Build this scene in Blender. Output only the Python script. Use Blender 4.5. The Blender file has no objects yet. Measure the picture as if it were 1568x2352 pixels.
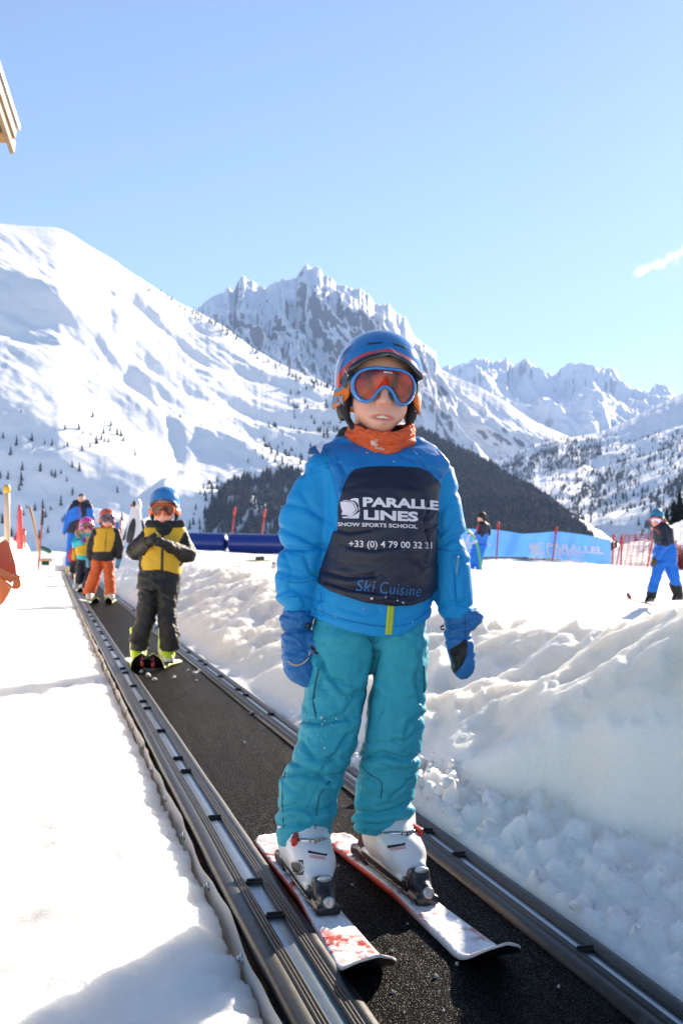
import bpy, bmesh, math, random, os
import numpy as np
from mathutils import Vector, Matrix, Euler
from mathutils.bvhtree import BVHTree
import openvdb

F = 2600.0          # focal length in units of a 1568 x 2352 picture
HC = 0.80           # camera height above the conveyor belt
CX, HY = 784.0, 1262.0
scene = bpy.context.scene
col = scene.collection
rng = np.random.default_rng(7)
random.seed(7)
R = math.radians

def W(px, py, Y):
    """point of the place that stands Y metres out, from where it was measured"""
    return np.array([(px - CX) * Y / F, Y, HC - (py - HY) * Y / F])

U2 = np.array([-0.2506, 0.9681]); V2 = np.array([0.9681, 0.2506])
def zc(u): return 0.13 * (np.maximum(u, 0) / 26.0) ** 2
def UV(u, v, z=0.0):
    return np.array([u * U2[0] + v * V2[0], u * U2[1] + v * V2[1], z])

# ---------------------------------------------------------------- noise
def _h(ix, iy, iz, s):
    h = (ix * np.uint32(374761393) + iy * np.uint32(668265263) + iz * np.uint32(2246822519) + np.uint32((s * 3266489917) & 0xFFFFFFFF))
    h = (h ^ (h >> np.uint32(13))) * np.uint32(1274126177)
    h = (h ^ (h >> np.uint32(16))) * np.uint32(2654435769)
    return h ^ (h >> np.uint32(15))
def noise(x, y, z=0.0, s=0):
    """gradient noise, about -1..1"""
    x, y, z = np.broadcast_arrays(np.asarray(x, np.float64), np.asarray(y, np.float64), np.asarray(z, np.float64))
    fx, fy, fz = np.floor(x), np.floor(y), np.floor(z)
    ix, iy, iz = (a.astype(np.int64).astype(np.uint32) for a in (fx, fy, fz))
    dx, dy, dz = x - fx, y - fy, z - fz
    sm = lambda t: t * t * t * (t * (t * 6 - 15) + 10)
    wx, wy, wz = sm(dx), sm(dy), sm(dz)
    out = 0
    with np.errstate(over='ignore'):
        for a in (0, 1):
            for b in (0, 1):
                for c in (0, 1):
                    h = _h(ix + np.uint32(a), iy + np.uint32(b), iz + np.uint32(c), s)
                    g = ((h & np.uint32(1023)).astype(np.float64) / 511.5 - 1) * (dx - a) + \
                        (((h >> np.uint32(10)) & np.uint32(1023)).astype(np.float64) / 511.5 - 1) * (dy - b) + \
                        (((h >> np.uint32(20)) & np.uint32(1023)).astype(np.float64) / 511.5 - 1) * (dz - c)
                    out = out + g * (wx if a else 1 - wx) * (wy if b else 1 - wy) * (wz if c else 1 - wz)
    return out * 1.6
def fbm(x, y, z=0.0, o=4, s=0, g=0.5):
    t = 0; a = 1.0
    for i in range(o):
        t = t + a * noise(np.asarray(x) * 2.0 ** i, np.asarray(y) * 2.0 ** i, np.asarray(z) * 2.0 ** i, s + i * 17)
        a *= g
    return t
def ridged(x, y, z=0.0, o=4, s=0, g=0.5):
    t = 0; a = 1.0
    for i in range(o):
        t = t + a * (1 - 2 * np.abs(noise(np.asarray(x) * 2.0 ** i, np.asarray(y) * 2.0 ** i, np.asarray(z) * 2.0 ** i, s + i * 31)))
        a *= g
    return t
def worley(x, y, s=0):
    """distance to the nearest of scattered points, one per cell, and that point's own random number"""
    x = np.asarray(x, float); y = np.asarray(y, float); ix, iy = np.floor(x).astype(np.int64), np.floor(y).astype(np.int64)
    d1 = np.full(x.shape, 9.0); rd = np.zeros(x.shape); ox = np.zeros(x.shape); oy = np.zeros(x.shape)
    with np.errstate(over='ignore'):
        for a in (-1, 0, 1):
            for b in (-1, 0, 1):
                h = _h((ix + a).astype(np.uint32), (iy + b).astype(np.uint32), np.uint32(3), s)
                qx = ix + a + (h & np.uint32(1023)) / 1023.0; qy = iy + b + ((h >> np.uint32(10)) & np.uint32(1023)) / 1023.0
                d = np.hypot(x - qx, y - qy); m = d < d1
                d1 = np.where(m, d, d1); rd = np.where(m, ((h >> np.uint32(20)) & np.uint32(1023)) / 1023.0, rd); ox = np.where(m, x - qx, ox); oy = np.where(m, y - qy, oy)
    return d1, rd, ox, oy
def sstep(a, b, x):
    t = np.clip((np.asarray(x, float) - a) / (b - a), 0, 1)
    return t * t * (3 - 2 * t)

# ---------------------------------------------------------------- objects
def tag(o, label=None, cat=None, group=None, kind=None):
    if label: o['label'] = label
    if cat: o['category'] = cat
    if group: o['group'] = group
    if kind: o['kind'] = kind
    return o
def empty(name, loc, label=None, cat=None, group=None):
    o = bpy.data.objects.new(name, None); col.objects.link(o)
    o.location = Vector(loc); o.empty_display_size = 0.1
    return tag(o, label, cat, group)
def link(o, parent=None):
    col.objects.link(o)
    if parent is not None:
        o.parent = parent
        M = Matrix.Translation(parent.location) if parent.parent is None else Matrix.Translation(parent.parent.location)
        # children are modelled in world space: undo the empty's own offset
        o.matrix_parent_inverse = M.inverted() if parent.type == 'EMPTY' else Matrix()
    return o
def mesh(name, verts, faces, mat=None, parent=None, smooth=True, attrs=None):
    me = bpy.data.meshes.new(name)
    if isinstance(faces, np.ndarray) or (len(faces) and isinstance(faces, tuple) and isinstance(faces[0], np.ndarray)):
        fl = [faces] if isinstance(faces, np.ndarray) else [f for f in faces if len(f)]
        verts = np.asarray(verts, np.float32)
        loops = np.concatenate([f.ravel() for f in fl]).astype(np.int32)
        tot = np.concatenate([np.full(len(f), f.shape[1], np.int32) for f in fl])
        st = np.concatenate([[0], np.cumsum(tot)[:-1]]).astype(np.int32)
        me.vertices.add(len(verts)); me.vertices.foreach_set('co', verts.ravel())
        me.loops.add(len(loops)); me.loops.foreach_set('vertex_index', loops)
        me.polygons.add(len(tot)); me.polygons.foreach_set('loop_start', st); me.polygons.foreach_set('loop_total', tot)
        me.update(calc_edges=True)
    else:
        me.from_pydata([tuple(map(float, v)) for v in verts], [], [tuple(map(int, f)) for f in faces]); me.update()
    if smooth: me.polygons.foreach_set('use_smooth', np.ones(len(me.polygons), bool))
    for k, a in (attrs or {}).items():
        at = me.attributes.new(k, 'FLOAT', 'POINT'); at.data.foreach_set('value', np.asarray(a, np.float32))
    ms = mat if isinstance(mat, (list, tuple)) else [mat]
    for m in ms:
        if m is not None: me.materials.append(m)
    return link(bpy.data.objects.new(name, me), parent)
def grid_faces(n, m):
    i = np.arange(n - 1)[:, None] * m + np.arange(m - 1)[None, :]
    return np.stack([i, i + 1, i + m + 1, i + m], -1).reshape(-1, 4)
def join_geo(parts):
    """parts: list of (verts, faces(list)) -> one vert list, one face list"""
    V, Fc, n = [], [], 0
    for v, f in parts:
        V.extend([tuple(x) for x in v]); Fc.extend([tuple(i + n for i in q) for q in f]); n += len(v)
    return V, Fc
def box(c, s, M=None, bev=0.0):
    """bevelled box geometry centred at c, full sizes s, optional 3x3 rotation"""
    bm = bmesh.new(); bmesh.ops.create_cube(bm, size=1)
    for v in bm.verts: v.co = Vector((v.co.x * s[0], v.co.y * s[1], v.co.z * s[2]))
    if bev > 0: bmesh.ops.bevel(bm, geom=list(bm.edges), offset=bev, segments=2, affect='EDGES', profile=0.6)
    bm.verts.ensure_lookup_table()
    M = Matrix(M) if M is not None else Matrix.Identity(3)
    v = [np.array(M @ x.co) + np.asarray(c, float) for x in bm.verts]
    f = [[x.index for x in p.verts] for p in bm.faces]
    bm.free(); return v, f
def tube(pts, rad, n=10, cap=True):
    pts = [np.asarray(p, float) for p in pts]
    rad = [rad] * len(pts) if np.isscalar(rad) else rad
    V, Fc = [], []
    ref = np.array([0.31, 0.22, 0.92])
    for i, p in enumerate(pts):
        t = pts[min(i + 1, len(pts) - 1)] - pts[max(i - 1, 0)]; t = t / (np.linalg.norm(t) + 1e-9)
        a = np.cross(t, ref)
        if np.linalg.norm(a) < 0.1: a = np.cross(t, [1, 0, 0])
        a /= np.linalg.norm(a); b = np.cross(t, a)
        for k in range(n):
            w = 2 * math.pi * k / n
            V.append(p + rad[i] * (math.cos(w) * a + math.sin(w) * b))
    for i in range(len(pts) - 1):
        for k in range(n):
            Fc.append((i * n + k, i * n + (k + 1) % n, (i + 1) * n + (k + 1) % n, (i + 1) * n + k))
    if cap:
        Fc.append(tuple(range(n))[::-1]); Fc.append(tuple((len(pts) - 1) * n + k for k in range(n)))
    return V, Fc
def lathe(c, prof, n=16, M=None):
    """prof (r,z) list around local z"""
    V, Fc = [], []
    M = np.array(M) if M is not None else np.eye(3)
    for r, z in prof:
        for k in range(n):
            w = 2 * math.pi * k / n
            V.append(M @ np.array([r * math.cos(w), r * math.sin(w), z]) + np.asarray(c))
    for i in range(len(prof) - 1):
        for k in range(n):
            Fc.append((i * n + k, i * n + (k + 1) % n, (i + 1) * n + (k + 1) % n, (i + 1) * n + k))
    Fc.append(tuple(range(n))[::-1]); Fc.append(tuple((len(prof) - 1) * n + k for k in range(n)))
    return V, Fc
def copy_tree(o, parent=None):
    c = o.copy(); col.objects.link(c)
    if parent is not None: c.parent = parent
    for ch in list(o.children): copy_tree(ch, c)
    return c

# ---------------------------------------------------------------- signed distance modelling
class Sdf:
    def __init__(s, lo, hi, vox):
        s.vox = vox; s.lo = np.asarray(lo, float) - 3 * vox
        n = np.ceil((np.asarray(hi, float) - s.lo) / vox).astype(int) + 4
        ax = [s.lo[i] + vox * np.arange(n[i]) for i in range(3)]
        s.X, s.Y, s.Z = (a.astype(np.float32) for a in np.meshgrid(*ax, indexing='ij'))
        s.d = np.full(s.X.shape, 1.0, np.float32)
    def add(s, d, k=0.0):
        if k <= 0: s.d = np.minimum(s.d, d)
        else:
            h = np.clip(0.5 + 0.5 * (s.d - d) / k, 0, 1)
            s.d = s.d * (1 - h) + d * h - k * h * (1 - h)
    def cut(s, d, k=0.0):      # keep where d < 0
        if k <= 0: s.d = np.maximum(s.d, d)
        else:
            h = np.clip(0.5 - 0.5 * (s.d - d) / k, 0, 1)
            s.d = s.d * (1 - h) + d * h + k * h * (1 - h)
    def rcone(s, a, b, ra, rb, q=(1, 1, 1)):
        a = np.asarray(a, float) * q; b = np.asarray(b, float) * q
        ba = b - a; L = float(ba @ ba) + 1e-12
        px, py, pz = s.X * q[0] - a[0], s.Y * q[1] - a[1], s.Z * q[2] - a[2]
        t = np.clip((px * ba[0] + py * ba[1] + pz * ba[2]) / L, 0, 1)
        return (np.sqrt((px - t * ba[0]) ** 2 + (py - t * ba[1]) ** 2 + (pz - t * ba[2]) ** 2) - (ra + t * (rb - ra))).astype(np.float32)
    def ell(s, c, r, M=None):
        px, py, pz = s.X - c[0], s.Y - c[1], s.Z - c[2]
        if M is not None:
            M = np.asarray(M)
            px, py, pz = (M[0, i] * px + M[1, i] * py + M[2, i] * pz for i in range(3))
        k = np.sqrt((px / r[0]) ** 2 + (py / r[1]) ** 2 + (pz / r[2]) ** 2)
        return ((k - 1) * min(r)).astype(np.float32)
    def bx(s, c, h, M=None, r=0.0):
        px, py, pz = s.X - c[0], s.Y - c[1], s.Z - c[2]
        if M is not None:
            M = np.asarray(M)
            px, py, pz = (M[0, i] * px + M[1, i] * py + M[2, i] * pz for i in range(3))
        qx, qy, qz = np.abs(px) - h[0] + r, np.abs(py) - h[1] + r, np.abs(pz) - h[2] + r
        return (np.sqrt(np.maximum(qx, 0) ** 2 + np.maximum(qy, 0) ** 2 + np.maximum(qz, 0) ** 2) + np.minimum(np.maximum(qx, np.maximum(qy, qz)), 0) - r).astype(np.float32)
    def loft(s, tab, e=2.3):
        """tab rows (z, xl, xr, ycentre, yhalf) in metres: a vertical stack of superellipses"""
        t = np.array(sorted(tab), float); z = s.Z
        xl, xr, yc, yh = (np.interp(z, t[:, 0], t[:, i]) for i in (1, 2, 3, 4))
        hw = np.maximum((xr - xl) / 2, 1e-3); cx = (xr + xl) / 2
        k = ((np.abs(s.X - cx) / hw) ** e + (np.abs(s.Y - yc) / yh) ** e) ** (1 / e)
        d = (k - 1) * np.minimum(hw, yh)
        return np.maximum(d, np.maximum(z - t[-1, 0], t[0, 0] - z)).astype(np.float32)
    def get(s, relax=1):
        g = openvdb.FloatGrid(1.0)
        g.copyFromArray(np.ascontiguousarray(np.clip(s.d, -0.5, 0.5)))
        v, q = g.convertToQuads(isovalue=0.0)
        v = np.asarray(v, float); q = np.asarray(q, np.int64)
        v = v * s.vox + s.lo
        # outward winding
        p = v[q]; n = np.cross(p[:, 2] - p[:, 0], p[:, 3] - p[:, 1])
        if (n * (p.mean(1) - v.mean(0))).sum() < 0: q = q[:, ::-1].copy()
        for _ in range(relax): v = laplace(v, q, 0.5)
        return v, q
def laplace(v, q, w):
    a = np.zeros_like(v); c = np.zeros(len(v))
    for i in range(q.shape[1]):
        j = (i + 1) % q.shape[1]
        np.add.at(a, q[:, i], v[q[:, j]]); np.add.at(c, q[:, i], 1)
        np.add.at(a, q[:, j], v[q[:, i]]); np.add.at(c, q[:, j], 1)
    return v * (1 - w) + w * a / np.maximum(c, 1)[:, None]
def vnormals(v, q):
    p = v[q]; n = np.cross(p[:, 2] - p[:, 0], p[:, -1] - p[:, 1]) if q.shape[1] == 4 else np.cross(p[:, 1] - p[:, 0], p[:, 2] - p[:, 0])
    a = np.zeros_like(v)
    for i in range(q.shape[1]): np.add.at(a, q[:, i], n)
    return a / (np.linalg.norm(a, axis=1)[:, None] + 1e-12)

# ---------------------------------------------------------------- materials
def newmat(name):
    m = bpy.data.materials.new(name); m.use_nodes = True
    nt = m.node_tree; return m, nt, nt.nodes['Principled BSDF']
def N(nt, t, **kw):
    n = nt.nodes.new(t)
    for k, v in kw.items():
        if k in n.inputs: n.inputs[k].default_value = v
        else: setattr(n, k, v)
    return n
_mats = {}
def mat(name, c, rough=0.6, metal=0.0, var=0.12, vs=20.0, bump=0.0, bs=300.0, bd=0.002, spec=0.5, sheen=0.0, coat=0.0, coord='Object', sss=0.0, dirt=None, wr=None):
    """general procedural material: two-scale colour variation, roughness breakup and a bump"""
    if name in _mats: return _mats[name]
    m, nt, b = newmat(name)
    tc = N(nt, 'ShaderNodeTexCoord'); L = nt.links.new
    n1 = N(nt, 'ShaderNodeTexNoise', Scale=vs, Detail=5.0, Roughness=0.6); L(tc.outputs[coord], n1.inputs['Vector'])
    mx = N(nt, 'ShaderNodeMix', data_type='RGBA')
    k0 = [max(0, x * (1 - var)) for x in c]; k1 = [min(1, x * (1 + var)) for x in c]
    mx.inputs[6].default_value = (*k0, 1); mx.inputs[7].default_value = (*k1, 1)
    L(n1.outputs['Fac'], mx.inputs[0]); out = mx.outputs[2]
    if dirt:
        n3 = N(nt, 'ShaderNodeTexNoise', Scale=dirt[1], Detail=8.0, Roughness=0.75); L(tc.outputs[coord], n3.inputs['Vector'])
        rp = N(nt, 'ShaderNodeValToRGB'); rp.color_ramp.elements[0].position = dirt[2]; rp.color_ramp.elements[1].position = dirt[2] + 0.08
        L(n3.outputs['Fac'], rp.inputs[0])
        m2 = N(nt, 'ShaderNodeMix', data_type='RGBA'); L(rp.outputs[0], m2.inputs[0]); L(out, m2.inputs[6]); m2.inputs[7].default_value = (*dirt[0], 1)
        out = m2.outputs[2]
    L(out, b.inputs['Base Color'])
    b.inputs['Roughness'].default_value = rough; b.inputs['Metallic'].default_value = metal
    b.inputs['Specular IOR Level'].default_value = spec
    if sheen: b.inputs['Sheen Weight'].default_value = sheen; b.inputs['Sheen Roughness'].default_value = 0.5
    if coat: b.inputs['Coat Weight'].default_value = coat; b.inputs['Coat Roughness'].default_value = 0.06
    if sss:
        b.inputs['Subsurface Weight'].default_value = sss; b.inputs['Subsurface Radius'].default_value = (1.0, 0.35, 0.2); b.inputs['Subsurface Scale'].default_value = 0.008
    if bump:
        n2 = N(nt, 'ShaderNodeTexNoise', Scale=bs, Detail=4.0); L(tc.outputs[coord], n2.inputs['Vector'])
        bp = N(nt, 'ShaderNodeBump', Strength=bump, Distance=bd); L(n2.outputs['Fac'], bp.inputs['Height']); L(bp.outputs[0], b.inputs['Normal'])
        if wr:      # sharp little creases of crushed cloth
            for sc_, st_, di_ in wr:
                n4 = N(nt, 'ShaderNodeTexNoise', Scale=sc_, Detail=2.5, Roughness=0.55, Distortion=1.1); L(tc.outputs[coord], n4.inputs['Vector'])
                s4 = N(nt, 'ShaderNodeMath', operation='SUBTRACT'); L(n4.outputs['Fac'], s4.inputs[0]); s4.inputs[1].default_value = 0.5
                a4 = N(nt, 'ShaderNodeMath', operation='ABSOLUTE'); L(s4.outputs[0], a4.inputs[0])
                w4 = N(nt, 'ShaderNodeMath', operation='POWER'); L(a4.outputs[0], w4.inputs[0]); w4.inputs[1].default_value = 0.7
                b4 = N(nt, 'ShaderNodeBump', Strength=st_, Distance=di_); L(w4.outputs[0], b4.inputs['Height']); L(bp.outputs[0], b4.inputs['Normal']); bp = b4
            L(bp.outputs[0], b.inputs['Normal'])
    _mats[name] = m; return m
def two_tone(name, base, over, attr, soft=0.002):
    """second colour where the surface attribute is above zero (sewn or printed panels)"""
    m = mat(name, **base); nt = m.node_tree; L = nt.links.new; b = nt.nodes['Principled BSDF']
    src = b.inputs['Base Color'].links[0].from_socket
    for ia, (a, c) in enumerate(zip([attr] if isinstance(attr, str) else attr, [over] if not isinstance(over, list) else over)):
        sf = soft[ia] if isinstance(soft, list) else soft
        at = N(nt, 'ShaderNodeAttribute', attribute_name=a)
        mr = N(nt, 'ShaderNodeMapRange'); mr.inputs[1].default_value = -sf; mr.inputs[2].default_value = sf
        L(at.outputs['Fac'], mr.inputs[0])
        mx = N(nt, 'ShaderNodeMix', data_type='RGBA'); L(mr.outputs[0], mx.inputs[0]); L(src, mx.inputs[6]); mx.inputs[7].default_value = (*c, 1)
        src = mx.outputs[2]
    L(src, b.inputs['Base Color']); return m
# ================================================================ camera, light, air
SUN_AZ, SUN_EL = R(33), R(23)
cam = bpy.data.objects.new('camera', bpy.data.cameras.new('camera')); col.objects.link(cam)
cam.location = (0, 0, HC); cam.rotation_euler = (R(90), 0, 0)
cam.data.sensor_fit = 'VERTICAL'; cam.data.sensor_height = 36.0; cam.data.lens = 36.0 * F / 2352
cam.data.shift_y = (1262 - 1176) / 2352.0
cam.data.clip_start = 0.05; cam.data.clip_end = 60000
cam.data.dof.use_dof = True; cam.data.dof.focus_distance = 2.6; cam.data.dof.aperture_fstop = 9.0
scene.camera = cam
w = bpy.data.worlds.new("World"); scene.world = w; w.use_nodes = True
nt = w.node_tree; bg = nt.nodes['Background']
sky = nt.nodes.new('ShaderNodeTexSky'); sky.sky_type = 'NISHITA'; sky.sun_disc = False
sky.sun_elevation = SUN_EL; sky.sun_rotation = SUN_AZ
sky.altitude = 3000; sky.air_density = 1.0; sky.dust_density = 0.9; sky.ozone_density = 1.0
nt.links.new(sky.outputs[0], bg.inputs[0]); bg.inputs[1].default_value = 0.05
sl = bpy.data.lights.new('sun', 'SUN'); sl.energy = 4.3; sl.angle = R(0.53); sl.color = (1.0, 0.86, 0.69)
so = bpy.data.objects.new('sun', sl); col.objects.link(so)
sd = Vector((math.sin(SUN_AZ) * math.cos(SUN_EL), math.cos(SUN_AZ) * math.cos(SUN_EL), math.sin(SUN_EL)))
so.rotation_euler = sd.to_track_quat('Z', 'Y').to_euler()
vs = scene.view_settings
vs.view_transform = 'Standard'; vs.look = 'None'; vs.exposure = 2.12; vs.gamma = 1.0; vs.use_curve_mapping = False
scene.cycles.use_denoising = True
scene.cycles.max_bounces = 12; scene.cycles.diffuse_bounces = 8; scene.cycles.volume_bounces = 0
scene.cycles.transparent_max_bounces = 8

# ================================================================ snow
def snow_mat(name, c=(0.90, 0.90, 0.90), bump=(0.7, 55.0, 0.016), fine=(0.5, 600.0, 0.003), sss=0.0, patch=None):
    m, nt, b = newmat(name); L = nt.links.new
    tc = N(nt, 'ShaderNodeTexCoord')
    n1 = N(nt, 'ShaderNodeTexNoise', Scale=bump[1], Detail=6.0, Roughness=0.6); L(tc.outputs['Object'], n1.inputs['Vector'])
    n2 = N(nt, 'ShaderNodeTexNoise', Scale=fine[1], Detail=3.0); L(tc.outputs['Object'], n2.inputs['Vector'])
    b1 = N(nt, 'ShaderNodeBump', Strength=bump[0], Distance=bump[2]); L(n1.outputs['Fac'], b1.inputs['Height'])
    b2 = N(nt, 'ShaderNodeBump', Strength=fine[0], Distance=fine[2]); L(n2.outputs['Fac'], b2.inputs['Height']); L(b1.outputs[0], b2.inputs['Normal'])
    L(b2.outputs[0], b.inputs['Normal'])
    mx = N(nt, 'ShaderNodeMix', data_type='RGBA'); n3 = N(nt, 'ShaderNodeTexNoise', Scale=patch[1] if patch else 3.0, Detail=5.0)
    L(tc.outputs['Object'], n3.inputs['Vector'])
    rp = N(nt, 'ShaderNodeValToRGB'); rp.color_ramp.elements[0].position = 0.35; rp.color_ramp.elements[1].position = 0.7
    L(n3.outputs['Fac'], rp.inputs[0]); L(rp.outputs[0], mx.inputs[0])
    mx.inputs[6].default_value = (*c, 1); mx.inputs[7].default_value = (*(patch[0] if patch else [x * 0.97 for x in c]), 1)
    at = N(nt, 'ShaderNodeAttribute', attribute_name='bank_warmth')      # cream tint: warm glow painted into the colour of the shaded right bank
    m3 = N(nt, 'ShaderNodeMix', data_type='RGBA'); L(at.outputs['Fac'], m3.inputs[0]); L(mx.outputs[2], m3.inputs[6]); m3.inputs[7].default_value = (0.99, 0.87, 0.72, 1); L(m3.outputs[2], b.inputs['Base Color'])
    b.inputs['Roughness'].default_value = 0.55; b.inputs['Specular IOR Level'].default_value = 0.35
    if sss:
        b.inputs['Subsurface Weight'].default_value = sss; b.inputs['Subsurface Radius'].default_value = (1.0, 0.85, 0.75); b.inputs['Subsurface Scale'].default_value = 0.22
    return m
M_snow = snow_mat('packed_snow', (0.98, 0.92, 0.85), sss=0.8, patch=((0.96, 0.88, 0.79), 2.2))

# heights of the beginners' field, from a handful of surveyed spots
ctl = np.array([W(1500, 1385, 22.5), W(1095, 1332, 34.4), W(1143, 1287, 44), W(1275, 1290, 44), W(1400, 1301, 44), W(1510, 1312, 44), W(1640, 1318, 44),
                W(440, 1268, 33), W(650, 1275, 33), W(560, 1291, 26), W(900, 1283, 40), W(1250, 1400, 17), W(1568, 1440, 17), W(1000, 1370, 18),
                W(1700, 1460, 18), W(620, 1310, 20), W(800, 1330, 22), [2.6, 3.5, -0.1], [5, 6, -0.2], [4, 10, -0.15], [1.2, 8.5, 0.1], [8, 12, -0.2], W(300, 1262, 36), W(200, 1262, 37), W(90, 1262, 38)])
def field(x, y):
    num = 0; den = 0
    for c in ctl:
        d2 = ((x - c[0]) ** 2 + (y - c[1]) ** 2) / (c[1] * 0.25) ** 2 + 0.004
        k = d2 ** -2.0; num = num + k * c[2]; den = den + k
    z = num / den
    z = z + 0.05 * fbm(x * 0.35, y * 0.22, 0, 4, 5) + 0.02 * ridged(x * 1.1, y * 0.5, 0, 3, 9)
    edge = np.where(x < 0.5, 37.5, 46.0)
    return z - 0.22 * np.maximum(y - edge, 0) * sstep(0, 8, y - edge)
def ground(u, v):
    x = u * U2[0] + v * V2[0]; y = u * U2[1] + v * V2[1]
    zb = zc(u)
    # left path, its crumbling edge and the bank beyond
    ve = 0.368 + 0.010 * noise(u * 7, 3.1) + 0.007 * noise(u * 19, 8.2) + 0.004 * noise(u * 47, 1.2)
    path = zb - 0.015 + 0.010 * fbm(x * 2.6, y * 2.2, 0, 5, 1) + 0.008 * fbm(u * 1.5, v * 0.35, 0, 3, 15) * 1.0
    path = path - 0.022 * sstep(0.10, 0.0, ve - v) ** 2 + 0.012 * fbm(x * 11, y * 11, 3.0, 3, 2) * sstep(0.25, 0.0, ve - v)
    step = np.abs(((u + 0.12 * noise(v * 2, u * 0.2)) / 1.45) % 1.0 - 0.5)
    path = path - 0.022 * sstep(0.2, 0.0, step) * sstep(4.0, 9.0, u)
    for pu, pv, pr, pd in ((2.62, -0.06, 0.07, 0.022), (2.48, -0.1, 0.05, 0.014), (3.3, -0.05, 0.07, 0.012), (2.28, -0.12, 0.05, 0.012), (2.18, 0.06, 0.1, 0.014), (2.05, 0.13, 0.07, 0.016), (1.75, -0.15, 0.08, 0.01), (4.1, 0.0, 0.09, 0.015)):
        path = path - pd * np.exp(-(((u - pu) / (pr * 1.0)) ** 2 + ((v - pv) / pr) ** 2))
    path = path + (0.012 * fbm(x * 9, y * 8, 2.0, 3, 6) - 0.012 * sstep(0.25, 0.75, noise(x * 6.5, y * 5.5, 0, 7))) * sstep(40, 3, u)
    zl = path
    foot = -0.34 + 0.1 * noise(u * 0.9, 7.7) + 0.06 * noise(u * 2.7, 2.3)
    bankl = (0.80 + 0.12 * noise(u * 0.7, 4.4) + 0.1 * noise(u * 2.1, 1.4)) * sstep(2.0, 6.5, u)
    k = sstep(0.0, 0.42, foot - v)
    zl = zl + bankl * k * (1 + 0.12 * fbm(x * 3, y * 3, 0, 4, 21)) + 0.05 * k * fbm(x * 6, y * 6, 1.0, 3, 22)
    zl = np.where(v > ve, np.minimum(zl, zb - 0.17), zl)
    # right bank
    wv = v - 1.066
    hc = np.interp(u, [1, 2.2, 2.8, 3.3, 3.7, 4.4, 4.8, 5.6, 6.4, 9, 12.2, 17.6, 24, 30], [0.4, 0.6, 0.78, 0.62, 0.47, 0.37, 0.36, 0.42, 0.32, 0.37, 0.41, 0.43, 0.44, 0.42])
    hc = hc * (1 + 0.10 * noise(u * 0.9, 5.5) + 0.16 * noise(u * 2.3, 9.1) * 0.6)
    rot = (u * 0.75 + v * 1.1)
    lump = 0.05 * ridged(u * 1.15 - v * 0.9, v * 1.5 + u * 0.2, 0, 4, 40, 0.52) + 0.022 * fbm(u * 4.3, v * 4.3, 0, 4, 41)
    p = np.clip(wv / 1.12, 0, 3)
    prof = 0.012 + hc * (0.20 * sstep(0, 0.22, p) + 0.80 * sstep(0.10, 1.0, p))
    zf = field(x, y)
    zr = prof + lump * sstep(0.02, 0.35, p) * 1.1
    # the strip of broken ice between the rail and the bank
    Ws = np.interp(u, [0.5, 2.0, 2.5, 2.9, 3.3, 3.7, 4.6, 7], [0.62, 0.56, 0.48, 0.36, 0.18, 0.13, 0.08, 0.05]) * (1 + 0.25 * noise(u * 3.1, 4.0))
    st = sstep(Ws * 1.05, Ws * 0.85, wv) * sstep(0.0, 0.025, wv) * sstep(6.5, 3.5, u)
    wx = u + 0.02 * noise(u * 9, v * 9, 1.0, 8); wy = v + 0.02 * noise(u * 9, v * 9, 5.0, 8)
    d1, r1, ax_, ay_ = worley(wx / 0.080, wy / 0.066, 3); d2, r2, bx_, by_ = worley(wx / 0.032, wy / 0.028, 9)
    k1 = np.clip(2.2 * (1 - d1 / 0.66), 0, 1); k2 = np.clip(2.0 * (1 - d2 / 0.66), 0, 1)
    ice = k1 * (0.034 * r1 ** 1.4 + 0.040 * r1 * (ax_ * np.cos(r1 * 40) + ay_ * np.sin(r1 * 40))) + k2 * (0.013 * r2 + 0.016 * r2 * (bx_ * np.cos(r2 * 40) + by_ * np.sin(r2 * 40))) + 0.006 * fbm(u * 22, v * 22, 0, 3, 45)
    crest = 1 + 0.8 * np.exp(-((u - 3.3) / 0.45) ** 2)
    zr = zr * (1 - st) + (0.018 + 0.10 * np.clip(wv, 0, 1) + ice * crest + 0.03 * np.exp(-((u - 3.3) / 0.4) ** 2)) * st
    zr = zr + 0.011 * np.abs(fbm(u * 13, v * 13, 0, 3, 44)) * sstep(0.0, 0.1, p) * sstep(0.75, 0.3, p)
    back = sstep(0.9, 1.0 + 0.9, (v - 1.10))
    kk = sstep(1.05, 2.3, p + 0.35 * noise(u * 0.8, v * 0.8, 2.0))
    zr = zr + zb
    zr = zr * (1 - kk) + (zf + lump * 0.6 * np.exp(-np.maximum(p - 1.5, 0) * 0.6)) * kk
    z = np.where(v < 0.75, zl, zr)
    tr = (v > 0.36) & (v < 1.056)
    z = np.where(tr & (v >= ve) & (u < 33.2), np.minimum(zb - 0.17, z), z)
    # the snow wall that closes the far end of the lane
    far = sstep(33.6, 35.2, u) * sstep(3.0, 1.2, v)
    z = z * (1 - far) + (0.62 + 0.1 * fbm(x * 0.9, y * 0.9, 0, 4, 60) - 0.25 * np.maximum(u - 38.5, 0) * sstep(0, 6, u - 38.5)) * far
    return z
def gz(x, y):
    u = x * U2[0] + y * U2[1]; v = x * V2[0] + y * V2[1]
    return float(ground(np.array([float(u)]), np.array([float(v)]))[0])
us = list(-np.geomspace(0.3, 26, 30)[::-1]) + [0.0, 0.3, 0.6, 0.85]
while us[-1] < 70: us.append(us[-1] * (1.0058 if us[-1] < 6 else 1.0085))
us = np.array(us)
vL = -np.geomspace(0.75, 14, 46)[::-1]
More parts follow.
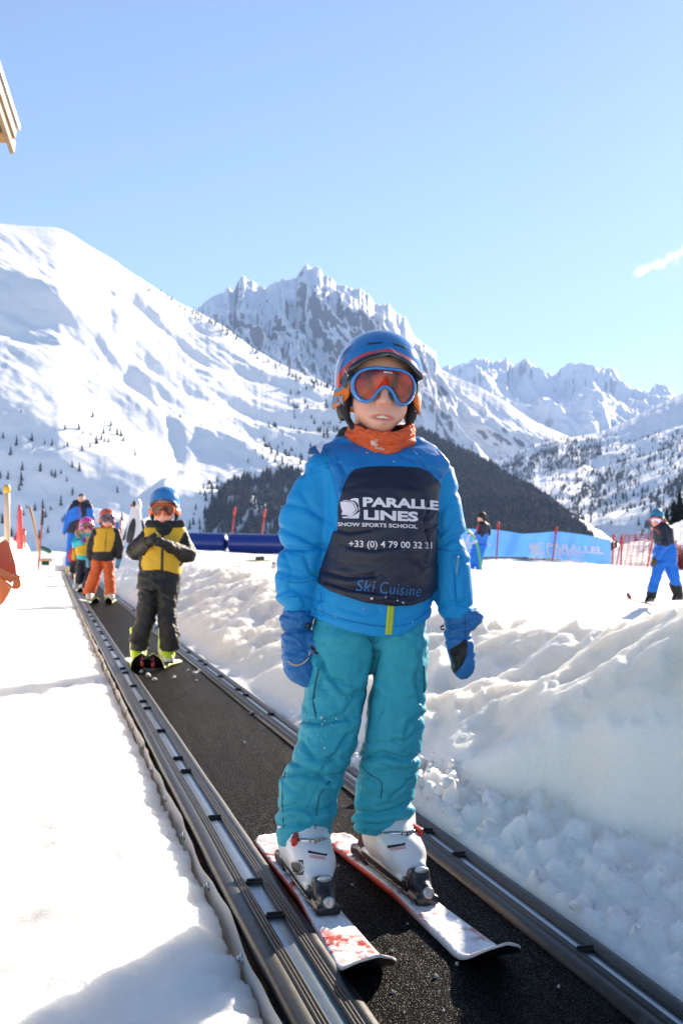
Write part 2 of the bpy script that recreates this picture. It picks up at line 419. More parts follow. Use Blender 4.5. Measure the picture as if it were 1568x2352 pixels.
vs_ = np.concatenate([vL, np.arange(-0.74, 0.28, 0.022), np.arange(0.28, 0.395, 0.0045), [0.5, 0.75, 1.0], np.arange(1.050, 1.62, 0.0062), np.arange(1.62, 2.45, 0.009), 2.45 + np.cumsum(np.geomspace(0.014, 1.1, 105))])
UU, VV = np.meshgrid(us, vs_, indexing='ij')
ZZ = ground(UU, VV)
XX = UU * U2[0] + VV * V2[0]; YY = UU * U2[1] + VV * V2[1]
wv_ = VV - 1.066
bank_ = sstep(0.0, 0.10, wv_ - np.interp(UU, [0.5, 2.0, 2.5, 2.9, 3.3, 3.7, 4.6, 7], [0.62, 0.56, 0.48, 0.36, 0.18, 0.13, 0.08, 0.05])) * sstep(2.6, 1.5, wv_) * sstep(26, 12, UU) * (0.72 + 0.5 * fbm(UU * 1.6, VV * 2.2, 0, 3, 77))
g = mesh('snow_ground', np.stack([XX, YY, ZZ], -1).reshape(-1, 3), grid_faces(len(us), len(vs_)), M_snow, None, True, {'bank_warmth': np.clip(bank_, 0, 1).ravel()})
if g.data.polygons[0].normal.z < 0: g.data.flip_normals()
tag(g, kind='structure')

# chips of broken ice along the foot of the right bank: nobody could count them
M_ice = snow_mat('icy_snow', (0.96, 0.90, 0.84))
def chunk(c, r, seed):
    rs = np.random.default_rng(seed); bm = bmesh.new()
    pts = rs.normal(size=(26, 3)); pts /= np.linalg.norm(pts, axis=1)[:, None]
    pts *= r * rs.uniform(0.75, 1.2, (26, 1)); pts *= rs.uniform(0.6, 1.3, 3)
    for p in pts: bm.verts.new(Vector(p))
    res = bmesh.ops.convex_hull(bm, input=bm.verts)
    bmesh.ops.delete(bm, geom=[e for e in res['geom_interior'] if isinstance(e, bmesh.types.BMVert)], context='VERTS')
    bmesh.ops.bevel(bm, geom=list(bm.edges), offset=r * 0.2, segments=2, affect='EDGES', clamp_overlap=True)
    bm.verts.ensure_lookup_table()
    M = Euler(rs.uniform(0, 6, 3)).to_matrix()
    v = [np.array(M @ x.co) + c for x in bm.verts]; f = [[x.index for x in q.verts] for q in bm.faces]
    bm.free(); return v, f
parts = []
for i in range(130):
    u = 1.3 + 3.3 * rng.random() ** 1.3; wv = rng.random() ** 1.6 * (0.30 if u < 2.6 else 0.18)
    v = 1.085 + wv; r = 0.006 + 0.016 * rng.random() ** 2 * (1.0 if rng.random() < 0.93 else 1.8)
    x, y, _ = UV(u, v); parts.append(chunk(np.array([x, y, gz(x, y) - r * 0.3]), r, i))
for i in range(34):      # the sunlit crest of blocks beside the boy
    u = rng.uniform(2.9, 3.9); v = 1.10 + rng.random() * 0.14; r = rng.uniform(0.012, 0.030)
    x, y, _ = UV(u, v); parts.append(chunk(np.array([x, y, gz(x, y) + r * 0.3]), r, 900 + i))
v_, f_ = join_geo(parts)
tag(mesh('ice_rubble', v_, f_, M_ice, None, True), 'broken chips of icy snow along the foot of the right bank', 'ice', kind='stuff')
# ================================================================ the carpet conveyor
M_belt, nt, b = newmat('woven_rubber_belt'); L = nt.links.new
tc = N(nt, 'ShaderNodeTexCoord'); mp = N(nt, 'ShaderNodeMapping'); mp.inputs['Rotation'].default_value = (0, 0, -math.atan2(-U2[0], U2[1]))
L(tc.outputs['Object'], mp.inputs['Vector'])
vo = N(nt, 'ShaderNodeTexVoronoi', Scale=230.0, Randomness=0.45); L(mp.outputs[0], vo.inputs['Vector'])
no = N(nt, 'ShaderNodeTexNoise', Scale=500.0, Detail=3.0); L(mp.outputs[0], no.inputs['Vector'])
ad = N(nt, 'ShaderNodeMath', operation='ADD'); L(vo.outputs['Distance'], ad.inputs[0]); L(no.outputs['Fac'], ad.inputs[1])
bp = N(nt, 'ShaderNodeBump', Strength=1.0, Distance=0.004); L(ad.outputs[0], bp.inputs['Height']); L(bp.outputs[0], b.inputs['Normal'])
gl = N(nt, 'ShaderNodeTexNoise', Scale=330.0, Detail=1.0); L(mp.outputs[0], gl.inputs['Vector'])
gr_ = N(nt, 'ShaderNodeValToRGB'); gr_.color_ramp.elements[0].position = 0.60; gr_.color_ramp.elements[1].position = 0.70; L(gl.outputs['Fac'], gr_.inputs[0])
gm = N(nt, 'ShaderNodeMath', operation='MULTIPLY_ADD'); L(gr_.outputs[0], gm.inputs[0]); gm.inputs[1].default_value = 0.5; gm.inputs[2].default_value = 0.004; L(gm.outputs[0], b.inputs['Specular IOR Level'])
du = N(nt, 'ShaderNodeMapping'); du.inputs['Scale'].default_value = (14, 1.2, 1); L(mp.outputs[0], du.inputs['Vector'])
dn_ = N(nt, 'ShaderNodeTexNoise', Scale=1.6, Detail=8.0, Roughness=0.72); L(du.outputs[0], dn_.inputs['Vector'])
dr = N(nt, 'ShaderNodeValToRGB'); dr.color_ramp.elements[0].position = 0.50; dr.color_ramp.elements[1].position = 0.78; L(dn_.outputs['Fac'], dr.inputs[0])
dm = N(nt, 'ShaderNodeMix', data_type='RGBA'); L(dr.outputs[0], dm.inputs[0]); dm.inputs[6].default_value = (0.0075, 0.007, 0.0068, 1); dm.inputs[7].default_value = (0.032, 0.031, 0.030, 1); L(dm.outputs[2], b.inputs['Base Color'])
b.inputs['Roughness'].default_value = 0.42
M_rub = mat('weathered_black_rubber', (0.011, 0.011, 0.012), rough=0.40, spec=0.30, var=0.35, vs=9, bump=0.25, bs=30, bd=0.004, dirt=((0.05, 0.048, 0.046), 7.0, 0.58))
M_steel = mat('galvanised_steel_strip', (0.30, 0.33, 0.36), rough=0.36, metal=0.85, var=0.25, vs=35, bump=0.12, bs=90, bd=0.001)
M_skirt = mat('cream_plastic_skirt', (0.52, 0.48, 0.43), rough=0.35, var=0.12, vs=6, bump=0.3, bs=9, bd=0.01)
M_zinc = mat('zinc_bolt', (0.5, 0.5, 0.5), rough=0.3, metal=0.9)
conv = empty('carpet_conveyor', UV(1.3, 0.755), 'long black rubber carpet lift with grooved side rails running through the snow', 'carpet lift')
cu = np.concatenate([np.arange(-3.0, 0.7, 0.3), np.arange(0.7, 8, 0.04), np.arange(8, 33.01, 0.15)])
def extrude(name, prof, m, parent, warp=0.0, seed=0, smooth=True, us=cu, closed=False):
    """prof (v,z) swept along the lane; the edge sways a little as worn rubber does"""
    P = np.array(prof, float)
    u = us[:, None]
    dv = warp * (noise(us * 1.1, 0.3, 0, seed) + 0.4 * noise(us * 3.7, 0.7, 0, seed + 3))[:, None]
    dz = warp * 0.6 * noise(us * 1.6, 5.3, 0, seed + 9)[:, None]
    v = P[None, :, 0] + dv; z = P[None, :, 1] + zc(u) + dz
    X = u * U2[0] + v * V2[0]; Y = u * U2[1] + v * V2[1]
    o = mesh(name, np.stack([X, Y, np.broadcast_to(z, X.shape)], -1).reshape(-1, 3), grid_faces(len(us), len(P)), m, parent, smooth)
    return o
extrude('belt', [(0.500, -0.012), (0.515, -0.001), (0.53, 0), (0.755, 0.0), (0.97, 0), (0.985, -0.001), (0.995, -0.012)], M_belt, conv)
def ribs(v0, n, w, z, d):
    out = []
    for i in range(n):
        a = v0 + i * w
        out += [(a, z - d), (a + w * 0.12, z), (a + w * 0.62, z), (a + w * 0.74, z - d)]
    out.append((v0 + n * w, z - d)); return out
def rail(mirror, seed):
    def mv(pr): return [((1.062 - (v - 0.402) * 0.72) if mirror else v - 0.011, z * 0.6) for v, z in pr]
    # left rail measures outer 0.402 .. belt 0.545; the right one is its mirror (sum 1.49)
    outer = [(0.404, -0.02), (0.402, 0.016), (0.406, 0.030), (0.412, 0.034), (0.436, 0.036)] + ribs(0.438, 3, 0.0072, 0.040, 0.011) + [(0.461, 0.030), (0.461, 0.02)]
    inner = [(0.492, 0.02), (0.492, 0.031)] + ribs(0.493, 3, 0.0072, 0.040, 0.011) + [(0.517, 0.036), (0.530, 0.030), (0.541, 0.020), (0.548, 0.006), (0.549, 0.002)]
    steel = [(0.459, 0.028), (0.460, 0.029), (0.493, 0.0295), (0.494, 0.028)]
    r = extrude('side_rail', mv(outer)[::-1] if mirror else mv(outer), M_rub, conv, 0.0022, seed)
    s1 = extrude('inner_lip', mv(inner), M_rub, r, 0.0022, seed + 1)
    s2 = extrude('steel_strip', mv(steel), M_steel, r, 0.0004, seed + 2)
    k = 0
    for base in np.arange(2.36 - 1.6, 33, 1.6):
        for off in (0, 0.25, 0.9):
            u = base + off + (0.35 if mirror else 0)
            if u < 1.2 or u > 14 or k > 45: continue
            vm = 1.062 - 0.0745 * 0.72 if mirror else 0.4655
            c = UV(u, vm, 0.020 + zc(u)); M = Matrix(((V2[0], U2[0], 0), (V2[1], U2[1], 0), (0, 0, 1)))
            g1 = box(c, (0.041 if not mirror else 0.032, 0.012, 0.012), M, 0.003); g2 = box(c + np.array([0, 0, 0.008]), (0.036, 0.004, 0.006), M, 0.0015)
            v_, f_ = join_geo([g1, g2]); mesh('clip', v_, f_, M_rub, r, False); k += 1
    return r
rail(False, 3); rail(True, 8)
# wavy skirt on the left with its bolts
P = np.linspace(0.004, -0.19, 8); u = cu
wav = 0.006 * noise(u * 2.2, 1.0) + 0.004 * noise(u * 5.1, 2.0)
sag = 0.012 * noise(u * 1.9, 6.0) + 0.006 * noise(u * 4.4, 7.0)
V_ = 0.383 + wav[:, None] * np.linspace(1.4, 0.3, 8)[None] - 0.004; Zs = P[None] + zc(u)[:, None] + sag[:, None] * np.linspace(1, 0, 8)[None]
sk = mesh('skirt', np.stack([u[:, None] * U2[0] + V_ * V2[0], u[:, None] * U2[1] + V_ * V2[1], Zs], -1).reshape(-1, 3), grid_faces(len(u), 8), M_skirt, conv)
for ub in np.arange(1.75, 9.0, 0.5):
    c = UV(ub, 0.375 + float(np.interp(ub, u, wav)), -0.022 + zc(ub))
    M = Matrix(((U2[0], 0, -V2[0]), (U2[1], 0, -V2[1]), (0, 1, 0)))
    v_, f_ = join_geo([lathe(c, [(0.011, -0.004), (0.011, 0.001), (0.009, 0.002)], 14, M), lathe(c, [(0.006, 0.002), (0.006, 0.007), (0.005, 0.008)], 6, M)])
    mesh('bolt', v_, f_, M_zinc, sk, False)
v_, f_ = box(UV(33.3, 0.755, zc(33.3) + 0.06), (1.15, 0.5, 0.16), Matrix(((V2[0], U2[0], 0), (V2[1], U2[1], 0), (0, 0, 1))), 0.03)
mesh('end_housing', v_, f_, mat('pale_housing', (0.6, 0.62, 0.64), rough=0.4), conv, False)
# ================================================================ people: tools
def LF(Y, rows, dy=0.0):
    """rows (py, xl, xr, half depth in px [, extra depth in m]) measured at distance Y"""
    out = []
    for r in rows:
        d = dy + (r[4] if len(r) > 4 else 0.0)
        out.append((HC - (r[0] - HY) * Y / F, (r[1] - CX) * Y / F, (r[2] - CX) * Y / F, Y + d, r[3] * Y / F))
    return out
def PP(Y, p):    # (px, py, extra depth)
    return W(p[0], p[1], Y) + np.array([0, p[2] if len(p) > 2 else 0.0, 0])
def solid(name, m, parent, Y, vox, prims, k=0.0, cuts=(), wr=None, attrs=None, relax=1, offset=0.0):
    """prims: ('L', rows, dy) or ('C', p, q, r1, r2 [,flatten]) or ('E', c, (rx,ry,rz))  -- px units"""
    s_ = Y / F; lo, hi = [], []
    for p in prims:
        if p[0] == 'L':
            t = np.array(LF(Y, p[1], p[2] if len(p) > 2 else 0.0)); pad = 0.02 + abs(offset)
            lo.append([t[:, 1].min(), (t[:, 3] - t[:, 4]).min(), t[:, 0].min()]); hi.append([t[:, 2].max(), (t[:, 3] + t[:, 4]).max(), t[:, 0].max()])
        elif p[0] == 'C':
            a, b = PP(Y, p[1]), PP(Y, p[2]); r = max(p[3], p[4]) * s_
            lo.append(np.minimum(a, b) - r); hi.append(np.maximum(a, b) + r)
        else:
            c = PP(Y, p[1]); r = np.array(p[2]) * s_; lo.append(c - r); hi.append(c + r)
    S = Sdf(np.min(lo, 0) - abs(offset), np.max(hi, 0) + abs(offset), vox)
    for p in prims:
        if p[0] == 'L': d = S.loft(LF(Y, p[1], p[2] if len(p) > 2 else 0.0))
        elif p[0] == 'C': d = S.rcone(PP(Y, p[1]), PP(Y, p[2]), p[3] * s_, p[4] * s_)
        else: d = S.ell(PP(Y, p[1]), np.array(p[2]) * s_)
        S.add(d - offset, k * s_)
    for c in cuts: S.cut(c(S), 0.0)
    v, q = S.get(relax)
    if wr is not None:
        n = vnormals(v, q); v = v + n * wr(v, n)[:, None]
    at = {}
    for a, fn in (attrs or {}).items(): at[a] = fn(v)
    return mesh(name, v, q, m, parent, True, at), v, q
def pxof(v): return CX + F * v[:, 0] / v[:, 1], HY - (v[:, 2] - HC) * F / v[:, 1]
def crumple(amp, L, seed=0, tilt=0.4, flat=0.5, fine=0.35):
    """soft folds with sharp valleys: amp and L in metres"""
    def f(v, n):
        x, y, z = v[:, 0], v[:, 1], v[:, 2]
        w_ = 0.35 * L * noise(x / L / 1.5, y / L / 1.5, z / L / 1.5, seed + 9)
        a = np.abs(noise((x + w_) / L, y / L, (z + tilt * x + w_) / (L * flat), seed))
        b = np.abs(noise((x - w_) / L * 2.1, y / L * 2.1, (z - tilt * x) / (L * flat) * 1.9, seed + 4))
        return amp * ((a - 0.28) + fine * (b - 0.28))
    return f
def creases(Y, lst, l2=None):
    """explicit creases: (points, width px, depth m); the cloth dips along each line and swells above it"""
    ks = 1.0
    if l2 is not None: ks, lst = lst, l2
    def f(v, n):
        px, py = pxof(v); out = np.zeros(len(v)); face = sstep(0.35, -0.15, n[:, 1])
        for pts, wd, dp in lst:
            dp = dp * ks
            best = np.full(len(v), 1e9); side = np.zeros(len(v)); fade = np.zeros(len(v))
            for (x0, y0), (x1, y1) in zip(pts[:-1], pts[1:]):
                dx, dy = x1 - x0, y1 - y0; LL = dx * dx + dy * dy
                t = np.clip(((px - x0) * dx + (py - y0) * dy) / LL, 0, 1)
                ex, ey = px - x0 - t * dx, py - y0 - t * dy
                d = np.hypot(ex, ey); m_ = d < best
                best = np.where(m_, d, best); side = np.where(m_, ex * (-dy) + ey * dx, side)
            wd = wd * .7; k = np.exp(-(best / wd) ** 2)
            sg = np.sign(side)
            out += -dp * k * face + 0.45 * dp * np.exp(-((best - 2.6 * wd) / (2.0 * wd)) ** 2) * (sg > 0) * face
        return out
    return f
def addf(*fs): return lambda v, n: sum(f(v, n) for f in fs)

SKIN = dict(c=(0.74, 0.43, 0.31), rough=0.5, var=0.10, vs=30, bump=0.15, bs=900, bd=0.0005, sss=0.25)
M_skin = two_tone('skin', SKIN, [(0.76, 0.35, 0.25), (0.60, 0.21, 0.18)], ['blush', 'lips'], [0.012, 0.0012])
M_blk = mat('black_padding', (0.012, 0.012, 0.013), rough=0.65, var=0.4, vs=60, bump=0.4, bs=400, bd=0.002)
M_teeth = mat('teeth', (0.85, 0.77, 0.62), rough=0.25, var=0.1)
M_dark = mat('mouth_inside', (0.10, 0.02, 0.018), rough=0.5)

GOG = np.array([(0, .041), (.030, .0405), (.055, .034), (.070, .020), (.0755, .001), (.071, -.020), (.058, -.037), (.040, -.043), (.027, -.037), (.017, -.022), (.008, -.011), (0, -.007)])
def smooth_closed(P, n):
    P = np.asarray(P, float); m = len(P); out = []
    for i in range(m):
        p0, p1, p2, p3 = P[(i - 1) % m], P[i], P[(i + 1) % m], P[(i + 2) % m]
        for t in np.linspace(0, 1, n, endpoint=False):
            out.append(0.5 * ((2 * p1) + (-p0 + p2) * t + (2 * p0 - 5 * p1 + 4 * p2 - p3) * t * t + (-p0 + 3 * p1 - 3 * p2 + p3) * t ** 3))
    return np.array(out)
def headgear(person, C, s, yaw, pitch, roll, helm, gog, lens, strap, stripe=None, pad=M_blk, detail=1, strap2=None, goggles=True, mouth_open=False):
    """helmet, goggles, ear pads and chin strap round a head whose centre is C (head space: x right, -y the face, z up)"""
    Rm = np.array(Euler((R(pitch), R(roll), R(yaw)), 'XYZ').to_matrix())
    T = lambda v: (np.asarray(v) * s) @ Rm.T + C
    vox = 0.0026 if detail else 0.006
    S = Sdf((-.112, -.13, -.075), (.112, .15, .145), vox)
    def shell(o):
        a = S.ell((0, .015, .03), (.1025 - o, .128 - o, .108 - o))
        t = [(-.070, -(.094 - o), .094 - o, .020, .112 - o), (-.045, -(.098 - o), .098 - o, .018, .120 - o), (.0, -(.1015 - o), .1015 - o, .016, .126 - o), (.03, -(.1025 - o), .1025 - o, .015, .128 - o)]
        b = S.loft(t, 2.0)
        return np.minimum(a, b)
    S.add(shell(0)); 
    rim = S.rcone((-.085, -.075, .030), (0, -.110, .070), .007, .008); rim2 = S.rcone((.085, -.075, .030), (0, -.110, .070), .007, .008)
    S.add(rim, .02); S.add(rim2, .02)
    inner = Sdf.__new__(Sdf); inner.__dict__ = dict(S.__dict__); 
    S.cut(-shell(.020), 0.004)
    def arch(X, Z):
        e = np.sqrt((X / .080) ** 2 + (np.maximum(Z, 0) / .062) ** 2)
        return np.where(Z > 0, (e - 1) * .062, np.abs(X) - .080)
    A = arch(S.X, S.Z); A = np.where(S.Y < 0.0, A, np.maximum(A, S.Y))
    S.cut(-A, 0.004)
    S.cut(-(S.Z + .046 + .010 * np.cos(S.Y * 18)), 0.004)
    v, q = S.get(1)
    da = arch(v[:, 0], v[:, 2]); fr = v[:, 1] < 0.012
    at = {'edge': np.where(fr, .0116 - da, -.01), 'stripe': np.where(v[:, 1] < 0.09, .0032 - np.abs(da - .0150), -.01)}
    ob = mesh('helmet', T(v), q, helm, person, True, at)
    if detail:
        for sx in (-1, 1):
            pts = []
            for x in np.linspace(.012, .046, 8):
                z = .097 - (x - .012) * 0.16
                y = .015 - .128 * math.sqrt(max(0, 1 - (x / .1025) ** 2 - ((z - .03) / .108) ** 2))
                pts.append(np.array([sx * x, y + .0002, z]))
            v_, f_ = tube(pts, [.0012] + [.0026] * 6 + [.0012], 8); mesh('vent', T(v_), f_, M_blk, ob)
    # ear pads and strap
    S = Sdf((-.11, -.07, -.10), (.11, .06, .02), vox)
    for sx in (-1, 1):
        S.add(S.ell((sx * .080, -.002, -.035), (.017, .040, .048)), .01); S.add(S.rcone((sx * .078, -.03, -.06), (sx * .068, -.045, -.088), .010, .006), .01)
    v, q = S.get(1); 
    half_ = (T(v) - C) @ Rm[:, 0] < 0
    for sel in (half_, ~half_):
        fq = q[sel[q].all(1)]; us_ = np.unique(fq); m_ = np.zeros(len(v), int); m_[us_] = np.arange(len(us_)); mesh('ear_pad', T(v[us_]), m_[fq], pad, ob)
    arc = [(-.070, -.045, -.080), (-.060, -.060, -.100), (-.036, -.075, -.1135), (0, -.081, -.118), (.036, -.075, -.1135), (.060, -.060, -.100), (.070, -.045, -.080)]
    v_, f_ = tube(arc, [.006, .008, .0085, .0085, .0085, .008, .006], 8)
    mesh('chin_strap', T(v_), f_, pad, ob)
    if not goggles: return T, ob
    half = GOG[::-1]; full = np.concatenate([GOG, np.array([(-x, z) for x, z in half[1:-1]])])
    O = smooth_closed(full, 5)
    def inset(P, w_):
        t = np.roll(P, -1, 0) - np.roll(P, 1, 0); t /= np.linalg.norm(t, axis=1)[:, None] + 1e-9
        n = np.stack([t[:, 1], -t[:, 0]], 1)
        if ((P * n).sum()) > 0: n = -n
        return P + n * w_
    I1, I2, Mi = inset(O, .0068), inset(O, .0078), inset(O, .0036)
    ys = lambda P, o: -.117 + o + (P[:, 0] ** 2) / (2 * .085)
    rings = [(O * 0.985, .036), (O, .028), (O, .006), (inset(O, .002), .0005), (Mi, -.0015), (I1, .001), (I2, .007)]
    V_, m = [], len(O)
    for P, o in rings: V_ += [np.array([p[0], y, p[1]]) for p, y in zip(P, ys(P, o))]
    Fc = [(r * m + k, r * m + (k + 1) % m, (r + 1) * m + (k + 1) % m, (r + 1) * m + k) for r in range(len(rings) - 1) for k in range(m)]
    g = mesh('goggles', T(V_), Fc, gog, person)
    bm = bmesh.new(); bm.from_mesh(g.data); bmesh.ops.recalc_face_normals(bm, faces=bm.faces); bm.to_mesh(g.data); bm.free()
    c = np.array([0, .026]); V_, Fc = [], []
    P = inset(O, .0064); nr = 8
    for r in range(1, nr + 1):
        k_ = r / nr; Pr = c + (P - c) * k_
        V_ += [np.array([p[0], y, p[1]]) for p, y in zip(Pr, ys(Pr, .0045 - .004 * (1 - k_ ** 2)))]
    V_.append(np.array([0, -.117 + .0005, c[1]]))
    for r in range(nr - 1):
        Fc += [(r * m + k, r * m + (k + 1) % m, (r + 1) * m + (k + 1) % m, (r + 1) * m + k) for k in range(m)]
    Fc += [(len(V_) - 1, (k + 1) % m, k) for k in range(m)]
    ln = mesh('lens', T(V_), Fc, lens, g)
    bm = bmesh.new(); bm.from_mesh(ln.data); bmesh.ops.recalc_face_normals(bm, faces=bm.faces)
    bm.faces.ensure_lookup_table(); bm.to_mesh(ln.data); bm.free()
    # strap round the outside of the helmet
    V_, nseg = [], 72
    th = np.concatenate([np.linspace(40, 320, nseg)])
    for a in th:
        w_ = R(a); x = math.sin(w_); y = -math.cos(w_)
        bl = float(sstep(75, 40, min(a, 360 - a)))
        ex, ey = .1025 * x, .014 + .127 * y
        gx = math.copysign(.0745, x); gy = -.117 + .03 + (gx ** 2) / (2 * .085)
        X = ex * (1 - bl) + gx * bl; Yy = ey * (1 - bl) + gy * bl
        zc_ = -.032 * (1 - bl) + (-.003) * bl + .006 * max(0, -math.cos(w_ + math.pi))
        h_ = .0205 * (1 - bl) + .018 * bl
        for z, o in ((h_, 1.0), (h_ * .33, 1.012), (-h_ * .33, 1.012), (-h_, 1.0)):
            V_.append(np.array([X * o, Yy * o, zc_ + z]))
        V_.append(np.array([X * .97, Yy * .97, zc_ - h_])); V_.append(np.array([X * .97, Yy * .97, zc_ + h_]))
    Fc = [(i * 6 + k, i * 6 + (k + 1) % 6, (i + 1) * 6 + (k + 1) % 6, (i + 1) * 6 + k) for i in range(nseg - 1) for k in range(6)]
    at = {'band': [(.002 if k in (0, 5) else -.002) for i in range(nseg) for k in range(6)]}
    st = mesh('strap', T(V_), Fc, strap, g, True, at)
    bm = bmesh.new(); bm.from_mesh(st.data); bmesh.ops.recalc_face_normals(bm, faces=bm.faces); bm.to_mesh(st.data); bm.free()
    return T, ob
def head_sdf(S, C, s, yaw, pitch, roll, mouth_open=False, fat=1.0):
    """adds a head with a face to the field S, in world space"""
    Rm = np.array(Euler((R(pitch), R(roll), R(yaw)), 'XYZ').to_matrix())
    P = lambda *a: (np.array(a) * s) @ Rm.T + C
    E = lambda c, r: S.ell(P(*c), np.array(r) * s, Rm)
    D = Sdf.__new__(Sdf); D.__dict__ = dict(S.__dict__); D.d = np.full(S.X.shape, 1.0, np.float32)
    D.add(E((0, .012, .030), (.078, .095, .088)))
    D.add(E((0, -.028, -.045), (.055, .060, .058)), .03 * s)
    D.add(E((0, -.070, -.089), (.024, .020, .018)), .03 * s)
    for sx in (-1, 1):
        D.add(E((sx * .033, -.054, -.044), (.027, .031, .030)), .022 * s)
        D.add(E((sx * .080, .01, -.005), (.010, .022, .030)), .006 * s)                     # ears
        D.add(S.rcone(P(sx * .012, -.086, .028), P(sx * .05, -.078, .026), .007 * s, .006 * s), .012 * s)  # brow
    D.add(E((0, -.080, -.064), (.030, .022, .022)), .02 * s)
    D.add(S.rcone(P(0, -.085, .012), P(0, -.109, -.033), .008 * s, .0105 * s), .010 * s)
    for sx in (-1, 1): D.add(E((sx * .0105, -.100, -.036), (.0078, .010, .0072)), .005 * s)
    for sx in (-1, 1): D.cut(-E((sx * .0062, -.106, -.0435), (.0030, .0050, .0032)), .001 * s)
    # eyes in their sockets
    for sx in (-1, 1): D.cut(-E((sx * .032, -.098, .008), (.017, .018, .011)), .010 * s); D.add(E((sx * .032, -.079, .007), (.012, .011, .0105)), .001)
    if mouth_open:
        D.cut(-E((0, -.104, -.0715), (.0225, .018, .0060)), .003 * s)
    for sx in (-1, 1):
        D.add(S.rcone(P(sx * .024, -.086, -.0705), P(sx * .006, -.0995, -.0640), .0032 * s, .0046 * s), .004 * s)
        D.add(S.rcone(P(sx * .023, -.086, -.0730), P(0, -.0985, -.0808), .0032 * s, .0056 * s), .004 * s)
    D.add(S.rcone(P(0, .018, -.05), P(0, .040, -.17), .046 * s, .050 * s), .02 * s)
    S.add(D.d, .01 * s)
    def lips(v):
        lv = ((v - C) / s) @ Rm
        e = np.sqrt((lv[:, 0] / .0290) ** 2 + ((lv[:, 2] + .0722) / .0086) ** 2)
        return np.where(lv[:, 1] < -.07, (1 - e) * .010, -.02), .010 - np.minimum(np.hypot(np.abs(lv[:, 0]) - .046, lv[:, 2] + .048), np.hypot(lv[:, 0], (lv[:, 2] + .036))) * .55
    return (lambda v: dict(zip(('lips', 'blush'), lips(v)))), P

def ski_boot(person, p, ang, shell, cuff, buckle, s=1.0, side=1, detail=True, vox=0.0035, name='ski_boot'):
    """p: sole centre on the ski; ang: heading of the toe in the ground plane"""
    f = np.array([math.sin(ang), -math.cos(ang), 0.0]); r = np.array([math.cos(ang), math.sin(ang), 0.0]) 
    Rm = np.stack([r, -f, np.array([0, 0, 1.0])], 1)        # local x right, -y toe, z up
    T = lambda v: (np.asarray(v) * s) @ Rm.T + np.asarray(p)
    S = Sdf((-.075, -.155, -.005), (.075, .15, .27), vox / s if not detail else vox)
    S.add(S.rcone((0, -.085, .052), (0, .075, .060), .043, .048))
    S.add(S.rcone((0, -.060, .060), (0, .020, .110), .044, .056), .03)
    S.add(S.rcone((0, .045, .08), (0, .012, .27), .056, .062), .025)
    S.add(S.bx((0, -.112, .030), (.030, .030, .022), None, .012), .015)
    S.add(S.bx((0, 0, .012), (.034, .142, .012), None, .006), .006)
    S.cut(.0 - S.Z)
    S.cut(S.Z - ((.255 if not detail else .150) - (.35 * np.maximum(S.Y + .02, 0) if detail else 0)), .0)
    v, q = S.get(1)
    zz = v[:, 2] - ((.135 if detail else .085) + .35 * (v[:, 1] - .0))
    at = {'cuffpart': zz, 'sole': .015 - v[:, 2]}
    b_ = mesh(name, T(v), q, shell, person, True, at)
    if detail:
        for k, (y0, z0, w_) in enumerate(((-.052, .094, .044),)):
            arc = [np.array([w_ * math.sin(t), y0 - w_ * 0.92 * math.cos(t) * .80 + .025 * abs(math.sin(t)), z0 + .012 * math.cos(t)]) for t in np.linspace(-1.35, 1.35, 13)]
            v_, f_ = tube(arc, .0052, 6); st = mesh('buckle', T(v_), f_, buckle[0], b_)
            c = arc[10 if side > 0 else 2]
            g1 = box(c + np.array([0, .008, .004]), (.014, .046, .020), Euler((.25, 0, side * .45)).to_matrix(), .004)
            mesh('buckle_lever', T(g1[0]), g1[1], buckle[1], b_, False)
            g2 = [box(arc[j] + np.array([0, -.003, 0]), (.007, .006, .014), None, .001) for j in (5, 6, 7, 8)]
            v_, f_ = join_geo(g2); mesh('buckle_ladder', T(v_), f_, buckle[0], b_, False)
    return T, b_
